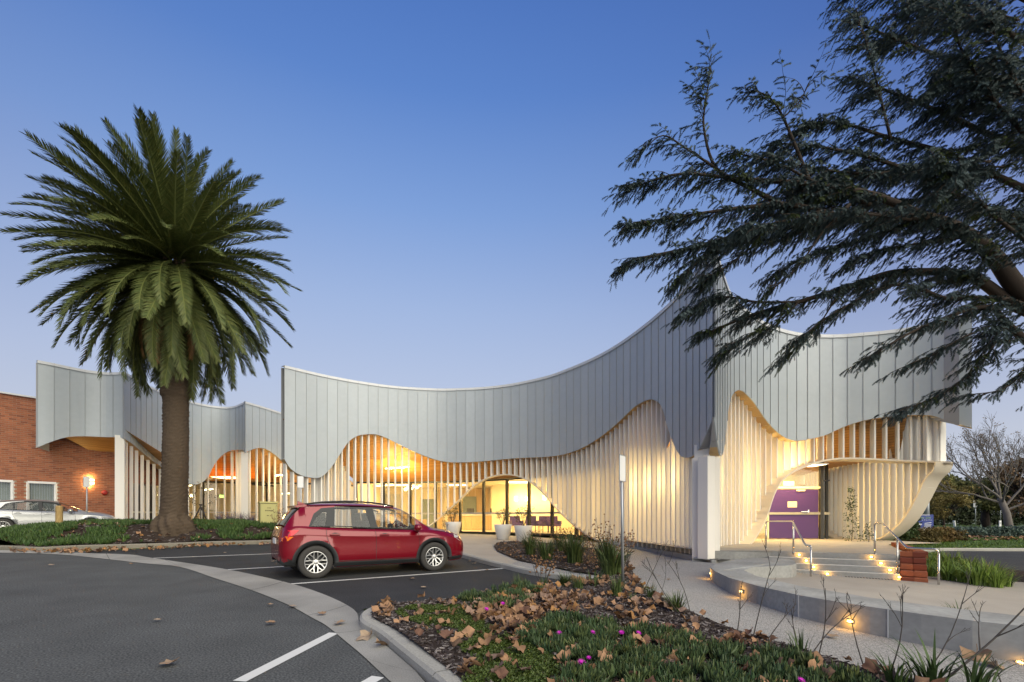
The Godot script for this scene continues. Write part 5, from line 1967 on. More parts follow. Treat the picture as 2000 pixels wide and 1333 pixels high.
func build_car(c: Dictionary, root: Node3D, paint: Material) -> void:
	c.cache = {}
	var L: float = c.length
	var n := 96
	var xs := []
	for i in n + 1:
		xs.append(lerpf(c.start, L, float(i) / n))
	var R: float = c.arch
	var rings := []
	for x in xs:
		var s := section(c, x)
		for cx in c.axles:
			var d := absf(x - cx)
			if d < R:
				var lim: float = c.wheel + sqrt(R * R - d * d)
				for k in 5:
					s[k] = Vector2(s[k].x, maxf(s[k].y, lim))
		rings.append(s)
	var st := tool(true)
	var m: int = rings[0].size()
	for i in n:
		var x0: float = xs[i]
		var x1: float = xs[i + 1]
		var xm := (x0 + x1) * 0.5
		for k in m - 1:
			if k == 6 and xm > c.side_glass[0] and xm < c.side_glass[1]:
				continue
			if k >= 7 and ((xm > c.rear_glass[0] and xm < c.rear_glass[1]) or (xm > c.screen[0] and xm < c.screen[1])):
				continue
			st.set_smooth_group(1 if k < 4 else 2 if k < 6 else 3)
			for s in [1.0, -1.0]:
				var a := Vector3(x0, rings[i][k].y, s * rings[i][k].x)
				var b := Vector3(x1, rings[i + 1][k].y, s * rings[i + 1][k].x)
				var d := Vector3(x1, rings[i + 1][k + 1].y, s * rings[i + 1][k + 1].x)
				var e := Vector3(x0, rings[i][k + 1].y, s * rings[i][k + 1].x)
				if s > 0:
					quad(st, a, b, d, e)
				else:
					quad(st, e, d, b, a)
	st.set_smooth_group(4)
	for e in [0, n]:
		for k in m - 1:
			var a: Vector2 = rings[e][k]
			var b: Vector2 = rings[e][k + 1]
			var x: float = xs[e]
			if e == 0:
				quad(st, Vector3(x, a.y, -a.x), Vector3(x, a.y, a.x), Vector3(x, b.y, b.x), Vector3(x, b.y, -b.x))
			else:
				quad(st, Vector3(x, a.y, a.x), Vector3(x, a.y, -a.x), Vector3(x, b.y, -b.x), Vector3(x, b.y, b.x))
	obj("body", st, paint, root)
	# underside, wheel housings and a dark cabin tub
	var ud := tool()
	box(ud, Transform3D(Basis(), Vector3(L * 0.5, 0.36, 0)), Vector3(L * 0.90, 0.22, 1.16))
	box(ud, Transform3D(Basis(), Vector3(L * 0.43, 0.62, 0)), Vector3(L * 0.58, 0.5, 1.42))
	for cx in c.axles:
		box(ud, Transform3D(Basis(), Vector3(cx, 0.6, 0)), Vector3(R * 2 + 0.06, 0.5, 1.16))
	obj("underbody", ud, M.black, root)
	# seats and wheel, seen through the glass
	var yb: float = c.belt
	for z in [-0.36, 0.36]:
		for q in [[c.seats[0], "front_seat"], [c.seats[1], "rear_seat"]]:
			var se := tool()
			box(se, Transform3D(Basis(Vector3.BACK, 0.16), Vector3(q[0], yb - 0.06, z)), Vector3(0.16, 0.52, 0.48))
			box(se, Transform3D(Basis(Vector3.BACK, 0.16), Vector3(q[0] - 0.06, yb + 0.29, z)), Vector3(0.10, 0.18, 0.26))
			obj(q[1], se, M.trim, root)
	var sw := tool(true)
	var rp := []
	for k in 17:
		var a := TAU * k / 16
		rp.append(Vector3(c.seats[0] + 0.62 + 0.07 * sin(a), yb + 0.03 + 0.18 * sin(a), 0.36 + 0.185 * cos(a)))
	tube(sw, rp, [0.015], 6)
	obj("steering_wheel", sw, M.black, root)
	var da := tool()
	box(da, Transform3D(Basis(), Vector3(c.seats[0] + 0.95, yb - 0.08, 0)), Vector3(0.45, 0.22, 1.36))
	obj("dashboard", da, M.trim, root)
	# glass
	for gl in [["windscreen", c.screen], ["rear_window", c.rear_glass]]:
		var g := tool(true)
		var cnt := 12
		for i in cnt:
			var x0 := lerpf(gl[1][0], gl[1][1], float(i) / cnt)
			var x1 := lerpf(gl[1][0], gl[1][1], float(i + 1) / cnt)
			var s0 := section(c, x0)
			var s1 := section(c, x1)
			for k in range(7, m - 1):
				for s in [1.0, -1.0]:
					var q := [Vector3(x0, s0[k].y, s * s0[k].x), Vector3(x1, s1[k].y, s * s1[k].x), Vector3(x1, s1[k + 1].y, s * s1[k + 1].x), Vector3(x0, s0[k + 1].y, s * s0[k + 1].x)]
					if s > 0:
						quad(g, q[0], q[1], q[2], q[3])
					else:
						quad(g, q[3], q[2], q[1], q[0])
		obj(gl[0], g, M.car_glass, root)
	for s in [1.0, -1.0]:
		for w in c.windows:
			patch(c, vecs(w), 0.0, s, "side_window", M.car_glass, root)
		for w in c.pillars:
			patch(c, vecs(w), 0.002, s, "pillar", M.trim, root)
		for w in c.fill:
			patch(c, vecs(w), 0.001, s, "quarter_panel", paint, root)
		for w in c.shuts:
			seam_line(c, vecs(w), s, root)
		for w in c.trims:
			seam_line(c, vecs(w), s, root, "window_trim", 0.018, M.trim, 0.002)
		for h in c.handles:
			var z := side_z(c, h.x, h.y)
			var cup := tool(true)
			var sc := Transform3D(Basis(Vector3(0.08, 0, 0), Vector3(0, 0.035, 0), Vector3(0, 0, 0.006)), Vector3(h.x, h.y, s * (z + 0.001)))
			lathe(cup, vecs([0.0, -1.0, 0.7, -0.7, 1.0, 0.0, 0.7, 0.7, 0.0, 1.0]), sc, 14)
			obj("handle_recess", cup, M.trim, root)
			var hd := tool()
			bar(hd, Vector3(h.x - 0.11, h.y, s * (z + 0.026)), Vector3(h.x + 0.10, h.y, s * (z + 0.026)), 0.022, 0.028)
			obj("door_handle", hd, paint, root)
		patch(c, vecs(c.tail), 0.006, s, "tail_light", M.tail_red, root)
		patch(c, vecs(c.tail_low), 0.009, s, "indicator", M.tail_amber, root)
		patch(c, vecs(c.head), 0.006, s, "headlight", M.lamp_clear, root)
		# mirror
		var mi := tool(true)
		var mp := Vector3(c.mirror.x, c.mirror.y, s * (side_z(c, c.mirror.x, c.belt - 0.02) + 0.12))
		lathe(mi, vecs([0.0, -1.0, 0.75, -0.75, 1.0, -0.1, 0.92, 0.5, 0.55, 0.9, 0.0, 1.0]), Transform3D(Basis(Vector3(0.085, 0, 0), Vector3(0, 0.085, 0), Vector3(0, 0, 0.125)), mp), 16)
		bar(mi, mp + Vector3(0.02, -0.05, -s * 0.02), mp + Vector3(0.05, -0.09, -s * 0.14), 0.06, 0.04)
		obj("wing_mirror", mi, paint, root)
		# dark arches and sill
		if c.cladding:
			for cx in c.axles:
				var ar := tool(true)
				var cnt := 26
				for i in cnt:
					var pr := []
					for k in 2:
						var a := lerpf(-0.06, PI + 0.06, float(i + k) / cnt)
						for rr in [R - 0.02, R + 0.055]:
							var q := Vector2(cx + cos(a) * rr, maxf(c.wheel + sin(a) * rr, 0.2))
							pr.append(Vector3(q.x, q.y, s * (side_z(c, q.x, q.y) + 0.014)))
							if rr < R:
								pr.append(Vector3(q.x, q.y, s * 0.62))
					for f in [[0, 2, 5, 3], [1, 0, 3, 4]]:
						if s > 0:
							quad(ar, pr[f[0]], pr[f[1]], pr[f[2]], pr[f[3]])
						else:
							quad(ar, pr[f[3]], pr[f[2]], pr[f[1]], pr[f[0]])
				obj("wheel_arch_trim", ar, M.trim, root)
			patch(c, vecs([c.axles[0] + R - 0.03, 0.23, c.axles[1] - R + 0.03, 0.23, c.axles[1] - R + 0.03, 0.335, c.axles[0] + R - 0.03, 0.335]), 0.012, s, "sill_trim", M.trim, root)
			patch(c, vecs([0.11, 0.33, 0.16, 0.31, c.axles[0] - R + 0.02, 0.29, c.axles[0] - R - 0.02, 0.40, 0.24, 0.43, 0.11, 0.47]), 0.010, s, "bumper_trim", M.trim, root)
			patch(c, vecs([c.axles[1] + R - 0.02, 0.24, L - 0.04, 0.28, L - 0.03, 0.36, c.axles[1] + R, 0.34]), 0.010, s, "bumper_trim", M.trim, root)
			var rl := tool(true)
			var line := []
			for k in 12:
				var x := lerpf(c.rails[0], c.rails[1], k / 11.0)
				var q: Vector2 = section(c, x)[8]
				line.append(Vector3(x, q.y + 0.02 + 0.035 * sin(PI * k / 11.0), s * q.x))
			tube(rl, line, [0.019], 8)
			obj("roof_rail", rl, M.black, root)
		for cx in c.axles:
			wheel(root, Vector3(cx, c.wheel, s * c.track), c.wheel, s, c.spokes)
	# rear spoiler, plate, badge bar, fin
	var sp := tool()
	box(sp, Transform3D(Basis(Vector3.BACK, 0.10), Vector3(c.spoiler.x, c.spoiler.y, 0)), Vector3(0.22, 0.045, 1.14))
	obj("spoiler", sp, paint, root)
	var np := tool()
	box(np, Transform3D(Basis(), Vector3(c.start - 0.006, 0.78, 0)), Vector3(0.012, 0.12, 0.40))
	obj("number_plate", np, M.post_white, root)
	var gr := tool()
	box(gr, Transform3D(Basis(), Vector3(L - 0.005, 0.52, 0)), Vector3(0.03, 0.18, 0.8))
	obj("grille", gr, M.black, root)
	if c.cladding:
		var fi := tool()
		var f0 := Vector3(c.fin.x, c.fin.y, 0.0)
		for z in [-0.018, 0.018]:
			tri(fi, f0 + Vector3(0, 0, z), f0 + Vector3(0.24, -0.01, z), f0 + Vector3(0.0, 0.085, z))
		quad(fi, f0 + Vector3(0.24, -0.01, -0.018), f0 + Vector3(0.24, -0.01, 0.018), f0 + Vector3(0, 0.085, 0.018), f0 + Vector3(0, 0.085, -0.018))
		obj("antenna_fin", fi, paint, root)


func cars() -> void:
	var suv := {
		"length": 4.36, "start": 0.09, "axles": [0.77, 3.44], "wheel": 0.345, "arch": 0.405, "track": 0.79, "spokes": 8, "belt": 1.0, "cladding": true,
		"side_glass": [0.62, 3.02], "rear_glass": [0.20, 0.48], "screen": [2.72, 3.40], "seats": [2.0, 1.05], "rails": [0.62, 2.55], "spoiler": Vector2(0.53, 1.525), "fin": Vector2(0.55, 1.56), "mirror": Vector2(2.98, 1.045),
		"rows": [[0.09, 0.40, 0.64, 0.82, 0.86, 0.88, 0.60, 0.66, 0.62, 0.58], [0.13, 0.36, 0.63, 0.92, 0.97, 1.0, 0.73, 0.77, 0.71, 0.65], [0.19, 0.32, 0.64, 1.02, 1.08, 1.11, 0.80, 0.83, 0.77, 0.68], [0.33, 0.30, 0.66, 1.08, 1.29, 1.33, 0.84, 0.87, 0.81, 0.635], [0.50, 0.27, 0.68, 1.09, 1.46, 1.52, 0.86, 0.885, 0.825, 0.60], [0.70, 0.24, 0.68, 1.075, 1.515, 1.575, 0.865, 0.89, 0.83, 0.60], [1.2, 0.22, 0.66, 1.04, 1.54, 1.605, 0.868, 0.885, 0.83, 0.605], [1.9, 0.22, 0.65, 1.01, 1.535, 1.605, 0.868, 0.885, 0.83, 0.60], [2.4, 0.22, 0.65, 0.995, 1.50, 1.57, 0.868, 0.885, 0.83, 0.60], [2.72, 0.22, 0.65, 0.985, 1.435, 1.50, 0.868, 0.885, 0.828, 0.615], [3.05, 0.22, 0.66, 0.98, 1.235, 1.30, 0.866, 0.885, 0.825, 0.665], [3.40, 0.22, 0.67, 0.975, 1.03, 1.085, 0.862, 0.885, 0.815, 0.70], [3.62, 0.22, 0.67, 0.955, 0.985, 1.035, 0.86, 0.882, 0.80, 0.68], [3.95, 0.23, 0.65, 0.895, 0.925, 0.965, 0.835, 0.86, 0.76, 0.62], [4.18, 0.24, 0.62, 0.82, 0.85, 0.885, 0.76, 0.79, 0.67, 0.54], [4.30, 0.26, 0.56, 0.72, 0.76, 0.79, 0.66, 0.69, 0.58, 0.47], [4.36, 0.30, 0.48, 0.60, 0.63, 0.65, 0.56, 0.58, 0.50, 0.42]],
		"windows": [[0.70, 1.10, 0.98, 1.10, 1.02, 1.40, 0.93, 1.39, 0.80, 1.27], [1.16, 1.095, 1.93, 1.06, 1.86, 1.475, 1.20, 1.475], [2.10, 1.055, 2.86, 1.03, 2.90, 1.15, 2.76, 1.30, 2.56, 1.405, 2.38, 1.455, 2.03, 1.475]],
		"pillars": [[0.64, 1.088, 0.70, 1.10, 0.80, 1.27, 0.93, 1.39, 1.02, 1.40, 1.20, 1.475, 1.20, 1.51, 0.92, 1.48, 0.76, 1.36], [0.98, 1.10, 1.16, 1.095, 1.20, 1.475, 1.02, 1.40], [1.93, 1.06, 2.10, 1.055, 2.03, 1.475, 1.86, 1.475], [1.20, 1.475, 1.86, 1.475, 2.03, 1.475, 2.38, 1.455, 2.56, 1.405, 2.56, 1.44, 2.40, 1.49, 2.03, 1.515, 1.2, 1.51], [2.86, 1.03, 3.02, 1.022, 2.90, 1.15]],
		"fill": [[0.58, 1.10, 0.66, 1.089, 0.76, 1.36, 0.92, 1.48, 1.2, 1.51, 1.2, 1.535, 0.60, 1.50]],
		"trims": [[0.66, 1.09, 1.2, 1.088, 2.0, 1.05, 2.9, 1.015]],
		"shuts": [[1.00, 1.09, 0.98, 0.92, 1.05, 0.72, 1.17, 0.55, 1.20, 0.36], [2.02, 1.05, 2.04, 0.8, 2.04, 0.34], [3.02, 1.0, 3.06, 0.75, 3.04, 0.40], [1.20, 0.355, 2.0, 0.35, 3.03, 0.36], [3.45, 0.975, 3.75, 0.93, 4.0, 0.86]],
		"handles": [Vector2(1.16, 0.925), Vector2(2.23, 0.895)],
		"tail": [0.12, 0.84, 0.22, 0.84, 0.35, 0.93, 0.45, 1.02, 0.24, 1.015, 0.14, 0.95], "tail_low": [0.13, 0.80, 0.24, 0.80, 0.34, 0.885, 0.20, 0.895, 0.14, 0.86],
		"head": [3.98, 0.80, 4.17, 0.70, 4.26, 0.735, 4.15, 0.83, 4.0, 0.885]}
	var w0 := W(617, 1131.5)
	var w1 := W(849, 1116.5)
	place_car(suv, w0, w1, "small_suv", "red five door car parked in the bay in front of the building", M.red_paint)
	var hatch := {
		"length": 4.45, "start": 0.0, "axles": [0.86, 3.50], "wheel": 0.32, "arch": 0.37, "track": 0.77, "spokes": 10, "belt": 0.93, "cladding": false,
		"side_glass": [0.72, 3.10], "rear_glass": [0.16, 0.72], "screen": [2.50, 3.34], "seats": [2.0, 1.1], "rails": [0.7, 2.3], "spoiler": Vector2(0.66, 1.37), "fin": Vector2(0.7, 1.4), "mirror": Vector2(2.86, 0.98),
		"rows": [[0.0, 0.36, 0.60, 0.76, 0.80, 0.82, 0.56, 0.62, 0.58, 0.54], [0.08, 0.30, 0.60, 0.90, 0.94, 0.97, 0.74, 0.79, 0.70, 0.62], [0.18, 0.26, 0.62, 0.97, 1.02, 1.05, 0.80, 0.84, 0.77, 0.64], [0.45, 0.22, 0.64, 1.0, 1.20, 1.24, 0.84, 0.875, 0.80, 0.60], [0.78, 0.2, 0.64, 1.0, 1.33, 1.385, 0.85, 0.88, 0.81, 0.575], [1.3, 0.19, 0.62, 0.97, 1.375, 1.44, 0.855, 0.88, 0.815, 0.58], [1.9, 0.19, 0.61, 0.945, 1.375, 1.45, 0.855, 0.88, 0.815, 0.58], [2.3, 0.19, 0.61, 0.935, 1.34, 1.41, 0.855, 0.88, 0.812, 0.585], [2.6, 0.19, 0.61, 0.93, 1.265, 1.335, 0.855, 0.88, 0.81, 0.605], [3.0, 0.19, 0.62, 0.925, 1.09, 1.155, 0.853, 0.878, 0.80, 0.65], [3.36, 0.19, 0.62, 0.915, 0.96, 1.01, 0.85, 0.872, 0.785, 0.68], [3.7, 0.19, 0.61, 0.875, 0.905, 0.95, 0.84, 0.86, 0.765, 0.65], [4.05, 0.20, 0.59, 0.81, 0.84, 0.875, 0.80, 0.825, 0.70, 0.57], [4.28, 0.21, 0.55, 0.72, 0.75, 0.78, 0.70, 0.72, 0.60, 0.48], [4.40, 0.24, 0.48, 0.60, 0.63, 0.65, 0.58, 0.60, 0.50, 0.40], [4.45, 0.28, 0.42, 0.52, 0.54, 0.56, 0.5, 0.52, 0.44, 0.36]],
		"windows": [[0.80, 1.03, 1.14, 1.02, 1.12, 1.26, 0.98, 1.23], [1.18, 1.02, 1.90, 0.99, 1.86, 1.335, 1.45, 1.33, 1.20, 1.28], [2.02, 0.985, 2.86, 0.965, 2.80, 1.06, 2.55, 1.22, 2.30, 1.30, 1.98, 1.335]],
		"pillars": [[1.14, 1.02, 1.18, 1.02, 1.20, 1.28, 1.12, 1.26], [1.90, 0.99, 2.02, 0.985, 1.98, 1.335, 1.86, 1.335], [0.74, 1.02, 0.80, 1.03, 0.98, 1.23, 1.12, 1.26, 1.20, 1.28, 1.45, 1.33, 1.86, 1.335, 1.98, 1.335, 2.30, 1.30, 2.55, 1.22, 2.58, 1.25, 2.32, 1.345, 1.98, 1.368, 1.45, 1.362, 1.1, 1.31, 0.92, 1.25], [2.86, 0.965, 3.08, 0.955, 2.80, 1.06]],
		"fill": [[0.68, 1.03, 0.76, 1.02, 0.92, 1.25, 1.1, 1.31, 1.45, 1.362, 1.45, 1.372, 0.70, 1.30]],
		"trims": [[0.76, 1.015, 1.3, 1.0, 2.0, 0.97, 2.95, 0.95]],
		"shuts": [[1.16, 1.0, 1.12, 0.85, 1.20, 0.65, 1.27, 0.45, 1.28, 0.28], [1.97, 0.97, 1.98, 0.7, 1.97, 0.26], [2.98, 0.94, 3.02, 0.7, 3.0, 0.30], [1.28, 0.27, 2.0, 0.255, 3.0, 0.27]],
		"handles": [Vector2(1.28, 0.875), Vector2(2.16, 0.85)],
		"tail": [0.08, 0.80, 0.22, 0.82, 0.42, 0.92, 0.30, 0.96, 0.10, 0.93], "tail_low": [0.10, 0.74, 0.2, 0.75, 0.24, 0.79, 0.11, 0.79],
		"head": [4.0, 0.72, 4.28, 0.60, 4.34, 0.62, 4.2, 0.72, 3.95, 0.79]}
	var s0 := Vector3(-20.45, 0.0, -19.4)
	var s1 := Vector3(-18.52, 0.0, -21.2)
	s0.y = G(s0.x, s0.z) + 0.17
	s1.y = s0.y
	place_car(hatch, s0, s1, "hatchback", "silver hatchback parked behind the palm bed in front of the brick wall", M.silver_paint)
	var far := hatch.duplicate()
	var r0 := Vector3(-24.0, s0.y + 0.1, -20.6)
	place_car(far, r0, r0 + Vector3(1.93, 0, -1.8), "hatchback", "dark red car mostly hidden behind the silver hatchback at the left edge", M.red_paint)


func place_car(c: Dictionary, rear: Vector3, front: Vector3, called: String, label: String, paint: Material) -> void:
	var o := thing(called, label, "car")
	build_car(c, o, paint)
	var x := (front - rear).normalized()
	var z := x.cross(Vector3.UP).normalized()
	var y := z.cross(x)
	var k: float = rear.distance_to(front) / (c.axles[1] - c.axles[0])
	o.transform = Transform3D(Basis(x, y, z) * k, Vector3.ZERO)
	o.position = rear - o.transform.basis * Vector3(c.axles[0], 0, c.track + 0.1)


# ---------- plants ----------
func rv(s: float) -> Vector3:
	return Vector3(rng.randf_range(-s, s), rng.randf_range(-s, s), rng.randf_range(-s, s))


func scatter(poly: PackedVector2Array, n: int, keep = null) -> Array:
	var lo := poly[0]
	var hi := poly[0]
	for q in poly:
		lo = Vector2(minf(lo.x, q.x), minf(lo.y, q.y))
		hi = Vector2(maxf(hi.x, q.x), maxf(hi.y, q.y))
	var out := []
	var tries := 0
	while out.size() < n and tries < n * 30:
		tries += 1
		var p := Vector2(rng.randf_range(lo.x, hi.x), rng.randf_range(lo.y, hi.y))
		if Geometry2D.is_point_in_polygon(p, poly) and (keep == null or rng.randf() < keep.call(p)):
			out.append(p)
	return out


func fronds_mesh(droop: float, twist: float, sd: int, c0: Color, c1: Color, full := 1.0) -> ArrayMesh:   # one feather leaf along +z, 1 = 4.9 m long
	var r := RandomNumberGenerator.new()
	r.seed = sd
	var st := tool()
	var n := 16
	var len_ := 5.0
	var pts := [Vector3.ZERO]
	var dirs := []
	var p := Vector3.ZERO
	for i in n:
		var t := float(i) / n
		var a := -droop * pow(t, 1.5)
		var d := Vector3(sin(twist * t), sin(a), cos(a)).normalized()
		dirs.append(d)
		p += d * len_ / n
		pts.append(p)
	dirs.append(dirs[n - 1])
	st.set_color(c1 * 1.25)
	var rad := []
	for i in n + 1:
		rad.append(lerpf(0.05, 0.008, float(i) / n))
	tube(st, pts, rad, 4, false)
	var per := int(135 * full)
	for k in per:
		var t := lerpf(0.08, 0.995, float(k) / per)
		var f := t * n
		var i := mini(int(f), n - 1)
		var o: Vector3 = pts[i].lerp(pts[i + 1], f - i)
		var d: Vector3 = dirs[i].lerp(dirs[i + 1], f - i).normalized()
		var side := d.cross(Vector3.UP).normalized()
		var up := side.cross(d).normalized()
		var ll := 0.62 * pow(sin(PI * clampf(0.10 + t * 0.84, 0, 1)), 0.6) * r.randf_range(0.85, 1.1)
		for s in [-1.0, 1.0]:
			var sw := lerpf(0.95, 0.5, t) + r.randf_range(-0.1, 0.1)
			var dir: Vector3 = (side * s * sin(sw) + d * cos(sw) + up * r.randf_range(0.10, 0.42)).normalized()
			var w := d * 0.026
			var tip: Vector3 = o + dir * ll - Vector3(0, 0.10 * ll, 0)
			var m: Vector3 = o + dir * ll * 0.5
			st.set_color(c0.lerp(c1, r.randf()) * r.randf_range(0.8, 1.2))
			tri(st, o - w * 0.6, o + w * 0.6, m + w)
			tri(st, o - w * 0.6, m + w, m - w)
			tri(st, m - w, m + w, tip)
	st.generate_normals()
	return st.commit()


func palm() -> void:
	var base := at(338, 1010, 18.6)
	base.y = palm_h(base.x, base.z) - 0.05
	var d := 18.6
	var root := thing("palm_tree", "tall thick trunked feather palm with a full drooping crown", "palm tree", base)
	# trunk: rows of leaf scars laid round it
	var prof := vecs([-0.7, 1.0, 0.0, 0.88, 0.22, 0.80, 0.40, 0.66, 0.60, 0.57, 1.6, 0.545, 3.2, 0.53, 4.7, 0.52, 5.0, 0.53, 5.15, 0.60, 5.35, 0.57, 6.4, 0.545, 7.6, 0.53, 8.6, 0.56])
	var st := tool(true)
	var rows := 210
	var seg := 64
	var ring_prev := []
	for i in rows + 1:
		var y := -0.7 + 9.4 * i / rows
		var ring := []
		for k in seg:
			var a := TAU * k / seg
			var yy := y + 0.035 * sin(3.0 * a + y) + 0.03 * sin(7.0 * a - 2.0 * y)
			var u := fposmod(a / TAU * 22.0 + 0.5 * floor(yy / 0.13), 1.0)
			var v := fposmod(yy / 0.13, 1.0)
			var scar := 0.042 * (1.0 - v) * (0.6 + 0.4 * sin(PI * u)) * (1.0 if y < 5.1 else 1.9)
			var rough := 0.012 * sin(k * 5.3 + i * 3.1) * sin(k * 1.7 - i * 2.3)
			var skirt := 0.05 * sin(a * 5 + 1) * smoothstep(0.62, 0.40, y) + 0.05 * sin(a * 11 + y * 9) * smoothstep(0.6, 0.3, y)
			var rr := herm(prof, y) * 0.77 + scar + rough + skirt
			ring.append(Vector3(cos(a) * rr + 0.10 * sin(y * 0.35), y, -sin(a) * rr))
		if i:
			for k in seg:
				var m := (k + 1) % seg
				quad(st, ring_prev[k], ring_prev[m], ring[m], ring[k])
		ring_prev = ring
	obj("trunk", st, M.palm_bark, root)
	var top := Vector3(0.05, at(0, 490, d).y - base.y, 0)
	# stubs of cut leaf bases under the crown
	var bo := tool()
	for k in 150:
		var a := 2.39996 * k
		var y := lerpf(7.0, top.y - 0.1, k / 150.0)
		var o := Vector3(cos(a) * 0.46, y, sin(a) * 0.46)
		bar(bo, o, o + Vector3(cos(a) * 0.16, 0.26, sin(a) * 0.16), 0.13, 0.07)
	obj("leaf_bases", bo, M.palm_bark, root)
	var green := Color(0.060, 0.085, 0.026)
	var olive := Color(0.115, 0.130, 0.040)
	var kinds := []
	for q in [[0.30, 0.05], [0.5, -0.12], [0.8, 0.12], [1.15, -0.08], [1.4, 0.1], [0.75, 0.2]]:
		kinds.append(fronds_mesh(q[0], q[1], 40 + kinds.size(), green, olive))
	var dead := fronds_mesh(0.5, 0.05, 60, Color(0.25, 0.13, 0.06), Color(0.36, 0.21, 0.10), 0.7)
	var n := 250
	for k in n:
		var t := float(k) / n                    # 0 = youngest, upright; 1 = oldest, hanging
		var az := 2.39996 * k + rng.randf_range(-0.2, 0.2)
		var el := lerpf(1.35, -1.12, pow(t, 0.92)) + rng.randf_range(-0.12, 0.12)
		var m: ArrayMesh = kinds[rng.randi_range(0, 2)] if t < 0.45 else kinds[[1, 2, 3, 5][rng.randi_range(0, 3)]]
		var o := put("frond", m, M.frond, root)
		var lean := Vector3(-0.14, 0, 0)          # the breeze pushes the crown to the left
		var dir := (Vector3(cos(az) * cos(el), sin(el), sin(az) * cos(el)) + lean).normalized()
		var side := Vector3.UP.cross(dir)
		if side.length() < 0.05:
			side = Vector3.RIGHT
		side = side.normalized()
		var s := rng.randf_range(0.82, 1.0) * lerpf(0.90, 1.02, t)
		if t < 0.12:
			s *= 0.92
		var roll := rng.randf_range(-0.35, 0.35)
		var b := Basis(side, dir.cross(side), dir).rotated(dir, roll)
		o.transform = Transform3D(b * s, top + Vector3(cos(az) * 0.22, -1.0 * t, sin(az) * 0.22))
	for k in 6:
		var az := [0.95, 1.5, 1.25, 2.2, 0.5, 1.85][k] as float
		var dir := Vector3(cos(az) * 0.28, -0.95, sin(az) * 0.28).normalized()
		var side := Vector3.UP.cross(dir).normalized()
		var o := put("dead_frond", dead, M.frond, root)
		o.transform = Transform3D(Basis(side, dir.cross(side), dir) * rng.randf_range(0.5, 0.66), top + Vector3(cos(az) * 0.72, -1.7, sin(az) * 0.72))


func grow(st: SurfaceTool, p: Vector3, dir: Vector3, len_: float, r: float, depth: int, tips: Array, spread := 0.55, up := 0.1) -> void:
	var pts := [p]
	var d := dir
	var n := 4
	for i in n:
		d = (d + rv(0.16) + Vector3(0, up * 0.25, 0)).normalized()
		pts.append(pts[i] + d * len_ / n)
	tube(st, pts, [r, r * 0.92, r * 0.84, r * 0.76, r * 0.66], 6 if r > 0.03 else 4, false)
	if depth == 0:
		tips.append(pts[n])
		return
	var kids := 3 if depth > 1 else 4
	for k in kids:
		var q: Vector3 = pts[rng.randi_range(2, n)] if k else pts[n]
		var nd := (d + rv(spread) + Vector3(0, up, 0)).normalized()
		grow(st, q, nd, len_ * rng.randf_range(0.62, 0.85), r * 0.62, depth - 1, tips, spread, up)


var _tuftmesh: ArrayMesh
func needle_tuft() -> ArrayMesh:   # a length of cedar shoot clothed in needles, along +z
	if _tuftmesh == null:
		var st := tool()
		var r := RandomNumberGenerator.new()
		r.seed = 11
		for k in 26:
			var o := Vector3(0, 0, -0.022 + 0.0018 * k)
			var a := r.randf() * TAU
			var side := Vector3(cos(a), sin(a), 0)
			var dir := (side + Vector3(0, 0, r.randf_range(0.3, 0.9))).normalized()
			var w := Vector3(-sin(a), cos(a), 0) * 0.0035
			st.set_color(Color(1, 1, 1) * r.randf_range(0.6, 1.35))
			tri(st, o - w, o + w, o + dir * r.randf_range(0.022, 0.040))
		st.generate_normals()
		_tuftmesh = st.commit()
	return _tuftmesh


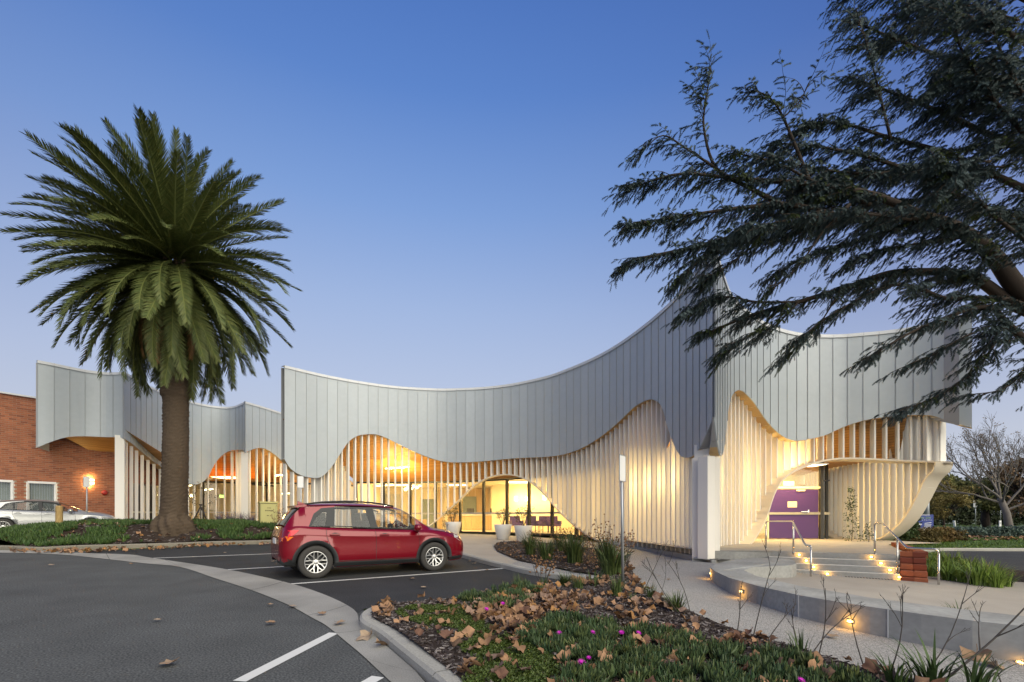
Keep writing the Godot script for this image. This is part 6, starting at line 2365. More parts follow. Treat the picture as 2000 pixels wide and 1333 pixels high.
func cedar() -> void:
	var root := thing("cedar_tree", "big dark cedar reaching in from the right with drooping needle sprays", "tree", Vector3(12.6, 0.1, -9.6))
	var org := root.position
	var wood := tool(true)
	# trunk outside the picture, forking above head height
	var tr := [Vector3(12.6, -0.3, -9.6), Vector3(12.5, 1.2, -9.6), Vector3(12.3, 2.8, -9.6), Vector3(11.7, 4.0, -9.55), Vector3(11.5, 5.2, -9.5), Vector3(11.7, 7.0, -9.5), Vector3(11.9, 9.5, -9.5), Vector3(12.0, 13, -9.5)]
	tube(wood, tr, [0.62, 0.52, 0.46, 0.42, 0.36, 0.30, 0.24, 0.14], 12)
	# limbs as they cross the picture: points (px, py), depth at both ends, radius at both ends
	var limbs := [
		[[2120, 660, 2000, 575, 1945, 505, 1890, 458, 1820, 428, 1720, 425, 1600, 432, 1480, 452, 1350, 485, 1235, 508], 9.6, 8.2, 0.23, 0.02, 1.0],
		[[2100, 640, 1990, 600, 1920, 552, 1880, 535, 1800, 531, 1735, 535, 1660, 560, 1560, 590, 1470, 615, 1385, 650], 9.6, 9.2, 0.15, 0.02, 1.0],
		[[2080, 640, 1980, 590, 1900, 583, 1845, 583, 1800, 566, 1755, 556, 1710, 570, 1660, 595, 1600, 632, 1560, 665], 9.4, 8.8, 0.075, 0.012, 0.7],
		[[2120, 760, 2000, 662, 1960, 625, 1940, 603, 1900, 603, 1830, 628, 1770, 655, 1700, 697], 9.3, 8.4, 0.10, 0.012, 0.6],
		[[2080, 680, 1985, 650, 1950, 640, 1945, 665, 1925, 700, 1890, 735, 1830, 775, 1765, 800], 9.2, 8.8, 0.05, 0.01, 0.7],
		[[1890, 460, 1800, 420, 1700, 380, 1580, 360, 1450, 350, 1330, 340, 1240, 365], 9.2, 8.4, 0.10, 0.012, 1.0],
		[[1640, 425, 1540, 400, 1420, 410, 1320, 425, 1235, 440], 8.9, 8.0, 0.06, 0.01, 1.0],
		[[1560, 420, 1470, 370, 1400, 330, 1375, 250, 1380, 190, 1388, 135], 8.8, 8.6, 0.05, 0.008, 0.45],
		[[1400, 330, 1340, 290, 1295, 265, 1260, 290], 8.6, 8.4, 0.025, 0.006, 0.6],
		[[1600, 400, 1560, 300, 1530, 230, 1508, 195, 1480, 178], 8.9, 8.7, 0.04, 0.008, 0.5],
		[[1530, 230, 1560, 200, 1580, 165], 8.8, 8.8, 0.015, 0.006, 0.5],
		[[2080, 480, 1960, 430, 1850, 370, 1740, 320, 1620, 290, 1520, 280], 9.8, 9.0, 0.11, 0.012, 1.0],
		[[2080, 400, 1960, 350, 1850, 300, 1740, 270, 1640, 240, 1570, 250], 10.2, 9.2, 0.10, 0.012, 1.0],
		[[2080, 320, 1950, 270, 1840, 220, 1740, 180, 1660, 150], 10.2, 9.2, 0.10, 0.012, 1.0],
		[[2080, 230, 1960, 170, 1860, 120, 1760, 80, 1660, 40], 10.2, 9.4, 0.09, 0.012, 1.0],
		[[2080, 120, 1960, 60, 1850, 20, 1740, -10, 1660, -20], 10.2, 9.4, 0.09, 0.012, 1.0],
		[[2080, 30, 1960, -20, 1820, -60, 1700, -70], 10.2, 9.4, 0.09, 0.012, 1.0],
		[[1740, 270, 1720, 190, 1700, 110, 1680, 40], 9.2, 9.0, 0.03, 0.008, 0.8],
		[[2080, 430, 1980, 420, 1900, 400, 1800, 390, 1700, 400, 1600, 440], 10.6, 9.8, 0.07, 0.012, 1.0],
		[[2080, 350, 1990, 250, 1930, 180, 1880, 100, 1850, 20], 9.0, 8.6, 0.06, 0.012, 1.0],
		[[2080, 280, 2010, 200, 1960, 110, 1930, 30], 8.8, 8.4, 0.06, 0.012, 1.0],
		[[2100, 560, 2040, 500, 1990, 460, 1930, 410, 1880, 350, 1830, 320], 8.6, 8.0, 0.06, 0.012, 1.0],
		[[1800, 430, 1720, 455, 1650, 480, 1580, 500, 1510, 540], 9.1, 8.9, 0.04, 0.01, 0.9],
		[[1900, 460, 1840, 470, 1770, 480, 1700, 495, 1650, 520], 9.1, 9.0, 0.04, 0.01, 0.8],
		[[1660, 400, 1610, 450, 1560, 520, 1515, 560], 8.4, 8.3, 0.03, 0.008, 0.25],
		[[2100, 720, 2060, 690, 2010, 720, 1960, 760, 1905, 770], 9.2, 8.8, 0.03, 0.008, 0.5],
		[[1930, 640, 1880, 660, 1830, 690, 1780, 710], 9.0, 8.6, 0.02, 0.006, 0.4],
		[[1560, 590, 1510, 640, 1470, 650, 1420, 690], 9.2, 9.0, 0.02, 0.006, 0.8],
		[[1640, 570, 1610, 620, 1580, 660, 1545, 690], 9.2, 9.0, 0.02, 0.006, 0.35],
		[[1700, 400, 1620, 370, 1520, 320, 1440, 300], 9.0, 8.6, 0.04, 0.01, 1.0],
		[[1900, 330, 1800, 330, 1700, 340, 1600, 330, 1500, 310], 9.6, 9.0, 0.05, 0.01, 1.0],
	]
	var sides := RandomNumberGenerator.new()
	sides.seed = 5
	for k in 18:   # smaller boughs that fill the crown
		var a := Vector2(sides.randf_range(1900, 2100), sides.randf_range(-40, 430))
		var b := Vector2(sides.randf_range(1650, 1900), a.y + sides.randf_range(-60, 90))
		if k % 3 == 0:
			a = Vector2(sides.randf_range(1660, 1800), sides.randf_range(330, 440))
			b = Vector2(sides.randf_range(1420, 1600), a.y + sides.randf_range(-40, 60))
		var m := (a + b) * 0.5 + Vector2(0, -25)
		var d0 := sides.randf_range(8.4, 10.6)
		limbs.append([[a.x, a.y, m.x, m.y, b.x, b.y], d0, d0 - sides.randf_range(0.0, 0.9), 0.022, 0.008, 1.0])
	limbs.append([[1600, 445, 1500, 468, 1420, 480, 1370, 505, 1335, 545], 8.8, 8.3, 0.03, 0.008, 1.1])
	limbs.append([[1560, 590, 1480, 590, 1420, 580, 1380, 590, 1345, 610], 9.2, 8.8, 0.025, 0.008, 1.1])
	limbs.append([[1500, 460, 1420, 520, 1390, 545], 8.7, 8.5, 0.02, 0.006, 1.0])
	var spots := []
	var tints := []
	for lb in limbs:
		var pts := []
		var cnt: int = lb[0].size() / 2
		for i in cnt:
			pts.append(at(lb[0][2 * i], lb[0][2 * i + 1], lerpf(lb[1], lb[2], float(i) / (cnt - 1))))
		if lb[0][0] > 1990:   # join the limb to the trunk outside the picture
			pts.push_front(Vector3(11.8, pts[0].y - 0.35, -9.5))
		var line := smooth3(pts, 5)
		var m := line.size()
		var rad := []
		for i in m:
			rad.append(lerpf(lb[3], lb[4], pow(float(i) / (m - 1), 0.7)))
		tube(wood, line, rad, 8)
		# side twigs that hang towards the lower left
		var total := 0.0
		for i in m - 1:
			total += line[i].distance_to(line[i + 1])
		var dens: float = lb[5]
		var twigs := int(total * 22.0 * dens)
		for k in twigs:
			var t := pow(rng.randf(), 0.8) if lb[3] < 0.13 else 0.28 + 0.72 * rng.randf()
			var i := clampi(int(t * (m - 1)), 0, m - 2)
			var o: Vector3 = line[i].lerp(line[i + 1], rng.randf())
			var along: Vector3 = (line[i + 1] - line[i]).normalized()
			var sgn := 1.0 if k % 2 else -1.0
			var d := (along * 0.6 + Vector3(-0.25, 0.02, 0) + Vector3(0, 0, sgn * rng.randf_range(0.05, 0.85)) + rv(0.28)).normalized()
			var ln := rng.randf_range(0.3, 1.1) * lerpf(1.05, 0.55, t)
			spray(wood, o, d, ln, spots, tints)
		spray(wood, line[m - 1], (line[m - 1] - line[m - 3]).normalized(), 0.4, spots, tints)
	for k in 3:   # the side of the tree away from the picture
		for j in 5:
			var y := 6.0 + 1.4 * j
			var a := -0.9 + k * 0.9
			var o := Vector3(11.8, y, -9.5)
			var e := o + Vector3(cos(a) * 5.5, 0.6, -sin(a) * 5.5 + 1)
			tube(wood, [o, o.lerp(e, 0.5) + Vector3(0, 0.4, 0), e], [0.1, 0.07, 0.02], 6)
			for q in 30:
				spray(wood, o.lerp(e, rng.randf_range(0.25, 1.0)), (e - o + rv(4.0)).normalized(), rng.randf_range(0.5, 1.0), spots, tints)
	var w := obj("branches", wood, M.bark, root)
	w.position = -org
	var nd := many("needles", needle_tuft(), M.needle, spots, tints, root)
	nd.position = -org


func spray(st: SurfaceTool, o: Vector3, d: Vector3, ln: float, spots: Array, tints: Array) -> void:
	var pts := [o]
	var n := 6
	var dd := d
	for i in n:
		dd = (dd + Vector3(-0.06, -0.12, 0) + rv(0.16)).normalized()
		pts.append(pts[i] + dd * ln / n)
	tube(st, pts, [0.008, 0.007, 0.006, 0.005, 0.004, 0.003, 0.002], 3, false)
	var c := Color(0.045, 0.068, 0.066).lerp(Color(0.15, 0.205, 0.215), rng.randf() * rng.randf())
	if rng.randf() < 0.10:
		c = Color(0.06, 0.085, 0.03)
	var k := int(ln / 0.062) + 2
	for i in k:
		var t := lerpf(0.12, 1.0, float(i) / (k - 1))
		var f := t * n
		var j := mini(int(f), n - 1)
		var p: Vector3 = pts[j].lerp(pts[j + 1], clampf(f - j, 0, 1))
		var a: Vector3 = (pts[j + 1] - pts[j]).normalized()
		var side := a.cross(Vector3.UP).normalized()
		var s := 1.0 if i % 2 else -1.0
		if rng.randf() < 0.15:
			continue
		var out: Vector3 = a if i == k - 1 else (a * 0.65 + side * s * rng.randf_range(0.3, 0.8) + Vector3(-0.05, rng.randf_range(-0.6, 0.1), 0) + rv(0.25)).normalized()
		var reach := rng.randf_range(0.06, 0.20) * (1.15 - 0.5 * t)
		var steps := int(reach / 0.034) + 1
		var q := p
		var bright := rng.randf_range(0.75, 1.25)
		for u in steps:
			out = (out + Vector3(-0.03, -0.10, 0)).normalized()
			var x := out.cross(Vector3.UP + rv(0.3)).normalized()
			q += out * 0.034
			spots.append(Transform3D(Basis(x, out.cross(x), out) * rng.randf_range(0.75, 1.1), q))
			tints.append(c * bright)


func tuft_mesh(n: int, h: float, spread: float, w: float, c0: Color, c1: Color, sd: int) -> ArrayMesh:
	var r := RandomNumberGenerator.new()
	r.seed = sd
	var st := tool()
	for k in n:
		var az := r.randf() * TAU
		var out := Vector3(cos(az), 0, sin(az))
		var side := Vector3(-out.z, 0, out.x)
		var o := out * r.randf() * 0.07 * (1 + spread) + side * r.randf_range(-0.03, 0.03)
		var hh := h * r.randf_range(0.55, 1.08)
		var bend := spread * r.randf_range(0.25, 1.15)
		st.set_color(c0.lerp(c1, r.randf()) * r.randf_range(0.75, 1.2))
		var prev := o
		var pw := w
		for i in 4:
			var t := (i + 1) / 4.0
			var q := o + Vector3(0, hh * (t - 0.32 * bend * t * t), 0) + out * hh * bend * 0.75 * t * t
			var nw := w * (1.0 - t * t * 0.98)
			tri(st, prev - side * pw, prev + side * pw, q + side * nw)
			tri(st, prev - side * pw, q + side * nw, q - side * nw)
			prev = q
			pw = nw
	st.generate_normals()
	return st.commit()


func leaf_quad(sd: int, sz: float, n: int) -> ArrayMesh:   # a few small leaves round a point
	var r := RandomNumberGenerator.new()
	r.seed = sd
	var st := tool()
	for k in n:
		var o := Vector3(r.randf_range(-1, 1), r.randf_range(-1, 1), r.randf_range(-1, 1)) * sz
		var a := Vector3(r.randf_range(-1, 1), r.randf_range(-1, 1), r.randf_range(-1, 1)).normalized()
		var b := a.cross(Vector3(r.randf_range(-1, 1), 1, r.randf_range(-1, 1))).normalized()
		st.set_color(Color(1, 1, 1) * r.randf_range(0.7, 1.25))
		var l := sz * r.randf_range(0.5, 0.85)
		tri(st, o - a * l, o + b * l * 0.45, o + a * l)
		tri(st, o - a * l, o + a * l, o - b * l * 0.45)
	st.generate_normals()
	return st.commit()


func shrub(p: Vector3, h: float, r: float, n: int, label: String, c: Color, group := "", leaf := 0.05) -> Node3D:
	var t := thing("shrub", label, "shrub", p, 0.0, group)
	var st := tool(true)
	var spots := []
	var tints := []
	var stems := 7
	var tips := []
	for k in stems:
		var a := TAU * k / stems + rng.randf()
		var e := Vector3(cos(a) * r * rng.randf_range(0.3, 0.9), h * rng.randf_range(0.6, 1.0), sin(a) * r * rng.randf_range(0.3, 0.9))
		var mid := e * 0.5 + Vector3(0, h * 0.12, 0) + rv(0.06)
		tube(st, [Vector3(0, -0.05, 0), mid, e], [0.012, 0.009, 0.004], 5, false)
		tips.append([mid, e])
	for k in n:
		var q: Array = tips[rng.randi_range(0, stems - 1)]
		var o: Vector3 = q[0].lerp(q[1], rng.randf()) + rv(r * 0.28)
		spots.append(Transform3D(Basis.from_euler(rv(3.0)) * rng.randf_range(0.7, 1.3), o))
		tints.append(c * rng.randf_range(0.6, 1.4))
	obj("stems", st, M.twig, t)
	many("foliage", leaf_quad(21, leaf, 6), M.crown, spots, tints, t)
	return t


func climber(p: Vector3, h: float, n: int, label: String) -> void:
	var t := thing("climber", label, "climbing plant", p)
	var st := tool(true)
	tube(st, [Vector3.ZERO, Vector3(0.05, h * 0.4, 0), Vector3(-0.08, h * 0.75, 0), Vector3(0, h, 0)], [0.012, 0.01, 0.007, 0.004], 5)
	obj("stem", st, M.twig, t)
	var spots := []
	var tints := []
	for k in n:
		var u := rng.randf()
		spots.append(Transform3D(Basis.from_euler(rv(3)), Vector3(rng.randf_range(-1, 1) * lerpf(0.34, 0.08, u), u * h, rng.randf_range(-0.1, 0.1))))
		tints.append(Color(0.035, 0.065, 0.018) * rng.randf_range(0.6, 1.5))
	many("foliage", leaf_quad(5, 0.06, 3), M.crown, spots, tints, t)


func plane_leaf(sd: int, curl := 1.0) -> ArrayMesh:   # a dry five-lobed leaf, curled
	var r := RandomNumberGenerator.new()
	r.seed = sd
	var st := tool(true)
	var rim := [1.0, 0.80, 0.95, 0.74, 0.86, 0.66, 0.62, 0.34, 0.62, 0.66, 0.86, 0.74, 0.95, 0.80]
	var n := rim.size()
	var cx := r.randf_range(0.3, 0.9)
	var cz := r.randf_range(0.0, 0.6)
	var ph := r.randf() * TAU
	var f := func(x: float, z: float) -> float: return curl * (cx * x * x + cz * z * z) + 0.34 * curl * sin(x * 3.3 + ph) * cos(z * 2.9 - ph)
	var pts := []
	for k in n:
		var a := TAU * k / n
		var rr: float = rim[k] * r.randf_range(0.80, 1.12)
		pts.append(Vector3(sin(a) * rr, 0, cos(a) * rr))
	for k in n:
		var a: Vector3 = pts[k]
		var b: Vector3 = pts[(k + 1) % n]
		var m := a * 0.5
		var q := b * 0.5
		for v in [a, b, m, q]:
			pass
		a.y = f.call(a.x, a.z)
		b.y = f.call(b.x, b.z)
		m.y = f.call(m.x, m.z) - 0.04
		q.y = f.call(q.x, q.z) - 0.04
		st.set_color(Color(1, 1, 1) * (0.9 if k % 2 else 1.08))
		tri(st, Vector3(0, f.call(0, 0), 0), m, q)
		quad(st, m, a, b, q)
	st.set_color(Color(0.7, 0.6, 0.5))
	tube(st, [Vector3(0, 0, -0.1), Vector3(0.05, 0.05, -0.5), Vector3(0.02, 0.14, -0.85)], [0.022], 3, false)
	st.generate_normals()
	return st.commit()


func leaf_tint() -> Color:
	var k := rng.randf()
	if k < 0.55:
		return Color(0.30, 0.175, 0.10) * rng.randf_range(0.7, 1.2)
	if k < 0.8:
		return Color(0.25, 0.165, 0.125) * rng.randf_range(0.7, 1.2)
	if k < 0.93:
		return Color(0.31, 0.16, 0.06) * rng.randf_range(0.8, 1.1)
	return Color(0.15, 0.08, 0.055)


func planting() -> void:
	var leaves := []
	var mats := []
	for k in 5:
		leaves.append(plane_leaf(70 + k))
	var flat := [plane_leaf(90, 0.25), plane_leaf(91, 0.35), plane_leaf(92, 0.3)]
	var tan := [leaf_mat("tan_leaf0", Color(0.36, 0.27, 0.19), 0.2, 0.8), leaf_mat("tan_leaf1", Color(0.28, 0.18, 0.11), 0.2, 0.8), leaf_mat("tan_leaf2", Color(0.33, 0.23, 0.15), 0.2, 0.8)]
	for k in 7:
		var c := leaf_tint()
		mats.append(leaf_mat("dry_leaf%d" % k, c, 0.25, 0.8))
	# mulch
	var chip := BoxMesh.new()
	chip.size = Vector3(0.062, 0.008, 0.016)
	for bd in [[bed_front, 15000, mulch_h, 1.0], [bed_path, 4200, mulch_h, 1.0], [bed_palm, 5200, palm_h, 1.7]]:
		var sp := []
		var ti := []
		for p in scatter(bd[0], bd[1]):
			var b: Basis = Basis.from_euler(Vector3(rng.randf_range(-0.5, 0.5), rng.randf() * TAU, rng.randf_range(-0.4, 0.4))) * (bd[3] * rng.randf_range(0.5, 1.25))
			sp.append(Transform3D(b, Vector3(p.x, bd[2].call(p.x, p.y) + 0.006, p.y)))
			var g := rng.randf()
			ti.append(Color(0.050, 0.038, 0.036).lerp(Color(0.30, 0.27, 0.26), g * g * g * g) * rng.randf_range(0.6, 1.3))
		var o := many("mulch_chips", chip, M.chip, sp, ti)
		tag(o, ["dark bark chips over the near planted bed", "dark bark chips in the bed beside the path", "dark bark chips on the mound of the palm"][[15000, 4200, 5200].find(bd[1])], "mulch")
	# green carpet on the near bed, and the fleshy ground cover
	var moss := PackedVector2Array(pix([772, 1202, 800, 1190, 900, 1186, 925, 1205, 960, 1230, 1010, 1252, 1085, 1290, 1105, 1335, 1100, 1400, 960, 1400, 900, 1333, 940, 1300, 905, 1278, 880, 1255, 830, 1230], 0.13))
	var msp := []
	var mti := []
	var nz := FastNoiseLite.new()
	nz.frequency = 0.9
	nz.seed = 4
	for p in scatter(moss, 13000, func(q: Vector2) -> float: return smoothstep(-0.35, 0.05, nz.get_noise_2d(q.x * 2.0, q.y * 2.0))):
		msp.append(Transform3D(Basis.from_euler(Vector3(rng.randf_range(-0.4, 0.4), rng.randf() * TAU, 0)) * rng.randf_range(0.7, 1.4), Vector3(p.x, mulch_h(p.x, p.y) + rng.randf_range(0.0, 0.022), p.y)))
		mti.append(Color(0.06, 0.105, 0.02).lerp(Color(0.11, 0.145, 0.028), rng.randf()) * rng.randf_range(0.6, 1.25))
	tag(many("ground_cover", leaf_quad(9, 0.017, 9), M.succulent, msp, mti), "low bright green creeping ground cover on the near bed", "ground cover")
	var st := tool()
	var r := RandomNumberGenerator.new()
	r.seed = 3
	for k in 8:
		var a := TAU * k / 8 + r.randf() * 0.5
		var lean := r.randf_range(0.15, 0.9)
		var d := Vector3(cos(a) * lean, 1, sin(a) * lean).normalized()
		var h := r.randf_range(0.055, 0.095)
		st.set_color(Color(1, 1, 1) * r.randf_range(0.8, 1.2))
		tube(st, [d * 0.0, d * h * 0.5 + Vector3(cos(a), 0, sin(a)) * 0.008, d * h], [0.0062, 0.0075, 0.002], 3, false)
	st.generate_normals()
	var fleshy := st.commit()
	var zones := [[pix([1000, 1262, 1045, 1228, 1100, 1218, 1180, 1226, 1260, 1238, 1350, 1254, 1480, 1280, 1580, 1304, 1640, 1326, 1700, 1345, 1720, 1420, 1080, 1420, 1105, 1330, 1090, 1290, 1030, 1262], 0.13), 2500], [pix([895, 1180, 905, 1172, 1030, 1150, 1060, 1160, 1020, 1190, 960, 1200, 910, 1192], 0.13), 420]]
	var psp := []
	var pti := []
	for zz in zones:
		for p in scatter(PackedVector2Array(zz[0]), zz[1], func(q: Vector2) -> float: return smoothstep(-0.12, 0.12, nz.get_noise_2d(q.x * 2.8 + 9, q.y * 2.8))):
			psp.append(Transform3D(Basis(Vector3.UP, rng.randf() * TAU) * rng.randf_range(0.8, 1.5), Vector3(p.x, mulch_h(p.x, p.y) + rng.randf_range(-0.01, 0.06), p.y)).rotated_local(Vector3(1, 0, 0), rng.randf_range(-0.5, 0.5)))
			pti.append(Color(0.040, 0.075, 0.034).lerp(Color(0.12, 0.14, 0.045), rng.randf() * rng.randf()) * rng.randf_range(0.65, 1.3))
	tag(many("ground_cover", fleshy, M.succulent, psp, pti), "fleshy dark green ground cover with magenta flowers on the near bed", "ground cover")
	psp = []
	pti = []
	for p in scatter(bed_palm, 9500, func(q: Vector2) -> float: return smoothstep(-0.25, 0.12, nz.get_noise_2d(q.x * 0.8 + 30, q.y * 0.8)) * smoothstep(0.9, 1.9, Vector2(q.x + 13.0, q.y + 18.0).length())):
		psp.append(Transform3D(Basis(Vector3.UP, rng.randf() * TAU) * rng.randf_range(1.4, 2.8), Vector3(p.x, palm_h(p.x, p.y), p.y)))
		pti.append(Color(0.040, 0.080, 0.026).lerp(Color(0.08, 0.13, 0.035), rng.randf()) * rng.randf_range(0.6, 1.3))
	tag(many("ground_cover", fleshy, M.succulent, psp, pti), "dark green ground cover over the mound of the palm bed", "ground cover")
	# magenta flowers
	var fl := tool()
	for ring in 2:
		for k in 20:
			var a := TAU * k / 20 + ring * 0.15
			var d := Vector3(cos(a), 0.35 + 0.5 * ring, sin(a)).normalized()
			var s := Vector3(-sin(a), 0, cos(a)) * 0.0035
			fl.set_color(Color(0.60, 0.02, 0.52) * (1.0 if k % 2 else 0.8))
			tri(fl, d * 0.006 - s, d * 0.006 + s, d * (0.034 - 0.006 * ring))
	fl.set_color(Color(0.55, 0.05, 0.45))
	tube(fl, [Vector3.ZERO, Vector3(0, 0.012, 0)], [0.006], 6)
	fl.generate_normals()
	var fm := fl.commit()
	var where := [[982, 1180, "beside the pale kerb wedge, farther of two"], [950, 1191, "nearest the kerb corner, above the green carpet"], [1092, 1238, "leftmost of the row of four across the bed"], [1158, 1237, "second of the row of four across the bed"], [1214, 1237, "third of the row of four across the bed"], [1247, 1238, "rightmost of the row of four across the bed"], [1136, 1297, "biggest, low in the middle of the bed"], [1150, 1286, "small, just behind the biggest one"], [1565, 1331, "at the bottom edge of the picture"]]
	for q in where:
		var p := W(q[0], q[1], 0.26)
		var o := put("magenta_flower", fm, M.petal)
		o.position = p
		o.rotation = Vector3(0.55, rng.randf(), 0.1)
		o.scale = Vector3.ONE * (1.5 if q[0] == 1136 else 0.8 if q[0] == 1150 else 1.15)
		tag(o, "magenta daisy flower, " + q[2], "flower", "magenta flowers on the ground cover")
	# grass tufts
	var g0 := Color(0.035, 0.060, 0.018)
	var g1 := Color(0.10, 0.13, 0.04)
	var tufts := [tuft_mesh(130, 0.62, 0.75, 0.009, g0, g1, 1), tuft_mesh(110, 0.55, 0.95, 0.010, g0, g1, 2), tuft_mesh(55, 0.42, 0.6, 0.008, g0, Color(0.11, 0.15, 0.05), 3), tuft_mesh(26, 0.40, 0.7, 0.011, g0, Color(0.09, 0.13, 0.05), 4)]
	var spots := [[1035, 1086, 0, 1.0, "leftmost grass tuft beside the white planters"], [1066, 1096, 1, 1.05, "wide grass tuft in the path bed, second from the left"], [1092, 1079, 0, 0.9, "grass tuft at the back of the path bed under the arch"], [1122, 1102, 0, 1.25, "tall dark grass tuft in the middle of the path bed"], [1112, 1086, 1, 0.8, "small tuft behind the tall dark one"], [1184, 1112, 0, 1.15, "tall tuft beside the lit path light"], [1196, 1124, 1, 1.2, "broad tuft left of the grey sign post"], [1204, 1166, 2, 1.0, "tuft at the foot of the grey sign post"], [1012, 1150, 2, 0.7, "upright green tuft on the near kerb wedge"], [1104, 1148, 1, 0.62, "strappy tuft on the kerb wedge, third from the left"], [1130, 1153, 2, 0.85, "dense upright tuft right of the strappy one"], [1160, 1148, 3, 1.0, "sparse strappy tuft by the end of the kerb wedge"], [1062, 1150, 2, 0.55, "small tuft among dry stalks on the kerb wedge"], [1272, 1172, 2, 0.75, "small bright tuft at the edge of the near bed"], [1322, 1198, 1, 0.62, "tuft on the path side of the near bed"], [1564, 1280, 3, 0.7, "lone sprig of blades on the lower edge of the bed"], [1236, 1182, 2, 0.5, "low tuft behind the dark mulch patch"]]
	for q in spots:
		var p := W(q[0], q[1], 0.12)
		var o := put("grass_tuft", tufts[q[2]], M.blade)
		o.position = p
		o.rotation.y = rng.randf() * TAU
		o.scale = Vector3.ONE * q[3] * (1.4 if q[1] < 1128 else 1.1)
		tag(o, q[4], "grass tuft", "grass tufts in the planted beds")
	var near_tuft := [[1822, 1350, 1.1, "big strappy clump at the bottom right, in front of the seat wall"], [1905, 1350, 0.9, "strappy clump at the bottom right corner"], [1745, 1345, 0.8, "strappy clump left of the big one at the bottom right"]]
	var strap := tuft_mesh(34, 0.50, 0.9, 0.013, Color(0.03, 0.055, 0.02), Color(0.075, 0.12, 0.035), 8)
	for q in near_tuft:
		var o := put("strap_plant", strap, M.blade)
		o.position = W(q[0], q[1], 0.12)
		o.rotation.y = rng.randf() * TAU
		o.scale = Vector3.ONE * q[2]
		tag(o, q[3], "plant", "strappy plants in the foreground")
	var pot_sp := [[1883, 1200, 0.62, "strappy plant rising behind the seat wall, right part"], [1755, 1180, 0.3, "tiny sprig rising behind the seat wall"]]
	for q in pot_sp:
		var o := put("strap_plant", strap, M.blade)
		var p := level(q[0], q[1], 0.42)
		o.position = p + Vector3(0.12, -0.12, -0.2)
		o.scale = Vector3.ONE * q[2]
		tag(o, q[3], "plant", "strappy plants in the foreground")
	# green verge plants right of the brick pier
	var lush := tuft_mesh(110, 0.50, 0.95, 0.011, Color(0.07, 0.125, 0.022), Color(0.21, 0.30, 0.055), 12)
	var lp := [[1775, 1120], [1800, 1112], [1822, 1108], [1815, 1128], [1840, 1122], [1852, 1136], [1868, 1128], [1880, 1140], [1900, 1134], [1912, 1146], [1930, 1142], [1945, 1150], [1962, 1148], [1860, 1114], [1835, 1100], [1790, 1100], [1890, 1124], [1945, 1140]]
	var ord := ["first", "second", "third", "fourth", "fifth", "sixth", "seventh", "eighth", "ninth", "tenth", "eleventh", "twelfth", "thirteenth", "fourteenth", "fifteenth", "sixteenth", "seventeenth", "eighteenth"]
	lp.sort_custom(func(a, b) -> bool: return a[0] < b[0])
	var first: Node3D
	for k in lp.size():
		var p := W(lp[k][0], lp[k][1], 0.1)
		var o := put("verge_plant", lush, M.blade)
		o.position = p
		o.rotation.y = rng.randf() * TAU
		o.scale = Vector3.ONE * rng.randf_range(0.85, 1.25)
		tag(o, "bright green strappy verge plant, %s from the brick pier outwards" % ord[k], "plant", "verge plants right of the steps")
	# dry flower stalks with dark seed heads
	var paws := [[1180, 1112, 1.25, "tallest dark seed stalks before the fins, by the path light"], [1150, 1100, 1.0, "dark seed stalks left of the tallest ones"], [1206, 1118, 1.0, "dark seed stalks just left of the grey sign post"], [1120, 1092, 0.95, "thin seed stalks over the tall dark tuft"], [1090, 1082, 0.9, "thin seed stalks in front of the right end of the arch"], [1225, 1112, 0.85, "seed stalks leaning right of the grey sign post"], [1042, 1082, 0.75, "short seed stalks beside the planter"], [1060, 1150, 0.55, "short pale seed stalks on the kerb wedge"]]
	for q in paws:
		stalks(W(q[0], q[1], 0.1), q[2], q[3])
	for q in [[541, 20.3, 1.2, 0.75, "dark seed stalks against the electrical cabinet"], [556, 20.5, 1.0, 0.78, "dark seed stalks right of the electrical cabinet"], [872, 23.8, 0.9, 0.66, "dark seed stalks behind the bonnet of the red car"]]:
		var p := at(q[0], 1010, q[1])
		p.y = q[3]
		stalks(p, q[2], q[4])
	# bare weeds in the foreground
	var weeds := [[1330, 1205, 1262, 1088], [1348, 1196, 1302, 1096], [1440, 1238, 1446, 1150], [1472, 1242, 1506, 1110], [1500, 1250, 1556, 1180], [1598, 1285, 1612, 1150], [1586, 1278, 1690, 1185], [1738, 1318, 1762, 1160], [1795, 1335, 1882, 1172], [1830, 1340, 2010, 1180], [1690, 1310, 1660, 1190], [1560, 1268, 1546, 1190], [1255, 1160, 1290, 1085], [1960, 1345, 1945, 1290]]
	var wl := ["bare forked weed nearest the sign post", "second bare weed right of the sign post", "short bare weed before the tip of the seat wall", "tall forked bare weed in front of the folded seat", "leaning bare weed right of the tall forked one", "upright bare weed left of the middle lamp of the seat wall", "bare weed leaning right across the middle lamp", "upright bare weed right of the middle lamp", "long bare weed leaning right over the seat wall", "thick dark bare weed slanting to the right edge", "thin bare weed among the ground cover", "thin bare weed before the short left lamp", "fine bare weed beside the path light", "short bare weed in the bottom right corner"]
	for k in weeds.size():
		var q: Array = weeds[k]
		var a := W(q[0], q[1], 0.12)
		var d := -a.z
		var b := at(q[2], q[3], d + rng.randf_range(-0.25, 0.25))
		var t := thing("bare_weed", wl[k], "weed", a, 0.0, "bare weeds in the foreground")
		var ws := tool(true)
		twig(ws, Vector3.ZERO, b - a, 0.0068 if k != 9 else 0.0115, 3)
		obj("stem", ws, M.twig, t)
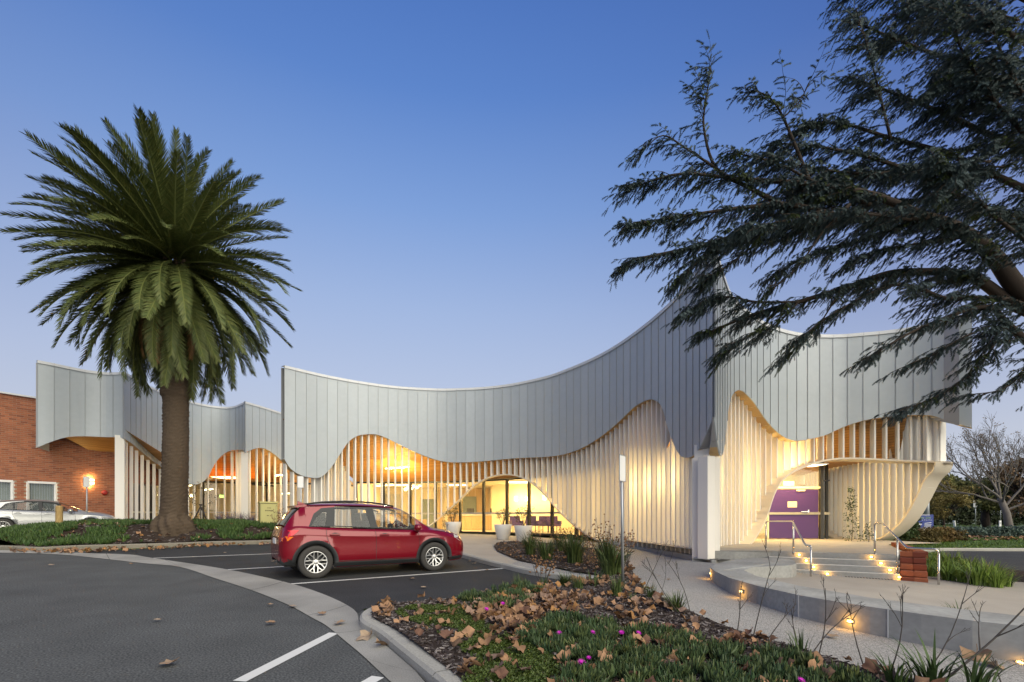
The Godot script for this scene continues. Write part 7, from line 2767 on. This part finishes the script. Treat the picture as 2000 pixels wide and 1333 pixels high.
	# fallen leaves lying singly on the road, kerbs and paths
	var single := [[100, 1105, 0.085, "on the road at the far left"], [256, 1103, 0.07, "on the road below the gutter at the left"], [332, 1297, 0.105, "big, on the road in the foreground"], [308, 1213, 0.06, "small dark, on the middle of the road"], [530, 1219, 0.08, "on the road below the gutter"], [527, 1183, 0.06, "at the edge of the gutter, left of two"], [570, 1186, 0.08, "in the gutter, right of two"], [628, 1201, 0.08, "in the gutter above the road line"], [661, 1219, 0.10, "at the bend of the kerb corner"], [717, 1246, 0.13, "upright against the kerb corner"], [749, 1263, 0.11, "curled against the kerb below the corner"], [534, 1098, 0.07, "pale, on the bay left of the rear wheel"], [438, 1081, 0.07, "pale, on the far bay"], [265, 1081, 0.06, "on the asphalt below the palm bed"], [804, 1132, 0.08, "below the door of the red car"], [827, 1149, 0.07, "on the dark bay before the kerb wedge"], [715, 1103, 0.06, "under the red car"], [950, 1115, 0.08, "on the white bay line near the path kerb"], [985, 1109, 0.07, "where the white bay line meets the kerb"], [916, 1098, 0.07, "ahead of the front wheel, left of two"], [926, 1102, 0.08, "ahead of the front wheel, right of two"], [1286, 1126, 0.075, "on the pale path right of the sign post"], [1306, 1134, 0.06, "small, on the path below the other one"], [1624, 1245, 0.085, "on the path below the lit seat wall"], [1510, 1176, 0.06, "at the foot of the seat wall, left part"], [1908, 1284, 0.15, "big and curled against a weed before the seat wall"], [1932, 1300, 0.12, "big, hanging under the curled one"], [875, 1180, 0.09, "on the kerb wedge"], [808, 1180, 0.10, "orange, on the corner of the near kerb"], [752, 1206, 0.10, "inside the corner of the near kerb"], [1118, 1118, 0.07, "by the mulch edge near the kerb end"], [1445, 1070, 0.05, "on the landing"]]
	for k in single.size():
		var q: Array = single[k]
		var lift := 0.02
		if q[1] < 1140 and q[0] > 1100 or q[0] > 1270:
			lift = 0.135
		if q[0] in [875, 808, 752]:
			lift = 0.145
		var p := W(q[0], q[1], lift)
		var o := put("fallen_leaf", flat[k % 3] if q[2] < 0.11 else leaves[k % 5], tan[k % 3])
		o.position = p + Vector3(0, 0.02, 0)
		o.rotation = Vector3(rng.randf_range(-0.12, 0.12), rng.randf() * TAU, rng.randf_range(-0.12, 0.12))
		if q[2] > 0.11:
			o.rotation.x = 0.7
		o.scale = Vector3.ONE * q[2]
		tag(o, "dry brown fallen leaf " + q[3], "leaf", "single fallen leaves")
	# leaf litter on the near bed: the nearest ones singly
	var thick := PackedVector2Array(pix([890, 1192, 960, 1170, 1060, 1160, 1130, 1176, 1120, 1200, 1060, 1215, 1040, 1250, 980, 1235, 930, 1215], 0.13))
	var lit := []
	for p in scatter(thick, 260):
		lit.append(p)
	for p in scatter(bed_front, 560, func(q: Vector2) -> float: return (1.0 if nz.get_noise_2d(q.x * 2.3 + 50, q.y * 2.3) > 0.0 else 0.12) * (1.0 if nz.get_noise_2d(q.x * 0.7, q.y * 0.7 + 20) > -0.15 else 0.3)):
		lit.append(p)
	lit.sort_custom(func(a, b) -> bool: return a.y > b.y)
	var sp2 := []
	var ti2 := []
	for k in lit.size():
		var p: Vector2 = lit[k]
		var b := Basis.from_euler(Vector3(rng.randf_range(-0.7, 0.7), rng.randf() * TAU, rng.randf_range(-0.7, 0.7))) * (0.040 + 0.06 * rng.randf())
		var tf := Transform3D(b, Vector3(p.x, mulch_h(p.x, p.y) + rng.randf_range(0.03, 0.08), p.y))
		if k < 290:
			var o := put("fallen_leaf", leaves[rng.randi_range(0, 4)], mats[rng.randi_range(0, 6)])
			o.transform = tf
			tag(o, "dry brown leaf in the litter over the near planted bed", "leaf", "leaf litter on the near bed")
		else:
			sp2.append(tf)
			ti2.append(leaf_tint())
	for p in scatter(bed_path, 240):
		sp2.append(Transform3D(Basis.from_euler(Vector3(rng.randf_range(-0.5, 0.5), rng.randf() * TAU, rng.randf_range(-0.5, 0.5))) * rng.randf_range(0.04, 0.07), Vector3(p.x, mulch_h(p.x, p.y) + 0.03, p.y)))
		ti2.append(leaf_tint())
	for p in scatter(bed_palm, 420):
		sp2.append(Transform3D(Basis.from_euler(Vector3(rng.randf_range(-0.5, 0.5), rng.randf() * TAU, rng.randf_range(-0.5, 0.5))) * rng.randf_range(0.05, 0.11), Vector3(p.x, palm_h(p.x, p.y) + 0.06, p.y)))
		ti2.append(leaf_tint())
	for k in 190:   # drifted along the palm kerb
		var px := rng.randf_range(20, 560)
		var y0 := herm(vecs([0, 1077, 150, 1079, 255, 1074, 346, 1070, 418, 1066, 502, 1064, 560, 1061]), px)
		var p := W(px, y0 - rng.randf_range(-2.0, 5.0), 0.03)
		sp2.append(Transform3D(Basis.from_euler(Vector3(rng.randf_range(-0.6, 0.6), rng.randf() * TAU, rng.randf_range(-0.6, 0.6))) * rng.randf_range(0.06, 0.11), p + Vector3(0, 0.02, 0)))
		ti2.append(leaf_tint())
	tag(many("leaf_litter", leaves[1], M.litter, sp2, ti2), "dry brown leaves drifted over the beds and along the palm kerb", "leaf litter")
	# lavender like bushes and a staked sapling behind the palm bed
	var lav := [[262, 21.6], [280, 21.9], [430, 21.8], [450, 21.6], [470, 22.0], [490, 21.4]]
	for k in lav.size():
		var p := at(lav[k][0], 1010, lav[k][1])
		p.y = palm_h(p.x, p.z) - 0.05
		var o := put("lavender_bush", tuft_mesh(120, 0.75, 0.8, 0.007, Color(0.13, 0.12, 0.13), Color(0.22, 0.17, 0.24), 30 + k), M.blade)
		o.position = p
		tag(o, "grey mauve bush before the fins, %s from the left behind the palm" % ord[k], "bush", "mauve bushes behind the palm bed")
	var sp0 := at(392, 1010, 23.0)
	sp0.y = 0.95
	var sap := thing("sapling", "young tree with dark leaves and crossed stakes right of the palm trunk", "tree", sp0)
	var ss := tool(true)
	tube(ss, [Vector3.ZERO, Vector3(0, 1.0, 0), Vector3(0.03, 2.0, 0)], [0.03, 0.025, 0.01], 6)
	for s in [-1.0, 1.0]:
		tube(ss, [Vector3(0.55 * s, 0, 0.1), Vector3(-0.05 * s, 1.25, 0)], [0.03], 6)
	obj("trunk", ss, M.twig, sap)
	var sps := []
	var sti := []
	for k in 70:
		sps.append(Transform3D(Basis.from_euler(rv(3)), Vector3(rng.randf_range(-0.8, 0.8), rng.randf_range(0.6, 2.3), rng.randf_range(-0.5, 0.5))))
		sti.append(Color(0.09, 0.07, 0.03) * rng.randf_range(0.6, 1.5))
	many("foliage", leaf_quad(8, 0.07, 2), M.crown, sps, sti, sap)


func twig(st: SurfaceTool, o: Vector3, v: Vector3, r: float, depth: int) -> void:
	var n := 5
	var pts := []
	var bend := v.cross(Vector3(0, 0, 1)).normalized() * v.length() * rng.randf_range(-0.08, 0.08)
	for i in n + 1:
		var t := float(i) / n
		pts.append(o + v * t + bend * sin(PI * t))
	var rad := []
	for i in n + 1:
		rad.append(lerpf(r, r * 0.5, float(i) / n))
	tube(st, pts, rad, 5, false)
	if depth == 0:
		return
	for k in (3 if depth > 1 else 4):
		var t := rng.randf_range(0.45, 0.98)
		var i := mini(int(t * n), n - 1)
		var p: Vector3 = pts[i].lerp(pts[i + 1], t * n - i)
		var d := (v.normalized() + Vector3(rng.randf_range(-0.75, 0.75), rng.randf_range(-0.1, 0.5), rng.randf_range(-0.5, 0.5))).normalized()
		twig(st, p, d * v.length() * rng.randf_range(0.22, 0.42), r * 0.55, depth - 1)


func stalks(p: Vector3, h: float, label: String) -> void:
	var t := thing("seed_stalks", label, "plant", p, 0.0, "dark seed stalks in the beds")
	var st := tool(true)
	var hd := tool(true)
	for k in 7:
		var a := TAU * k / 7 + rng.randf()
		var e := Vector3(cos(a) * 0.20, h * rng.randf_range(0.8, 1.1), sin(a) * 0.2) * 1.0
		tube(st, [Vector3.ZERO, e * 0.5 + rv(0.03), e], [0.006, 0.005, 0.003], 4, false)
		for j in 7:
			var u := rng.randf_range(0.45, 1.0)
			var o := e * u
			var d := Vector3(rng.randf_range(-1, 1), rng.randf_range(-0.2, 0.8), rng.randf_range(-1, 1)).normalized()
			var q := o + d * rng.randf_range(0.05, 0.11)
			tube(st, [o, q], [0.0025], 3, false)
			tube(hd, [q, q + d * 0.02, q + d * 0.045], [0.006, 0.021, 0.004], 5)
	obj("stems", st, M.twig, t)
	obj("seed_heads", hd, M.wood_dark, t)


func broad_tree(called: String, label: String, p: Vector3, h: float, crown: Vector3, cy: float, n: int, c: Color, sz: float, trunk := 0.25) -> void:
	var t := thing(called, label, "tree", p, 0.0, "")
	var st := tool(true)
	var tips := []
	var dir := Vector3(rng.randf_range(-0.1, 0.1), 1, 0).normalized()
	tube(st, [Vector3(0, -0.2, 0), dir * h * 0.3], [trunk, trunk * 0.75], 8)
	for k in 4:
		grow(st, dir * h * (0.26 + 0.03 * k), (Vector3(cos(k * 1.7), 1.1, sin(k * 1.7)) + rv(0.2)).normalized(), h * 0.24, trunk * 0.5, 2, tips, 0.6, 0.1)
	obj("trunk", st, M.bark, t)
	var sp := []
	var ti := []
	var blobs := []
	for k in 16:
		var d := rv(1.0)
		if d.length() > 1:
			d = d.normalized()
		blobs.append([Vector3(d.x * crown.x, cy + d.y * crown.y, d.z * crown.z) * Vector3(0.8, 1, 0.8), rng.randf_range(0.32, 0.55) * crown.y])
	for k in n:
		var b: Array = blobs[k % 16]
		var d: Vector3 = rv(1.0).normalized() * pow(rng.randf(), 0.45) * b[1]
		d.y *= 0.8
		sp.append(Transform3D(Basis.from_euler(rv(3)) * rng.randf_range(0.7, 1.3), b[0] + d * Vector3(1.25, 1, 1.25)))
		ti.append(c * rng.randf_range(0.6, 1.5))
	many("crown", leaf_quad(31, sz, 6), M.crown, sp, ti, t)


# ---------- the far side of the road ----------
func background() -> void:
	var flat_h := func(_x: float, _z: float) -> float: return G(20, -30) + 0.02
	var y := G(20, -30)
	# side road right of the entrance and its kerb
	var road2 := PackedVector2Array([Vector2(11.0, -10.9), Vector2(12.6, -13.4), Vector2(14.5, -16.0), Vector2(17.0, -19.6), Vector2(26, -19.2), Vector2(46, -17), Vector2(46, 2), Vector2(20, 2), Vector2(16.5, -5.5), Vector2(14.0, -8.6)])
	sheet("side_road", road2, func(x: float, z: float) -> float: return G(x, z) + 0.012, M.asphalt, 1.5)
	var ktop := func(x: float, z: float) -> float: return G(x, z) + 0.12
	var kfoot := func(x: float, z: float) -> float: return G(x, z) - 0.05
	var kline := smooth2([Vector2(46, -17.3), Vector2(34, -18.7), Vector2(26, -19.3), Vector2(20, -19.5), Vector2(17.2, -19.5), Vector2(15.4, -18.4)], 3)
	kerb("pale kerb between the side road and the grass verge", kline, 0.2, M.kerb, ktop, kfoot)
	var kv := smooth2([Vector2(11.2, -10.6), Vector2(12.9, -9.6), Vector2(14.4, -8.5), Vector2(16, -6.2)], 3)
	kerb("low pale kerb beside the green verge plants", kv, 0.15, M.kerb, ktop, kfoot)
	var verge_soil := PackedVector2Array([Vector2(9.9, -11.3), Vector2(10.4, -10.9), Vector2(12.1, -10.0), Vector2(13.6, -8.9), Vector2(14.4, -8.6), Vector2(13.2, -10.5), Vector2(13.4, -13.6), Vector2(15.0, -16.2), Vector2(12.4, -15.4)])
	sheet("verge_bed", verge_soil, func(x: float, z: float) -> float: return G(x, z) + 0.125, M.soil, 0.6)
	# far road
	sheet("far_road", PackedVector2Array([Vector2(20, -41), Vector2(160, -41), Vector2(160, -56), Vector2(20, -56)]), flat_h, M.road, 20.0)
	var hs := []
	var ht := []
	for k in 1500:
		var u := rng.randf()
		hs.append(Transform3D(Basis.from_euler(rv(3)), Vector3(lerpf(28.5, 46, u), y + rng.randf_range(0.0, 0.55), -lerpf(32.0, 30.5, u) + rng.randf_range(-0.7, 0.7))))
		ht.append(Color(0.10, 0.14, 0.11) * rng.randf_range(0.5, 1.3))
	tag(many("hedge", leaf_quad(14, 0.16, 6), M.crown, hs, ht), "low grey green hedge on the grass before the far road", "hedge")
	var ls := []
	var lt := []
	for k in 420:
		ls.append(Transform3D(Basis.from_euler(Vector3(0, rng.randf() * TAU, 0)) * rng.randf_range(0.1, 0.2), Vector3(rng.randf_range(24, 48), y + 0.03, -rng.randf_range(26, 31.5))))
		lt.append(leaf_tint())
	tag(many("leaf_litter", plane_leaf(75), M.litter, ls, lt), "brown leaves scattered on the grass in front of the low hedge", "leaf litter")
	# blades that break the edge of the verge
	var gs := []
	var gt := []
	for k in 5000:
		gs.append(Transform3D(Basis(Vector3.UP, rng.randf() * TAU) * rng.randf_range(0.7, 1.4), Vector3(rng.randf_range(16, 52), y - 0.03, -rng.randf_range(19.9, 40.5))))
		gt.append(Color(1, 1, 1) * rng.randf_range(0.7, 1.2))
	tag(many("grass", tuft_mesh(9, 0.10, 1.2, 0.012, Color(0.05, 0.10, 0.015), Color(0.12, 0.19, 0.03), 19), M.blade, gs, gt), "mown grass of the verge between the side road and the far road", "grass")
	# two white guide posts
	for q in [[1867, 1047, 38.0, "leaning white guide post on the left, before the far road"], [1954, 1043, 39.0, "white guide post on the right, before the far road"]]:
		var p := at(q[0], q[1], q[2])
		p.y = y
		var t := thing("guide_post", q[3], "post", p, 0.0, "white guide posts")
		var st := tool()
		bar(st, Vector3.ZERO, Vector3(-0.12 if q[0] == 1867 else 0.0, 1.0, 0), 0.16, 0.06)
		obj("post", st, M.post_white, t)
		var rf := tool()
		box(rf, Transform3D(Basis(), Vector3(-0.10 if q[0] == 1867 else 0.0, 0.8, 0.045)), Vector3(0.08, 0.12, 0.02))
		obj("reflector", rf, M.galv, t)
	# blue information sign
	var sp := at(1806, 1019, 27.0)
	var sg := thing("blue_sign", "blue information sign with pale lettering on a white post right of the entrance", "sign", Vector3(sp.x, y, sp.z), -0.25)
	var py := sp.y - y
	var st1 := tool()
	box(st1, Transform3D(Basis(), Vector3(0, py, 0)), Vector3(0.84, 0.76, 0.05))
	obj("panel", st1, M.sign_blue, sg)
	var st2 := tool()
	bar(st2, Vector3(0.03, -0.1, -0.05), Vector3(0.03, py - 0.3, -0.05), 0.09, 0.09)
	obj("post", st2, M.post_white, sg)
	var ink := tool()   # lettering too far away to read, kept as broken strokes
	for k in 9:
		if k == 4:
			continue
		for j in 2:
			box(ink, Transform3D(Basis(), Vector3(-0.25 + k * 0.062 + j * 0.026, py + 0.20 - 0.01 * (k % 2), 0.03)), Vector3(0.013, 0.095, 0.01))
		box(ink, Transform3D(Basis(), Vector3(-0.237 + k * 0.062, py + (0.24 if k % 3 else 0.19), 0.03)), Vector3(0.04, 0.014, 0.01))
	obj("lettering", ink, plain("sign_ink", Color(0.28, 0.42, 0.33), 0.6), sg)
	var wh := tool()
	box(wh, Transform3D(Basis(), Vector3(0.02, py + 0.355, 0.03)), Vector3(0.46, 0.03, 0.01))
	for k in 7:
		box(wh, Transform3D(Basis(), Vector3(-0.30 + k * 0.10, py + 0.07 + 0.008 * (k % 2), 0.03)), Vector3(0.06, 0.018, 0.01))
	for q in [[-0.27, -0.16], [-0.20, -0.16]]:
		box(wh, Transform3D(Basis(Vector3.BACK, 0.78), Vector3(q[0] + 0.02, py + q[1], 0.03)), Vector3(0.07, 0.07, 0.01))
	box(wh, Transform3D(Basis(Vector3.BACK, 0.78), Vector3(-0.215, py - 0.215, 0.031)), Vector3(0.06, 0.06, 0.01))
	box(wh, Transform3D(Basis(Vector3.BACK, 0.14), Vector3(0.16, py - 0.09, 0.03)), Vector3(0.32, 0.03, 0.01))
	for k in 4:
		box(wh, Transform3D(Basis(), Vector3(0.15, py - 0.17 - 0.05 * k, 0.03)), Vector3(0.34 - 0.04 * (k % 2), 0.02, 0.01))
	obj("emblem", wh, M.post_white, sg)
	# grey pole behind it
	var pp := at(1811, 1010, 34.0)
	var pl := tool(true)
	tube(pl, [Vector3(pp.x, y, pp.z), Vector3(pp.x, y + 4.2, pp.z)], [0.16, 0.13], 10)
	tag(obj("grey_pole", pl, M.galv), "thick grey pole rising behind the blue sign", "pole")
	for q in [[1955, 985, 66.0, 0.9, "square grey sign on a thin post beyond the far road"], [1906, 985, 70.0, 0.6, "small dark sign on a post near the thick trunk beyond the road"]]:
		var p := at(q[0], q[1], q[2])
		var t := thing("road_sign", q[4], "sign", Vector3(p.x, y, p.z))
		var s1 := tool(true)
		tube(s1, [Vector3.ZERO, Vector3(0, p.y - y + 0.4, 0)], [0.05], 6)
		obj("post", s1, M.galv, t)
		var s2 := tool()
		box(s2, Transform3D(Basis(), Vector3(0, p.y - y, 0.08)), Vector3(1.3 * q[3], 1.6 * q[3], 0.04))
		obj("plate", s2, M.seam, t)
	# shrubs between the entrance and the side road
	var sh := [[1752, 1040, 21.5, 1.2, 0.9, Color(0.05, 0.08, 0.025), "dark green shrub behind the lower end of the white arch"], [1790, 1050, 23.5, 0.62, 1.1, Color(0.13, 0.10, 0.035), "brownish shrub under the blue sign, left part"], [1822, 1052, 25.5, 0.5, 1.2, Color(0.15, 0.095, 0.03), "low rusty shrub right of the blue sign post"], [1768, 1020, 25.5, 1.7, 0.75, Color(0.05, 0.085, 0.035), "tall green shrub between the white arch and the blue sign"], [1850, 1052, 27.0, 0.45, 1.0, Color(0.12, 0.085, 0.03), "lowest rusty shrub, farthest right along the verge"]]
	for q in sh:
		var p := at(q[0], 1010, q[2])
		p.y = y - 0.05
		shrub(p, q[3], q[4], 520, q[6], q[5], "shrubs between the entrance and the road", 0.09)
	# trees beyond
	var bt := at(1965, 1010, 44.0)
	bt.y = y
	var bare := thing("bare_tree", "almost leafless grey tree at the right edge with a few yellow leaves", "tree", bt)
	var ws := tool(true)
	var tips := []
	tube(ws, [Vector3(0.4, -0.2, 0), Vector3(0.1, 1.6, 0), Vector3(-0.5, 3.0, 0)], [0.34, 0.27, 0.24], 9)
	for q in [[Vector3(-0.5, 3.0, 0), Vector3(-1.0, 0.9, 0.2), 2.4], [Vector3(-0.5, 3.0, 0), Vector3(-0.4, 1.1, 0.3), 2.6], [Vector3(-0.4, 2.7, 0), Vector3(-0.1, 1.2, -0.3), 2.6], [Vector3(-0.1, 2.2, 0), Vector3(0.7, 1.0, 0.1), 2.6], [Vector3(-0.4, 2.6, 0), Vector3(-1.3, 0.5, -0.3), 2.3], [Vector3(0, 1.9, 0), Vector3(1.2, 0.8, 0.4), 2.4], [Vector3(-0.3, 2.5, 0), Vector3(-0.6, 0.9, 0.9), 2.3]]:
		grow(ws, q[0], q[1].normalized(), q[2], 0.10, 5, tips, 0.6, 0.14)
	obj("branches", ws, M.grey_twig, bare)
	var ys := []
	var yt := []
	for k in 330:
		ys.append(Transform3D(Basis.from_euler(rv(3)), tips[rng.randi_range(0, tips.size() - 1)] + rv(0.18)))
		yt.append(Color(0.20, 0.14, 0.04).lerp(Color(0.14, 0.07, 0.03), rng.randf()) * rng.randf_range(0.7, 1.4))
	many("leaves", leaf_quad(23, 0.11, 3), M.crown, ys, yt, bare)
	var trees := [[1845, 50, 4.2, Vector3(2.4, 1.6, 2.0), 3.1, 900, Color(0.20, 0.16, 0.05), 0.16, 0.13, "slender olive brown tree right of the blue sign"], [1926, 62, 6.4, Vector3(4.6, 2.0, 3.0), 4.4, 1900, Color(0.16, 0.16, 0.055), 0.24, 0.5, "wide tree with a thick pale trunk beyond the far road"], [2010, 58, 8.0, Vector3(3.6, 3.2, 3.0), 5.4, 1700, Color(0.17, 0.11, 0.06), 0.24, 0.4, "brown leaved tree at the right edge beyond the road"], [1790, 60, 7.0, Vector3(4.0, 2.4, 3.0), 4.6, 1400, Color(0.16, 0.16, 0.055), 0.24, 0.35, "olive tree behind the blue sign"], [1880, 84, 9.0, Vector3(6.0, 3.0, 3.0), 5.6, 1500, Color(0.06, 0.07, 0.03), 0.34, 0.4, "dark tree on the left of the far tree line"], [1960, 92, 9.0, Vector3(7.0, 3.2, 3.0), 5.4, 1600, Color(0.05, 0.06, 0.028), 0.36, 0.4, "dark tree in the middle of the far tree line"], [2060, 88, 10.0, Vector3(7.0, 3.6, 3.0), 5.8, 1600, Color(0.06, 0.06, 0.03), 0.36, 0.4, "dark tree on the right of the far tree line"], [2180, 80, 10.0, Vector3(7.0, 3.6, 3.0), 5.8, 1200, Color(0.06, 0.06, 0.03), 0.36, 0.4, "dark tree beyond the right edge of the far tree line"]]
	for q in trees:
		var p := at(q[0], 1010, q[1])
		p.y = y
		broad_tree("broad_tree", q[9], p, q[2], q[3], q[4], q[5], q[6], q[7], q[8])
	var dh := []
	var dt := []
	for k in 2600:
		dh.append(Transform3D(Basis.from_euler(rv(3)), Vector3(rng.randf_range(62, 150), y + pow(rng.randf(), 0.8) * 3.4, -76 + rng.randf_range(-1.2, 1.2))))
		dt.append(Color(0.035, 0.045, 0.02) * rng.randf_range(0.5, 1.4))
	tag(many("hedge", leaf_quad(15, 0.5, 6), M.crown, dh, dt), "long dark hedge under the far trees", "hedge")
	# a far house, parked cars and a lit lamp among the trees
	var hp := at(1836, 1010, 92.0)
	var hs2 := thing("far_house", "pale roofed low house glimpsed behind the trees beyond the road", "house", Vector3(hp.x, y, hp.z))
	var h1 := tool()
	box(h1, Transform3D(Basis(), Vector3(0, 1.2, 0)), Vector3(9, 2.4, 6))
	obj("wall", h1, M.blind, hs2)
	var h2 := tool()
	quad(h2, Vector3(-5, 2.4, 3.6), Vector3(5, 2.4, 3.6), Vector3(4, 4.2, 0), Vector3(-4, 4.2, 0))
	quad(h2, Vector3(5, 2.4, -3.6), Vector3(-5, 2.4, -3.6), Vector3(-4, 4.2, 0), Vector3(4, 4.2, 0))
	obj("roof", h2, M.coping, hs2)
	for k in 3:
		var h3 := tool()
		box(h3, Transform3D(Basis(), Vector3(-3 + 3 * k, 1.3, 3.02)), Vector3(1.4, 1.1, 0.06))
		obj("window", h3, M.frame, hs2)
	var hh := at(1885, 1010, 100.0)
	var hs3 := thing("far_house", "grey roofed house behind the far parked cars", "house", Vector3(hh.x, y, hh.z))
	var h4 := tool()
	box(h4, Transform3D(Basis(), Vector3(0, 1.1, 0)), Vector3(9, 2.2, 6))
	obj("wall", h4, M.galv, hs3)
	var h5 := tool()
	quad(h5, Vector3(-5, 2.2, 3.6), Vector3(5, 2.2, 3.6), Vector3(1, 4.6, 0), Vector3(-1, 4.6, 0))
	obj("roof", h5, M.roofing, hs3)
	var lp := at(1881, 970, 74.0)
	var ll := tool(true)
	tube(ll, [lp, lp + Vector3(0, 0.2, 0)], [0.14], 8)
	tag(obj("far_lamp", ll, M.far_glow), "tiny lit street lamp among the trees beyond the road", "lamp")
